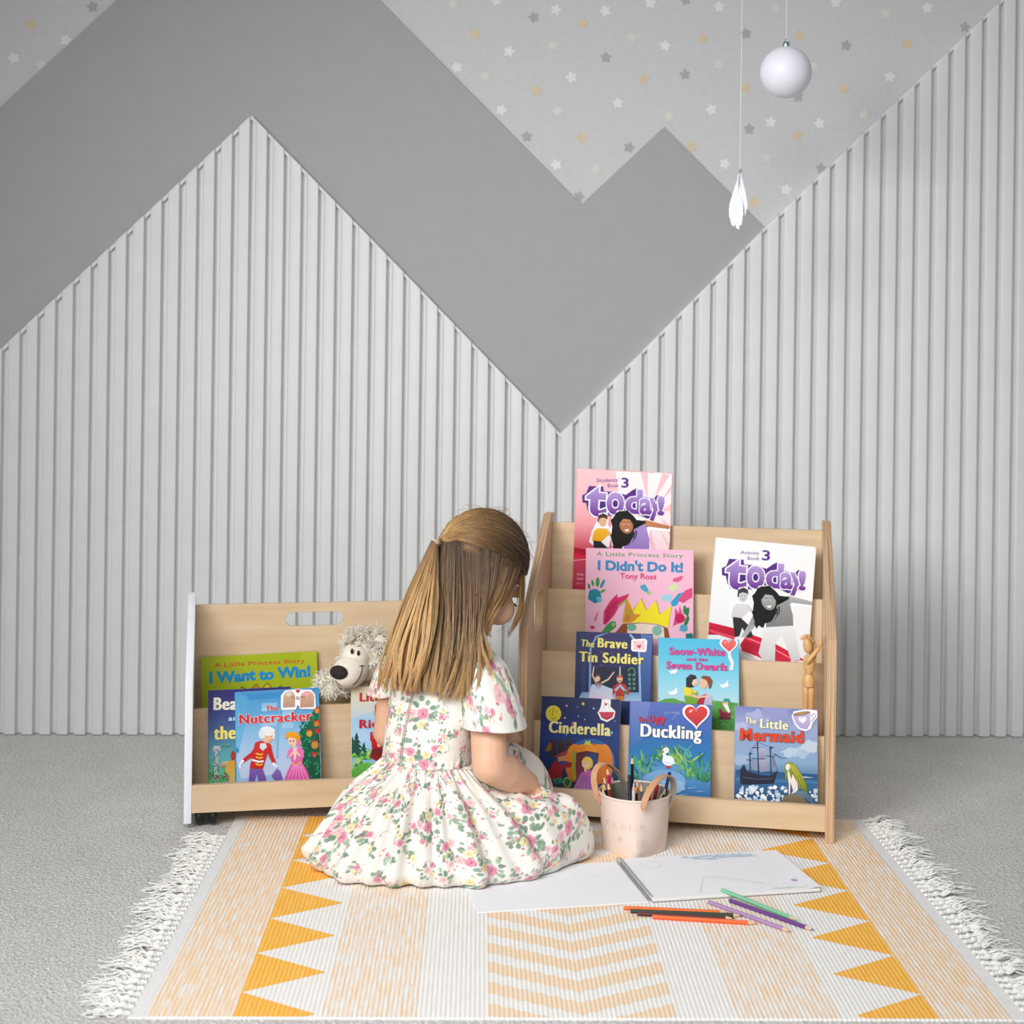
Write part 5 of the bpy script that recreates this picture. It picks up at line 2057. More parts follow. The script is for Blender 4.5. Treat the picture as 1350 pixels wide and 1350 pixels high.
# folds: tight gathers at the waist that open into broad pleats
phase = noise1(th, 3, .35, 11, 4)
pl = np.cos(17 * th + phase * 3) * .55 + np.cos(29 * th + phase * 5 + 1.0) * .35 + noise1(th, 23, .30, 5)
pl = np.sign(pl) * np.abs(pl) ** .8
pl2 = noise1(th, 52, 1.0, 8)
leg = 1 - .55 * kap
env = np.sin(np.clip(sl_ * 1.12, 0, 1) * math.pi * .62) ** .9 * (1 - .35 * sl_ ** 6)
hemw = noise1(th, 9, .006, 21) * sl_ ** 3 * (1 - kap * .5)
dsp = pl * .0150 * env * leg + pl2 * .0034 * np.exp(-((sl_ - .10) / .16) ** 2) + hemw
wr = noise1(th + 1.3 * sl_, 15, .0058, 31) * np.sin(math.pi * sl_) * kap       # drag lines over the knees
rr = rr + dsp * (1 - .55 * kap)
Zs = Zs + (dsp * .6 * kap + wr) * np.clip(1 - roll / 1.2, 0, 1)
Zs = np.maximum(Zs, .0068)
X = Wc[0] + rr * ct
Y = Wc[1] + rr * st_
V = np.stack([X, Y, Zs + 0 * X], -1).reshape(-1, 3)
pr_ = np.stack([(w0 + (R_ - w0) * sl_ ** .96 - .017 * (1 - np.cos(roll))), zc * (1 - kap) + zl_ * kap - (zb - .0075) * np.sin(np.minimum(roll, math.pi / 2))], -1)
arc = np.concatenate([np.zeros((1, NT_)), np.cumsum(np.linalg.norm(np.diff(pr_, axis=0), axis=2), 0)])
UV = np.stack([(((th - 1.9) % (2 * math.pi)) * .215)[None, :] + 0 * X, arc], -1).reshape(-1, 2)
Cs = paint(UV, 3)
dress = build_np('dress', V, grid_quads(NS_, NT_)[:, ::-1], M_DRESS, None, Cs)
under(dress, girl)
tag(dress, 'white cotton dress with pink roses and green leaves')

# bodice
hh = [0, .10, .40, .70, .86, .93, .975, 1.0]
aa = [.091, .090, .093, .102, .106, .094, .070, .046]
bb = [.0715, .071, .072, .072, .066, .058, .049, .042]
NB_, MB_ = 150, 420
h_ = np.linspace(0, 1, NB_)
a_, b3 = np.interp(h_, hh, aa), np.interp(h_, hh, bb)
top_ = nv(P(592, 858, 2.842))
mid_ = (Wc + Sc) / 2 - tf * .012
cen = ((1 - h_) ** 2)[:, None] * Wc + (2 * h_ * (1 - h_))[:, None] * (mid_ + 0) + (h_ ** 2)[:, None] * top_
ph = np.linspace(0, 2 * math.pi, MB_, endpoint=False)
e_ = .86
cx_ = np.sign(np.cos(ph)) * np.abs(np.cos(ph)) ** e_
sx_ = np.sign(np.sin(ph)) * np.abs(np.sin(ph)) ** e_
wrk = 1 + .010 * noise1(ph, 7, 1, 3)[None, :] * np.sin(h_ * 9 + 1)[:, None] + .012 * noise1(ph, 30, 1, 9)[None, :] * np.exp(-(h_ / .08) ** 2)[:, None]
V = cen[:, None, :] + (a_[:, None] * cx_ * wrk)[..., None] * tr + (b3[:, None] * sx_ * wrk)[..., None] * tf
UV = np.stack([(ph * .085)[None, :] + 0 * wrk, (h_ * .21)[:, None] + 0 * wrk], -1).reshape(-1, 2)
bod = build_np('bodice', V.reshape(-1, 3), grid_quads(NB_, MB_), M_DRESS, None, paint(UV, 9, .040))
bod.parent = dress
# back opening of the bodice: a narrow placket
mb = MB()
pts = []
for i in range(4, 120, 5):
    pts.append(Vector(cen[i] - tf * (b3[i] + .0012) - tr * .004))
mb.tube(pts, .0010, 6)
pts2 = [p - Vector(tr) * .004 for p in pts]
mb.tube(pts2, .0006, 6)
M_SEAM = mat('seam_thread', S(176, 160, 146), None, .8)
mb.build('back_placket', M_SEAM, dress)
# waist seam
# sleeves


def sleeve(rings, seed):
    """rings: (centre, r along tr, r along tf)"""
    K = 90
    t0 = np.linspace(0, 1, len(rings))
    t1 = np.linspace(0, 1, K)
    c = np.stack([np.interp(t1, t0, [nv(r[0])[i] for r in rings]) for i in range(3)], -1)
    ra, rb = np.interp(t1, t0, [r[1] for r in rings]), np.interp(t1, t0, [r[2] for r in rings])
    ke = np.hanning(13); ke /= ke.sum()
    sm = lambda x: np.convolve(np.pad(x, 6, 'edge'), ke, 'valid')
    ra, rb = sm(ra), sm(rb)
    c = np.stack([sm(c[:, i]) for i in range(3)], -1)
    M_ = 220
    q = np.linspace(0, 2 * math.pi, M_, endpoint=False)
    w = 1 + .035 * noise1(q, 6, 1, seed)[None, :] * (t1 ** 1.5)[:, None] + .02 * noise1(q, 11, 1, seed + 4)[None, :] * np.sin(t1 * 3)[:, None]
    V = c[:, None, :] + (ra[:, None] * np.cos(q) * w)[..., None] * tr + (rb[:, None] * np.sin(q) * w)[..., None] * tf
    V[..., 2] += (.004 * noise1(q, 2, 1, seed + 7))[None, :] * (t1 ** 3)[:, None]
    # the hem turns inside
    V2 = V[[-2, -8, -20]] * 1.0
    cc = c[[-2, -8, -20]]
    V2 = cc[:, None, :] + (V2 - cc[:, None, :]) * .95
    Vall = np.concatenate([V, V2])
    UV = np.stack([(q * .05)[None, :] + 0 * w, (t1 * .105)[:, None] + 0 * w], -1)
    UV = np.concatenate([UV, UV[[-2, -8, -20]]])
    o = build_np('sleeve', Vall.reshape(-1, 3), grid_quads(K + 3, M_)[:, ::-1], M_DRESS, None, paint(UV.reshape(-1, 2), seed, .040))
    o.parent = dress
    return o


sleeve([(P(624, 853, 2.80), .004, .004), (P(628, 858, 2.79), .030, .036), (P(635, 876, 2.772), .044, .050), (P(642, 905, 2.752), .051, .057), (P(648, 932, 2.738), .056, .060), (P(652, 958, 2.728), .060, .062)], 40)
sleeve([(P(530, 858, 2.868), .004, .004), (P(528, 864, 2.872), .028, .034), (P(523, 878, 2.88), .036, .043), (P(518, 895, 2.887), .039, .044), (P(513, 914, 2.893), .042, .045)], 50)

# ------------------------------------------------------------------ hair


def hairmat():
    m = colmat('fine_blond_brown_hair', .42, .35, 0)
    return m


M_HAIR = hairmat()
hcol = lambda *hs: np.array([H(h) for h in hs])


def strands(PTS, rad, COL):
    """PTS (N,K,3), rad (N,K), COL (N,K,3) -> three sided tubes"""
    N, K, _ = PTS.shape
    T = np.gradient(PTS, axis=1)
    T /= np.linalg.norm(T, axis=2, keepdims=True) + 1e-9
    ref = np.array((0.31, -.92, .17))
    E1 = np.cross(T, ref)
    E1 /= np.linalg.norm(E1, axis=2, keepdims=True) + 1e-9
    E2 = np.cross(T, E1)
    V = []
    for k in range(3):
        a = 2 * math.pi * k / 3
        V.append(PTS + (E1 * math.cos(a) + E2 * math.sin(a)) * rad[..., None])
    V = np.stack(V, 2)                       # N,K,3sides,3
    base = np.arange(N)[:, None, None] * K * 3 + np.arange(K - 1)[None, :, None] * 3
    j = np.arange(3)[None, None, :]
    j2 = (j + 1) % 3
    Q = np.stack([base + j, base + j2, base + 3 + j2, base + 3 + j], -1).reshape(-1, 4)
    Cc = np.repeat(COL[:, :, None, :], 3, 2)
    return V.reshape(-1, 3), Q, Cc.reshape(-1, 3)


def resample(p, K):
    p = np.asarray(p, float)
    # smooth through the points
    n = len(p)
    t = np.linspace(0, n - 1, K)
    out = np.zeros((K, 3))
    for i, x in enumerate(t):
        k = min(int(x), n - 2)
        u = x - k
        p0, p1, p2, p3 = p[max(k - 1, 0)], p[k], p[k + 1], p[min(k + 2, n - 1)]
        out[i] = .5 * ((2 * p1) + (-p0 + p2) * u + (2 * p0 - 5 * p1 + 4 * p2 - p3) * u * u + (-p0 + 3 * p1 - 3 * p2 + p3) * u ** 3)
    return out


def ramp(cols, t):
    x = np.linspace(0, 1, len(cols))
    return np.stack([np.interp(t, x, cols[:, i]) for i in range(3)], -1)


def sheet(guides, N, K, cols, seed, thick=.012, clumps=40, pull=.55, frizz=.0015, r=.00055, tipvar=.18, rootth=.3, tone=.22, wave=.004):
    r_ = np.random.default_rng(seed)
    Gd = np.stack([resample([nv(P(*q)) for q in g], K) for g in guides])
    ng = len(guides)
    cl = np.sort(r_.uniform(0, 1, clumps))
    cd = r_.uniform(-1, 1, clumps)
    s = r_.uniform(0, 1, N)
    ci = np.abs(s[:, None] - cl[None, :]).argmin(1)
    t = np.linspace(0, 1, K)
    pu = pull * np.clip((t - .15) / .85, 0, 1) ** .8
    S_ = s[:, None] * (1 - pu) + cl[ci][:, None] * pu
    x = S_ * (ng - 1)
    k = np.minimum(x.astype(int), ng - 2)
    f_ = (x - k)[..., None]
    ti = np.arange(K)[None, :]
    PT = Gd[k, ti] * (1 - f_) + Gd[k + 1, ti] * f_
    # layers: outwards from the head
    cp, cf = r_.uniform(0, 6.28, clumps)[ci][:, None], r_.uniform(3.5, 7, clumps)[ci][:, None]
    PT[..., 0] += wave * np.sin(cf * t + cp) * t ** 1.3
    PT[..., 1] -= wave * .5 * (1 + np.cos(cf * t + cp)) * t ** 1.3
    d = r_.uniform(-1, 1, N)[:, None] * (1 - pu) + cd[ci][:, None] * pu
    env = rootth + (1 - rootth) * np.sin(np.clip(t, 0, .75) / .75 * math.pi / 2)
    PT = PT + (d * thick * env)[..., None] * np.array((0.15, -1, .05))
    ph_ = r_.uniform(0, 6.28, (N, 1))
    fr = r_.uniform(1.5, 4, (N, 1))
    PT[..., 0] += frizz * np.sin(fr * t * 6 + ph_) * (.2 + t)
    PT[..., 2] += frizz * .6 * np.cos(fr * t * 5 + ph_ * 2) * (.2 + t)
    # uneven ends
    cut = 1 - r_.uniform(0, tipvar, (N, 1)) - .08 * (cd[ci][:, None] * .5 + .5)
    tt = t[None, :] * cut * (K - 1)
    k0 = np.minimum(tt.astype(int), K - 2)
    u = (tt - k0)[..., None]
    ii = np.arange(N)[:, None]
    PT = PT[ii, k0] * (1 - u) + PT[ii, k0 + 1] * u
    rad = r * r_.uniform(.7, 1.3, (N, 1)) * (1 - .75 * t[None, :] ** 3)
    col = ramp(cols, t[None, :] * cut + r_.normal(0, .05, (N, 1)))
    col = col * (1 + tone * (.6 * cd[ci] + .6 * r_.uniform(-1, 1, N)))[:, None, None]
    hi = (r_.uniform(0, 1, N) < .16)[:, None, None] * np.clip(t * 1.6, 0, 1)[None, :, None] * .55
    col = col * (1 - hi) + np.array(H('e6c592')) * hi
    return strands(PT, rad, np.clip(col, 0, 1))


def join(parts):
    Vs, Qs, Cs_, off = [], [], [], 0
    for V, Q, C in parts:
        Vs.append(V); Qs.append(Q + off); Cs_.append(C); off += len(V)
    return np.concatenate(Vs), np.concatenate(Qs), np.concatenate(Cs_)


def cap_strands(N, K, seed):
    """hair swept over the crown from the hairline into the tie"""
    r_ = np.random.default_rng(seed)
    tie = np.array((-.385, -.917, .05)); tie /= np.linalg.norm(tie)
    out = []
    while len(out) < N:
        d = r_.normal(size=3)
        d /= np.linalg.norm(d)
        x, y, z = d
        low = .44 - .52 * abs(x) if y > .45 else (-.15 + .15 * max(y, 0) if x > 0 else -.08)
        if z < low:
            continue
        if y > .93:
            continue
        out.append(d)
    D = np.array(out)
    # most roots sit near the hairline
    t = np.linspace(0, 1, K)[None, :, None]
    om = np.arccos(np.clip(D @ tie, -1, 1))[:, None, None]
    A = np.sin((1 - t) * om) / np.sin(om)
    B = np.sin(t * om) / np.sin(om)
    PT = D[:, None, :] * A + tie * B
    PT /= np.linalg.norm(PT, axis=2, keepdims=True)
    lay = r_.uniform(.004, .011, (N, 1)) * (1 - .35 * t[..., 0])
    # a slight puff over the crown
    puff = .010 * np.clip(PT[..., 2], 0, 1) ** 1.5
    loc = PT * (HR + 0)[None, None, :] + PT * (lay + puff)[..., None]
    ph_ = r_.uniform(0, 6.28, (N, 1))
    loc[..., 2] += .0010 * np.sin(7 * t[..., 0] + ph_)
    W_ = Hc + loc @ HB
    rad = .00058 * r_.uniform(.7, 1.25, (N, 1)) * np.ones((1, K))
    far = np.clip(om[..., 0] / 2.2, .25, 1)
    cols = hcol('4c3a2c', '654d36', '866645', 'b68f5e', 'd6b07c')
    c = ramp(cols, 1 - far * (1 - t[..., 0]))
    c = c * (1 + .30 * r_.uniform(-1, 1, (N, 1)))[..., None]
    return strands(W_, rad, np.clip(c, 0, 1))


gold = hcol('8a6c4c', 'ac8659', 'c69d6b', 'd8b17d', 'd4a873', 'c0905b')
dark = hcol('5a4839', '6c5542', '846a52', 'a3825c', 'c19a69', 'cda26c')
lock = hcol('5d4735', '7b5b3e', 'a37a4c', 'c59a62', 'b98a55')
T_ = [[(569, 713, 2.822), (550, 752, 2.80), (528, 800, 2.786), (511, 848, 2.782), (505, 890, 2.79), (501, 915, 2.80)],
      [(572, 716, 2.812), (559, 756, 2.786), (543, 802, 2.766), (526, 850, 2.752), (519, 890, 2.744), (519, 912, 2.744)],
      [(575, 717, 2.806), (568, 760, 2.776), (560, 804, 2.758), (551, 852, 2.740), (540, 895, 2.728), (537, 918, 2.724)],
      [(577, 719, 2.806), (577, 762, 2.780), (577, 806, 2.764), (571, 852, 2.742), (558, 890, 2.724), (548, 914, 2.718)]]
L_ = [[(575, 724, 2.836), (568, 756, 2.822), (566, 806, 2.812), (556, 852, 2.790), (545, 890, 2.760), (538, 910, 2.752)],
      [(585, 716, 2.818), (581, 756, 2.796), (583, 806, 2.786), (577, 852, 2.764), (566, 895, 2.738), (560, 918, 2.732)],
      [(601, 712, 2.805), (604, 764, 2.784), (603, 812, 2.780), (598, 860, 2.752), (589, 898, 2.722), (578, 926, 2.714)],
      [(621, 717, 2.799), (624, 774, 2.778), (622, 826, 2.772), (618, 868, 2.744), (611, 902, 2.712), (600, 930, 2.702)],
      [(643, 724, 2.797), (642, 776, 2.782), (634, 826, 2.778), (631, 862, 2.754), (627, 894, 2.724), (620, 922, 2.710)],
      [(659, 732, 2.804), (650, 776, 2.786), (637, 815, 2.784), (638, 842, 2.770), (647, 860, 2.748), (646, 878, 2.738)]]
K_ = [[(668, 738, 2.806), (658, 765, 2.800), (646, 788, 2.792), (638, 808, 2.788), (637, 826, 2.784), (648, 842, 2.780)],
      [(676, 740, 2.816), (668, 766, 2.808), (656, 790, 2.800), (646, 806, 2.792), (640, 824, 2.788), (642, 840, 2.784)],
      [(684, 742, 2.835), (677, 768, 2.824), (668, 790, 2.812), (656, 806, 2.802), (646, 822, 2.794), (640, 836, 2.790)]]
H_ = [[(648, 720, 2.812), (648, 742, 2.790), (645, 765, 2.788), (640, 785, 2.785), (636, 806, 2.784)],
      [(666, 720, 2.826), (664, 744, 2.804), (658, 766, 2.796), (650, 786, 2.790), (642, 806, 2.786)],
      [(680, 722, 2.848), (677, 746, 2.824), (670, 768, 2.812), (660, 788, 2.802), (648, 808, 2.794)],
      [(689, 724, 2.870), (687, 746, 2.846), (680, 768, 2.834), (670, 786, 2.820), (656, 806, 2.804)]]
F_ = [[(686, 728, 2.858), (691, 750, 2.868), (690, 785, 2.872), (686, 815, 2.872), (676, 838, 2.875)],
      [(682, 722, 2.842), (684, 748, 2.850), (684, 780, 2.856), (683, 806, 2.862), (670, 832, 2.870)]]

hairV = join([cap_strands(5200, 18, 1), sheet(L_, 5200, 22, dark, 2, .013, 46, .62, .0020, .00050, .28, .4, .55, .011), sheet(H_, 1500, 14, hcol('5c4634', '6f553d', '87684a', 'a9835a', 'b98e5c'), 13, .005, 16, .45, .001, .00052, .2, .6, .3, .002), sheet(K_, 800, 16, lock, 3, .006, 12, .5, .001), sheet(F_, 170, 16, lock, 4, .006, 10, .25, .002, .0004)])
hair = build_np('hair', *hairV[:2], M_HAIR, None, hairV[2])
under(hair, girl)
tag(hair, 'long straight golden brown hair, half tied back')
# scalp under the strands
Vc, Qc = [], []
nA, nB = 60, 90
for i in range(nA + 1):
    a = math.pi * i / nA
    for j in range(nB):
        b2 = 2 * math.pi * j / nB
        d = np.array((math.sin(a) * math.cos(b2), math.sin(a) * math.sin(b2), math.cos(a)))
        pf = .008 * max(d[2], 0) ** 1.5
        Vc.append(Hc + (d * (HR + .0035 + pf)) @ HB)
        Qc.append(d)
Qd = np.array(Qc)
qs = grid_quads(nA + 1, nB)
mid = Qd[qs].mean(1)
keep = ~((mid[:, 1] > .30) & (mid[:, 2] < .50 - .35 * np.abs(mid[:, 0]))) & ~((mid[:, 2] < -.55)) & ~((mid[:, 1] > -.05) & (mid[:, 2] < -.05))
scalp = build_np('scalp_hair', np.array(Vc), qs[keep][:, ::-1], M_HAIR, None, np.tile(np.array(H('4f3c2d')), (len(Vc), 1)))
scalp.parent = hair


def backing(guides, col, dy, K=24, M_=24):
    """closed inner body of a hank, under its strands"""
    Gd = np.stack([resample([nv(P(*q)) for q in g], K) for g in guides])
    x = np.linspace(.03, .97, M_) * (len(guides) - 1)
    k = np.minimum(x.astype(int), len(guides) - 2)
    f_ = (x - k)[:, None, None]
    S_ = Gd[k] * (1 - f_) + Gd[k + 1] * f_
    S_ = S_[:, :int(K * .86)]
    K2 = S_.shape[1]
    a = S_ + np.array((0, .004, 0))
    b2 = S_ + np.array((0, dy, 0))
    V = np.concatenate([a, b2[::-1]], 0).transpose(1, 0, 2).reshape(-1, 3)
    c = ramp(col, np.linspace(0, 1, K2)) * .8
    return V, grid_quads(K2, 2 * M_), np.repeat(c, 2 * M_, 0)


bk = join([backing(L_, dark, .03), backing(H_, dark, .012, 14)])
o = build_np('under_hair', bk[0], bk[1], M_HAIR, None, bk[2])
o.parent = hair
tl_ = join([sheet(T_, 3800, 22, gold, 6, .012, 30, .62, .0020, .00052, .26, .25, .5, .010), backing(T_, gold, .02)])
tail = build_np('ponytail', *tl_[:2], M_HAIR, None, tl_[2])
tail.parent = hair
tag(tail, 'golden ponytail hanging over the left of the back')
# flyaway hairs
r_ = np.random.default_rng(77)
fl = []
for i in range(70):
    a = r_.uniform(-1.2, 2.4)
    d = np.array((math.sin(a) * .3 + r_.uniform(-.5, .5), r_.uniform(-.6, .8), abs(r_.normal(0, .6)) + .3))
    d /= np.linalg.norm(d)
    p = Hc + (d * (HR + .010 + .010 * max(d[2], 0))) @ HB
    tdir = np.cross(d @ HB, r_.normal(size=3))
    tdir /= np.linalg.norm(tdir)
    L = r_.uniform(.02, .05)
    t = np.linspace(0, 1, 10)[:, None]
    fl.append(p + tdir * L * t + (d @ HB) * (L * .10 * np.sin(t * math.pi) + .003 * t))
for i in range(26):
    w = r_.uniform(0, 1)
    q = [(690 - 14 * w + r_.uniform(-3, 3), 740, 2.86), (692 - 10 * w, 775 + r_.uniform(-8, 8), 2.865), (688 - 10 * w + r_.uniform(-4, 4), 812, 2.87), (672 - 20 * w * r_.uniform(0, 1), 836 + r_.uniform(-6, 8), 2.875)]
    fl.append(resample([nv(P(*x)) for x in q], 10))
PT = np.stack(fl)
V, Q, C = strands(PT, np.full(PT.shape[:2], .00028), np.tile(np.array(H('a57f55')), PT.shape[:2] + (1,)))
o = build_np('flyaway_hair', V, Q, M_HAIR, None, C)
o.parent = hair
# the thin tie
mb = MB()
tp = nv(P(574, 714, 2.808))
ax = nv(P(568, 730, 2.80)) - nv(P(580, 704, 2.815))
ax /= np.linalg.norm(ax)
e1 = np.cross(ax, (0, 1, 0)); e1 /= np.linalg.norm(e1)
e2 = np.cross(ax, e1)
mb.tube([tp + (e1 * math.cos(a) + e2 * math.sin(a)) * .0085 for a in np.linspace(0, 2 * math.pi, 20)], .0018, 6)
o = mb.build('hair_tie', mat('hair_elastic', S(205, 190, 165), None, .5), None)
o.parent = hair
# ------------------------------------------------------------------ sketchbook
M_PAPER = mat('drawing_paper', S(244, 244, 247), S(240, 240, 243), .8, (60, 60, 60))
M_WIRE = mat('binding_wire', S(176, 178, 184), None, .35, metal=.7)
M_DRAW = colmat('crayon_marks', .8, .2)
ZS = .0046
sp0, sp1 = G(858, 1190, ZS), G(815, 1137, ZS)
rt = G(1081, 1176, ZS)
sx_ = (rt - sp0)
sx_.z = 0
SW = sx_.length
sx_.normalize()
sy_ = Vector((-sx_.y, sx_.x, 0))
SD = (sp1 - sp0).dot(sy_)
skw = (sp1 - sp0).dot(sx_)
lf = G(632, 1208, ZS)
SWL = (lf - sp0).length
print('## sketch', SW, SD, skw, SWL)
sk = empty('sketchbook', frame(sp0, sx_, sy_, Vector((0, 0, 1))), 'open spiral bound sketchbook lying on the rug beside the girl', 'sketchbook')


def sheared(mb):
    mb.v = [(x + skw * y / SD, y, z) for x, y, z in mb.v]
    return mb


mb = MB()
mb.box(.004, SW, 0, SD, .0012, .0065, .0004)
sheared(mb).build('page_stack', M_PAGES, sk)
mb = MB()
mb.box(.003, SW + .002, -.001, SD + .001, 0, .0011, 0)
sheared(mb).build('back_cover', mat('grey_card', S(150, 150, 156), None, .7), sk)
mb = MB()
n = 14
vs = [(x, y, .0068 + .0035 * max(0, (x - SW * .9) / (SW * .1)) ** 2 * (1 - y / SD)) for y in (0, SD) for x in np.linspace(.004, SW + .001, n)]
mb.add(vs + [(x, y, z - .0003) for x, y, z in vs], [(i, i + 1, n + i + 1, n + i) for i in range(n - 1)] + [(2 * n + i + 1, 2 * n + i, 3 * n + i, 3 * n + i + 1) for i in range(n - 1)] + [(i, 2 * n + i, 2 * n + i + 1, i + 1) for i in range(n - 1)])
sheared(mb).build('right_page', M_PAPER, sk)
mb = MB()
mb.box(-SWL, -.004, 0, SD, 0, .0018, .0003)
sheared(mb).build('left_page', M_PAPER, sk)
mb = MB()
nc = 30
for i in range(nc):
    y = .006 + (SD - .012) * i / (nc - 1)
    pts = [(.0058 * math.cos(a), y + .0014 * a / 6.28, .0062 + .0056 * math.sin(a)) for a in np.linspace(0, 2 * math.pi, 14)]
    mb.tube(pts, .0006, 5)
sheared(mb).build('spiral_binding', M_WIRE, sk)
# the child's faint crayon drawing on the right hand page


class Flat:
    def __init__(s):
        s.mb, s.z = MB(), .00695

    def stroke(s, pts, w, c):
        out = []
        P_ = [np.array(p, float) for p in pts]
        for i, p in enumerate(P_):
            t = P_[min(i + 1, len(P_) - 1)] - P_[max(i - 1, 0)]
            t /= np.linalg.norm(t) + 1e-9
            n = np.array((-t[1], t[0])) * w / 2
            out += [(*(p + n), s.z), (*(p - n), s.z)]
        s.mb.add(out, [(2 * i, 2 * i + 1, 2 * i + 3, 2 * i + 2) for i in range(len(P_) - 1)], 0, H(c), False)
        s.z += .00001


fl_ = Flat()
r_ = random.Random(12)
for i in range(46):
    x = SW * r_.uniform(.38, .78)
    y = SD * (.955 - .10 * abs(r_.gauss(0, .5)))
    fl_.stroke([(x, y), (x + r_.uniform(.008, .03), y + r_.uniform(-.006, .006))], .004, r_.choice(('c9dcea', 'b9d2e6', 'd6e4ee')))
fl_.stroke([(SW * .16 + .02 * math.cos(a), SD * .80 + .02 * math.sin(a)) for a in np.linspace(0, 6.1, 16)], .0009, 'dcdae4')
fl_.stroke([(SW * .30, SD * .06), (SW * .40, SD * .42), (SW * .52, SD * .40), (SW * .72, SD * .18)], .0010, 'dbd9e2')
fl_.stroke([(SW * .40, SD * .42), (SW * .56, SD * .30), (SW * .78, SD * .10)], .0009, 'dedce4')
for i in range(9):
    a = i * .7
    fl_.stroke([(SW * .905, SD * .22), (SW * .905 + .006 * math.cos(a), SD * .22 + .006 * math.sin(a))], .004, 'c8b0d8')
for i in range(10):
    x = SW * r_.uniform(.72, .95)
    fl_.stroke([(x, SD * .05), (x + .012, SD * .05 + r_.uniform(-.002, .006))], .0022, r_.choice(('cfe2c8', 'dcead6')))
sheared(fl_.mb).build('crayon_drawing', M_DRAW, sk, color=True)

# ------------------------------------------------------------------ pencils
M_WOODTIP = mat('sharpened_wood', S(226, 196, 160), S(212, 178, 140), .6)


def lacquer(name, rgb):
    return mat('lacquer_' + name, S(*rgb), S(*[int(c * .95) for c in rgb]), .42, (20, 20, 20), spec=.25)


LAC = {}


def pencil(tail, tip, colname, rgb, label, group=None, r=.0036, flat_end=False, name='coloured_pencil'):
    tail, tip = Vector(tail), Vector(tip)
    d = tip - tail
    L = d.length
    d.normalize()
    q = d.to_track_quat('Z', 'Y').to_matrix().to_4x4()
    root = empty(name, Matrix.Translation(tail) @ q, label, 'pencil', group)
    if colname not in LAC:
        LAC[colname] = lacquer(colname, rgb)
    m = LAC[colname]
    cone = 0 if flat_end else .020
    mb = MB()
    hexa = [(r * math.cos(math.pi / 3 * k), r * math.sin(math.pi / 3 * k)) for k in range(6)]
    mb.prism(hexa, 0, L - cone * .85)
    mb.build('barrel', m, root)
    if cone:
        mb = MB()
        mb.lathe([(r * .97, L - cone * .86), (r * .97, L - cone * .80), (r * .36, L - .0062)], 14)
        mb.build('sharpened_wood', M_WOODTIP, root)
        mb = MB()
        mb.lathe([(r * .37, L - .0066), (r * .05, L)], 12)
        mb.build('lead', m, root)
    return root


zp = .0046 + .0036
PG = 'coloured pencils on the rug'
pencil(G(822.5, 1197, zp), G(962, 1203.2, zp), 'orange', (238, 112, 30), 'orange pencil lying furthest back of the row in front of the sketchbook', PG)
pencil(G(831, 1201, zp), G(980, 1207.2, zp), 'bottle_green', (44, 62, 44), 'dark green pencil lying just behind the dark brown one', PG)
pencil(G(840.5, 1204.6, zp), G(970, 1211.0, zp), 'dark_brown', (84, 34, 26), 'dark red brown pencil half hidden by the bright orange red one', PG)
pencil(G(860, 1208.6, zp), G(1000, 1217.3, zp), 'orange_red', (252, 104, 42), 'bright orange red pencil lying nearest of the row in front', PG)
pencil(G(934, 1189, zp), G(1044, 1228.5, zp), 'lilac', (176, 140, 186), 'lilac pencil nearest of the three slanting ones, tip towards the front', PG)
pencil(G(962, 1187.0, zp), G(1074, 1226.5, zp), 'purple', (112, 70, 140), 'purple pencil between the lilac and the mint green one', PG)
e0, e1 = G(951.5, 1173.4, .0150), G(1053, 1214, zp + .001)
pencil(e0, e1, 'mint', (132, 200, 160), 'mint green pencil with one end resting on the sketchbook', PG)

# ------------------------------------------------------------------ bucket
BC = G(836, 1119, .0046)
BZ = .0046
bk_ = empty('bucket', Matrix.Translation((BC.x, BC.y, BZ)), 'cream pink metal bucket with two leather handles full of pencils', 'bucket')
M_ENAMEL = mat('cream_enamel', S(232, 212, 198), S(228, 207, 192), .45, (15, 15, 15), .03, 80)
M_INSIDE = mat('zinc_inside', S(150, 146, 138), None, .5, metal=.3)
BH = .112


def bprof(phi, h, inset=0.0):
    """radius of the bucket: square foot turning into a round rim"""
    a = (phi + math.pi / 2 + .03) % (math.pi / 2) - math.pi / 4
    sqr = .0470 / (abs(math.cos(a)) ** 9 + abs(math.sin(a)) ** 9) ** (1 / 9)
    t = h ** .8
    return (sqr * (1 - t) + .0695 * t) - inset


mb = MB()
NP, NH = 96, 22
for side_, (ins, m_) in enumerate(((0, 0), (.0016, 1))):
    vs = []
    for i in range(NH + 1):
        h = i / NH
        for k in range(NP):
            p = 2 * math.pi * k / NP + math.pi / 4 + .0
            r = bprof(p, h, ins)
            vs.append((r * math.cos(p), r * math.sin(p), BH * h + (.0015 if side_ else 0)))
    fs = [(i * NP + k, i * NP + (k + 1) % NP, (i + 1) * NP + (k + 1) % NP, (i + 1) * NP + k) for i in range(NH) for k in range(NP)]
    if side_:
        fs = [f[::-1] for f in fs]
    fs.append(tuple(range(NP)))
    mb.add(vs, fs, m_)
mb.build('bucket_body', [M_ENAMEL, M_INSIDE], bk_)
mb = MB()
mb.tube([(.0695 * math.cos(a), .0695 * math.sin(a), BH + .0006) for a in np.linspace(0, 2 * math.pi, 73)], .0022, 8, cap=False)
mb.build('rolled_rim', M_ENAMEL, bk_)
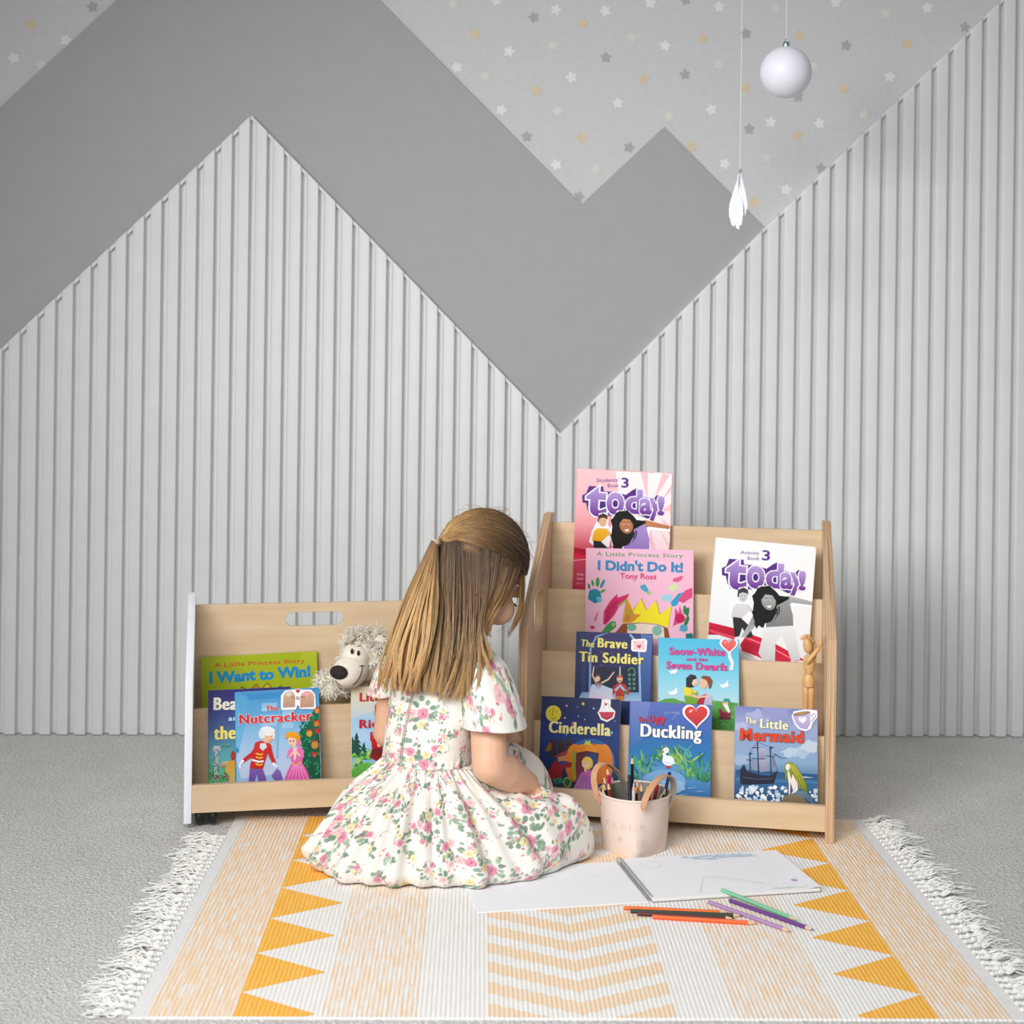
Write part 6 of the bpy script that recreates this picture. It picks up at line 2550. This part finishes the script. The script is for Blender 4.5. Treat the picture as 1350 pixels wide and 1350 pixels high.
# raised lettering
mb = MB()
for st, px0, px1, y_, size in (('FLEUR', 800, 851, 1094, .012), ('&', 815, 821, 1112, .010), ('CO', 838, 851, 1116, .012)):
    vs, fs = text_geo(st, 0.0, 1.1)
    a0, a1 = vs[:, 0].min(), vs[:, 0].max()
    f0, f1 = (PL(px, y_, BC - Vector((0, .06, 0)), Vector((0, 1, 0))) for px in (px0, px1))
    z0 = f0.z - BZ
    out = []
    for lay in (0, 1):
        for x, y in vs:
            wx = f0.x + (f1.x - f0.x) * (x - a0) / (a1 - a0) - BC.x
            z = z0 + y / CAPH * size
            h = min(max(z / BH, 0), 1)
            lo, hi = -math.pi + .2, -.2
            for _ in range(24):
                md_ = (lo + hi) / 2
                if bprof(md_, h) * math.cos(md_) < wx: lo = md_
                else: hi = md_
            r = bprof(lo, h) + (.0013 if lay else -.0002)
            out.append((r * math.cos(lo), r * math.sin(lo), z))
    n = len(vs)
    mb.add(out, [tuple(i + n for i in f) for f in fs] + [tuple(f[::-1]) for f in fs], 0, None, True)
mb.build('raised_lettering', M_ENAMEL, bk_)
M_TAN = mat('tan_leather', S(206, 158, 120), S(196, 146, 108), .55, (30, 30, 30), .1, 300)
M_SUEDE = mat('grey_suede_back', S(150, 143, 132), None, .8)
M_RIVET = mat('rivet_metal', S(200, 198, 194), None, .25, metal=1)


def strap(guides, width, label):
    K = 40
    path = resample([nv(P(*g) - Vector((BC.x, BC.y, BZ))) for g in guides], K)
    T = np.gradient(path, axis=0)
    T /= np.linalg.norm(T, axis=1, keepdims=True)
    chord = path[-1] - path[0]
    chord[2] = 0
    wd_ = np.cross(chord / np.linalg.norm(chord), (0, 0, 1))    # across the loop, horizontal
    mb = MB()
    vs = []
    for i in range(K):
        w = wd_ - T[i] * (wd_ @ T[i])
        w /= np.linalg.norm(w)
        nrm = np.cross(T[i], w)
        e = min(i, K - 1 - i)
        ww = width / 2 * (math.sin(min(1, (e + .6) / 3.5) * math.pi / 2))
        for a, b2 in ((-1, .5), (1, .5), (1, -.5), (-1, -.5)):
            vs.append(path[i] + w * ww * a + nrm * .0022 * b2)
    fo, fi = [], []
    for i in range(K - 1):
        for k in range(4):
            f = (i * 4 + k, i * 4 + (k + 1) % 4, i * 4 + 4 + (k + 1) % 4, i * 4 + 4 + k)
            (fi if k == 2 else fo).append(f)
    ends = [(3, 2, 1, 0), ((K - 1) * 4, (K - 1) * 4 + 1, (K - 1) * 4 + 2, (K - 1) * 4 + 3)]
    b0 = len(mb.v)
    mb.add(vs, fo + ends, 0, None, False)
    mb.add(vs, fi, 1, None, False)
    # keep the tan side outwards
    mid = (path[K // 2] - (path[0] + path[-1]) / 2)
    i = K // 2
    outer = np.mean([vs[i * 4], vs[i * 4 + 1]], 0) - path[i]
    if outer @ mid < 0:
        mb.m = [({0: 0, 1: 0}[m]) for m in mb.m]
        for j, f in enumerate(mb.f):
            ks = sorted(x % 4 for x in f) if max(f) < len(vs) else None
        mb2 = MB()
        fo2, fi2 = [], []
        for i in range(K - 1):
            for k in range(4):
                f = (i * 4 + k, i * 4 + (k + 1) % 4, i * 4 + 4 + (k + 1) % 4, i * 4 + 4 + k)
                (fi2 if k == 0 else fo2).append(f)
        mb2.add(vs, fo2 + ends, 0, None, False)
        mb2.add(vs, fi2, 1, None, False)
        mb = mb2
    h_ = tag(mb.build('handle', [M_TAN, M_SUEDE], bk_, 50), label)
    for i in (2, K - 3):
        rv = MB()
        c = path[i]
        out_ = np.array((c[0], c[1], 0)); out_ /= np.linalg.norm(out_)
        rv.ball(c + out_ * .0012, (.0026, .0026, .0026), 10, 6)
        rv.build('rivet', M_RIVET, h_)


strap([(847.5, 1069, 2.737), (850, 1056, 2.737), (857, 1041, 2.745), (867, 1028, 2.758), (878, 1022, 2.775), (886, 1027, 2.79), (888, 1040, 2.80), (883, 1056, 2.803), (880, 1066, 2.803)], .0135, 'tan leather handle')
strap([(790, 1060, 2.812), (786, 1045, 2.815), (783, 1026, 2.825), (787, 1012, 2.835), (797, 1006, 2.845), (808, 1012, 2.86), (818, 1024, 2.872), (824, 1036, 2.878), (827, 1046, 2.881)], .0135, 'tan leather handle with grey back')

BPG = 'pencils standing in the bucket'
for (px, py, oy), cn, rgb, lab, fe in (
        ((833.5, 995, -.008), 'black', (26, 26, 28), 'long black pencil standing tallest in the bucket', False),
        ((835.5, 1031, -.046), 'white', (232, 230, 226), 'white pencil at the front of the bucket', False),
        ((838.5, 1034, -.030), 'soft_black', (34, 34, 34), 'short black pencil right behind the white one in the bucket', False),
        ((846.5, 1031.5, -.044), 'slate', (96, 100, 106), 'slate grey pencil at the front of the bucket', False),
        ((853.5, 1035.5, -.053), 'yellow', (240, 196, 28), 'yellow pencil at the front of the bucket beside the leather handle', False),
        ((840.5, 1026, -.014), 'orange', (238, 112, 30), 'orange pencil among the front pencils of the bucket', False),
        ((829.5, 1022, .010), 'blue_brown', (58, 66, 86), 'blunt dark blue pencil behind the white one in the bucket', True),
        ((846, 1029, -.024), 'red', (196, 50, 48), 'red pencil behind the slate grey one in the bucket', False),
        ((800, 1009.5, .012), 'magenta', (190, 24, 96), 'magenta pencil leaning in the grey backed handle of the bucket', False),
        ((801, 1029, -.026), 'chestnut', (122, 66, 42), 'chestnut brown pencil at the left of the bucket', False),
        ((795, 1030, -.010), 'jet', (22, 22, 24), 'black pencil between chestnut and lemon ones at the left of the bucket', False),
        ((793.5, 1036, -.020), 'lemon', (232, 204, 40), 'lemon yellow pencil at the far left of the bucket', False),
        ((795.5, 1021, .002), 'old_rose', (176, 112, 120), 'old rose pencil at the back left of the bucket', False),
        ((794, 1027, .016), 'maroon', (110, 34, 44), 'maroon pencil at the rear left of the bucket', False),
        ((806, 1021, .030), 'grass_green', (58, 128, 66), 'grass green pencil at the back of the bucket', False),
        ((883, 1018, .006), 'navy', (38, 50, 86), 'blunt navy pencil tallest at the right of the bucket', True),
        ((873.5, 1042, -.034), 'ink_blue', (40, 62, 96), 'ink blue pencil under the tan handle of the bucket', False),
        ((878, 1036, -.018), 'deep_green', (24, 96, 66), 'deep green pencil under the tan handle of the bucket', False),
        ((859, 1031, -.010), 'raspberry', (186, 42, 84), 'raspberry pencil in the middle of the bucket', False),
        ((868.5, 1022, .020), 'crimson', (176, 32, 44), 'crimson pencil peeping over the tan handle of the bucket', False)):
    tip = P(px, py, BC.y + oy)
    off = Vector((tip.x - BC.x, tip.y - BC.y, 0))
    bs = off * .52
    mx_ = .036
    if bs.length > mx_:
        bs = bs * (mx_ / bs.length)
    pencil((BC.x + bs.x, BC.y + bs.y, BZ + .0052), tip, cn, rgb, lab, BPG, .0034, fe)

# ------------------------------------------------------------------ toy dog in the low case
M_PLUSH = mat('cream_plush', S(236, 228, 212), S(228, 218, 200), .9, (60, 60, 60), .1, 500)
M_FUR = colmat('shaggy_fur', .85, .2)
M_FELT = mat('dark_felt_nose', S(48, 38, 36), S(38, 30, 28), .95, (200, 200, 200), .3)
M_EYEB = mat('black_bead_eye', S(18, 18, 20), None, .15)
DY = 3.085
dog = empty('plush_dog', P(470, 985, 3.15), 'shaggy cream plush dog with a big dark nose sitting in the low case', 'soft toy')
DI = dog.matrix_world.inverted()


def dput(o, parent=dog):
    o.parent = parent
    o.matrix_local = DI if parent is dog else Matrix.Identity(4)
    return o


px_ = DY / 1900
hd = P(481, 868, DY + .030)
mz = P(462, 884, DY - .022)
body_ = MB()
body_.ball(hd, (.046, .042, .052), 24, 16)
body_.ball(P(474, 862, DY + .005), (.030, .030, .030), 20, 14)            # brow
_t = P(482, 930, 3.150)
body_.ball((_t.x, _t.y, LFLOOR[1] + .0815), (.048, .024, .080), 20, 14)               # trunk in the pocket
body_.ball(P(436, 905, DY - .014), (.028, .024, .027), 20, 14)            # fore paw hung over the tier
body_.tube([P(478, 908, 3.130), P(458, 900, 3.105), P(438, 902, DY - .012)], [.022, .022, .022], 14)
braw = body_.build('raw_dog', M_PLUSH)
m_ = braw.modifiers.new('r', 'REMESH'); m_.mode = 'VOXEL'; m_.voxel_size = .004
m_ = braw.modifiers.new('s', 'SMOOTH'); m_.factor, m_.iterations = .5, 4
dg = bpy.context.evaluated_depsgraph_get()
me = bpy.data.meshes.new_from_object(braw.evaluated_get(dg))
bpy.data.objects.remove(braw)
me.name = 'body'
if not me.materials:
    me.materials.append(M_PLUSH)
for p_ in me.polygons:
    p_.use_smooth = True
db = bpy.data.objects.new('body', me)
SC.collection.objects.link(db)
dput(db)
# muzzle: long, blunt, smooth
ax_ = (nv(P(452, 888, DY - .052)) - nv(P(474, 868, DY + .01)))
ax_ /= np.linalg.norm(ax_)
sd_ = np.cross(ax_, (0, 0, 1)); sd_ /= np.linalg.norm(sd_)
up_ = np.cross(sd_, ax_)
mm = Matrix(((sd_[0], ax_[0], up_[0]), (sd_[1], ax_[1], up_[1]), (sd_[2], ax_[2], up_[2])))
mb = MB()
mb.ball(mz, (.037, .047, .034), 28, 18, 0, None, mm)
mb.ball(P(469, 866, DY - .004), (.031, .034, .031), 24, 16, 0, None, mm)
mzl = dput(mb.build('muzzle', M_PLUSH))
mb = MB()
mb.ball(P(446.5, 886.5, DY - .062), (.0205, .013, .0150), 22, 14, 0, None, mm)
dput(mb.build('nose', M_FELT))
for x, y in ((464, 858.5), (472.5, 861)):
    mb = MB()
    mb.ball(P(x, y, DY - .037 + (.004 if x > 470 else 0)), (.0032, .0026, .0062), 12, 8)
    dput(mb.build('eye', M_EYEB))
    mb = MB()
    mb.tube([P(x - 1.5, y - 8.5, DY - .034), P(x + 2.5, y - 10, DY - .033), P(x + 5, y - 8, DY - .030)], [.0009, .0011, .0004], 5)
    dput(mb.build('eyebrow', M_EYEB))
mb = MB()


def onmuz(px, py):
    """point of the muzzle's surface seen at a pixel"""
    d = nv(ray(px, py))
    o_ = nv(CAM)
    B = np.stack([sd_, ax_, up_])
    R = np.array((.0375, .0475, .0345))
    a = (B @ d) / R
    b2 = (B @ (o_ - nv(mz))) / R
    A_, B_, C_ = a @ a, 2 * a @ b2, b2 @ b2 - 1
    q = B_ * B_ - 4 * A_ * C_
    t = (-B_ - math.sqrt(q)) / (2 * A_) if q > 0 else -B_ / (2 * A_)
    return o_ + d * t


sm_ = [onmuz(*p) for p in ((477.5, 878), (477, 884), (474.5, 892), (470, 899), (465, 903))]
mb.tube(resample(sm_, 16), .0009, 5)
mb.tube(resample([onmuz(*p) for p in ((474, 878.5), (477.5, 877.5), (480.5, 878))], 6), .0009, 5)
mb.tube(resample([onmuz(*p) for p in ((442, 897), (445, 901), (450, 904))], 8), .0008, 5)
dput(mb.build('stitched_smile', M_EYEB))
mb = MB()
mb.ball(P(497, 846, DY + .012), (.017, .010, .020), 16, 10)
ear = dput(mb.build('ear', M_PLUSH))


def fur(balls, seed, per):
    r_ = np.random.default_rng(seed)
    pts, rads = [], []
    for c, R, n, cond in balls:
        c = nv(c)
        k = 0
        while k < n:
            d = r_.normal(size=3)
            d /= np.linalg.norm(d)
            if not cond(d):
                continue
            k += 1
            p = c + d * R
            L = r_.uniform(.010, .019)
            t1 = np.cross(d, r_.normal(size=3)); t1 /= np.linalg.norm(t1)
            t2 = np.cross(d, t1)
            dr = d + t1 * r_.uniform(0, .7) + np.array((0, 0, -.3))
            dr /= np.linalg.norm(dr)
            t = np.linspace(0, 1, 8)[:, None]
            for _ in range(per):
                j = r_.normal(size=3) * .0016
                w = r_.uniform(.001, .003)
                f_ = r_.uniform(4, 8)
                pts.append(p - d * .003 + j + dr * L * t * r_.uniform(.8, 1.1) + j * 2 * t + t1 * w * np.sin(f_ * t + j[0] * 900) + t2 * w * np.cos(f_ * t))
                rads.append(.0012 * (1 - .6 * t[:, 0] ** 2))
    PT = np.stack(pts)
    cols = ramp(hcol('f2e6cc', 'fdf6e6', 'fffdf6'), np.linspace(0, 1, 8)[None, :] + 0 * PT[..., 0])
    cols = cols * r_.uniform(.86, 1.06, (len(PT), 1, 1))
    return strands(PT, np.stack(rads), np.clip(cols, 0, 1))


nof = lambda d: d[2] > (-.45 if d[1] > 0 else -.1) and not (d[1] < -.2 and d[0] < .35 and d[2] < .62)
any_ = lambda d: True
fv = fur([(hd, np.array((.045, .041, .051)), 520, nof),
          (P(436, 905, DY - .014), np.array((.026, .021, .024)), 300, lambda d: d[2] > -.45),
          (P(452, 899, 3.09), np.array((.022, .020, .020)), 90, lambda d: d[2] > -.3 and d[0] < .4),
          (P(497, 846, DY + .012), np.array((.016, .010, .020)), 70, any_),
          (P(474, 843, DY + .012), np.array((.030, .026, .016)), 110, lambda d: d[2] > .1)], 5, 3)
o = build_np('shaggy_coat', fv[0], fv[1], M_FUR, None, fv[2])
dput(o)

# ------------------------------------------------------------------ wooden mannequin in the tall case
M_LIME = mat('varnished_limewood', S(222, 178, 122), S(208, 160, 104), .35, (20, 20, 8))
MY_ = RP[1] + .052


def mp(px, py, dy=0.0):
    o_ = RCO + RCY * (MY_ + dy)
    return nv(PL(px, py, o_, RCY))


mq = empty('wooden_mannequin', Vector(mp(1066, 905)) * 1, 'jointed wooden artist mannequin with raised arms standing in the tall case', 'mannequin')
foot_z = RFLOOR[1]
b_ = mp(1066, 905)
mq.location = (b_[0], b_[1], foot_z)
bpy.context.view_layer.update()
MI = Matrix.Translation((-b_[0], -b_[1], -foot_z))
K_ = 3.0 / 1900


def mpart(name, mb, parent=mq):
    o = mb.build(name, M_LIME, parent)
    o.matrix_local = MI
    return o


def turned(name, p, q, prof, n=18):
    """turned wooden piece from p to q; prof (t, r)"""
    p, q = np.array(p), np.array(q)
    mb = MB()
    T_pts = [p + (q - p) * t for t, r in prof]
    mb.tube(T_pts, [max(r, 1e-4) for t, r in prof], n)
    return mpart(name, mb)


egg = lambda r: [(0, .0), (.04, r * .45), (.14, r * .78), (.3, r * .97), (.5, r), (.7, r * .9), (.86, r * .68), (.96, r * .35), (1, 0)]
limb = lambda r0, r1: [(0, 0), (.03, r0 * .6), (.10, r0 * .95), (.25, r0), (.7, (r0 + 2 * r1) / 3), (.92, r1), (.98, r1 * .6), (1, 0)]
turned('head', mp(1066.5, 861), mp(1063, 840.5, -.004), egg(.0098))
turned('neck', mp(1066, 866), mp(1065.5, 858), [(0, .0035), (1, .0035)])
turned('chest', mp(1067, 887), mp(1067, 863), [(0, 0), (.05, .0095), (.3, .0118), (.7, .0128), (.9, .0105), (.98, .006), (1, 0)])
turned('waist', mp(1066, 890), mp(1066.5, 884), [(0, .006), (.5, .0078), (1, .006)])
turned('pelvis', mp(1066, 905), mp(1066, 888), [(0, 0), (.03, .0125), (.35, .0138), (.7, .0128), (.95, .0095), (1, 0)])
turned('upper_arm', mp(1072, 868, -.006), mp(1063, 874, -.018), limb(.005, .0045))
turned('upper_arm', mp(1073, 869, .004), mp(1074, 848, .014), limb(.005, .0042))
turned('forearm', mp(1064, 873, -.018), mp(1081, 853, -.010), limb(.0052, .0042))
turned('forearm', mp(1074, 849, .013), mp(1064, 837, .004), limb(.0046, .0036))
turned('hand', mp(1081, 853, -.010), mp(1082.5, 842, -.008), egg(.0045))
turned('hand', mp(1065, 837, .004), mp(1055, 843, .000), egg(.0040))
for sx_2, px in ((-1, 1062.5), (1, 1069.5)):
    hip = mp(px, 903)
    kn = np.array((hip[0], hip[1], foot_z + .070))
    an = np.array((hip[0], hip[1], foot_z + .012))
    turned('thigh', kn, hip, limb(.0055, .0072))
    turned('shin', an, kn, limb(.0045, .0055))
    mb = MB()
    fd = -nv(RCY)
    mb.ball(an + fd * .008 - np.array((0, 0, .006)), (.0055, .0135, .0055), 14, 8, 0, None, Matrix.Rotation(math.atan2(fd[1], fd[0]) - math.pi / 2, 3, 'Z'))
    mpart('foot', mb)

# ------------------------------------------------------------------ hanging ornaments
M_BAUBLE = mat('satin_white_ball', S(238, 238, 246), S(234, 234, 243), .45)
M_CAPM = mat('silver_cap', S(190, 205, 205), None, .25, metal=1)
M_THREAD = mat('white_thread', (.85, .85, .85), None, .7)
M_FEATHER = mat('white_feather', S(240, 240, 246), S(230, 230, 236), .8, (200, 20, 20))
c = P(1036, 95.5, 3.22)
r = 33.8 * 3.22 / 1900
ba = empty('bauble', c, 'large matt white bauble hanging on a thread in front of the starry wall', 'ornament', 'ornaments hanging from the ceiling')
mb = MB()
mb.ball((0, 0, 0), r, 48, 32)
mb.build('ball', M_BAUBLE, ba)
mb = MB()
mb.lathe([(0, r - .001), (.0072, r - .001), (.0078, r + .002), (.0078, r + .009), (.0066, r + .0105), (.002, r + .0115), (0, r + .0115)], 24)
mb.tube([(.003 * math.cos(a), 0, r + .0145 + .003 * math.sin(a)) for a in np.linspace(0, 6.28, 16)], .0007, 5, cap=False)
mb.build('metal_cap', M_CAPM, ba)
mb = MB()
mb.tube([(0, 0, r + .017), (0, 0, (2.5 - c.z + r + .017) / 2), (0, 0, 2.5 - c.z)], .0007, 5)
mb.build('thread', M_THREAD, ba)
c = P(975.5, 225, 3.22)
fe = empty('feather_pendant', c, 'small white feather pendant on a bead and thread, hanging left of the bauble', 'ornament', 'ornaments hanging from the ceiling')
k = 3.22 / 1900
mb = MB()
mb.ball((.0006, 0, 0), (.0042, .0042, .0046), 14, 10)
mb.build('bead', mat('grey_bead', S(168, 168, 164), None, .4), fe)
mb = MB()
mb.tube([(0, 0, .004), (0, 0, 2.5 - c.z)], .0008, 5)
mb.build('thread', M_THREAD, fe)
r_ = random.Random(4)
for i, (x0, x1, w, L, y0) in enumerate(((-1, -8, 13, 66, 0), (1, 2, 12, 62, .006), (-2, -3, 14, 70, -.006), (2, 6, 10, 54, .0), (-2, -11, 9, 56, .008))):
    mb = MB()
    n = 22
    Lp, Rp = [], []
    for j in range(n + 1):
        t = j / n
        cx = (x0 + (x1 - x0) * t) * k
        hw = w / 2 * k * (math.sin(min(t * 1.25, 1) * math.pi / 2) ** 1.2) * (1 if t < .72 else (1 - ((t - .72) / .28) ** 1.5 * .8))
        jag = (r_.uniform(-.16, .10) if j % 2 else r_.uniform(0, .22)) * hw
        z = -(6 + L * t) * k
        yb = y0 * t + .004 * math.sin(t * 3 + i)
        Lp.append((cx - hw - jag * .6, yb + .003 * t, z - (jag * 1.5 if j > n - 5 else 0)))
        Rp.append((cx + hw + jag * .6, yb - .003 * t, z - (r_.uniform(-.004, .006) if j > n - 5 else 0)))
    th_ = .0008
    vs = Lp + Rp
    vs = [(x, y - th_, z) for x, y, z in vs] + [(x, y + th_, z) for x, y, z in vs]
    m2 = 2 * (n + 1)
    fs = []
    for j in range(n):
        a, b2, c2, d2 = j, j + 1, n + 1 + j + 1, n + 1 + j
        fs += [(a, b2, c2, d2), (m2 + d2, m2 + c2, m2 + b2, m2 + a), (a, m2 + a, m2 + b2, b2), (d2, c2, m2 + c2, m2 + d2)]
    mb.add(vs, fs, 0, None, False)
    mb.tube([(x0 * k, 0, -4 * k), ((x0 + x1) / 2 * k, y0 / 2 - .001, -(6 + L * .5) * k), (x1 * k, y0 - .001, -(6 + L * .95) * k)], [.0007, .0006, .0003], 5)
    mb.build('feather', M_FEATHER, fe)
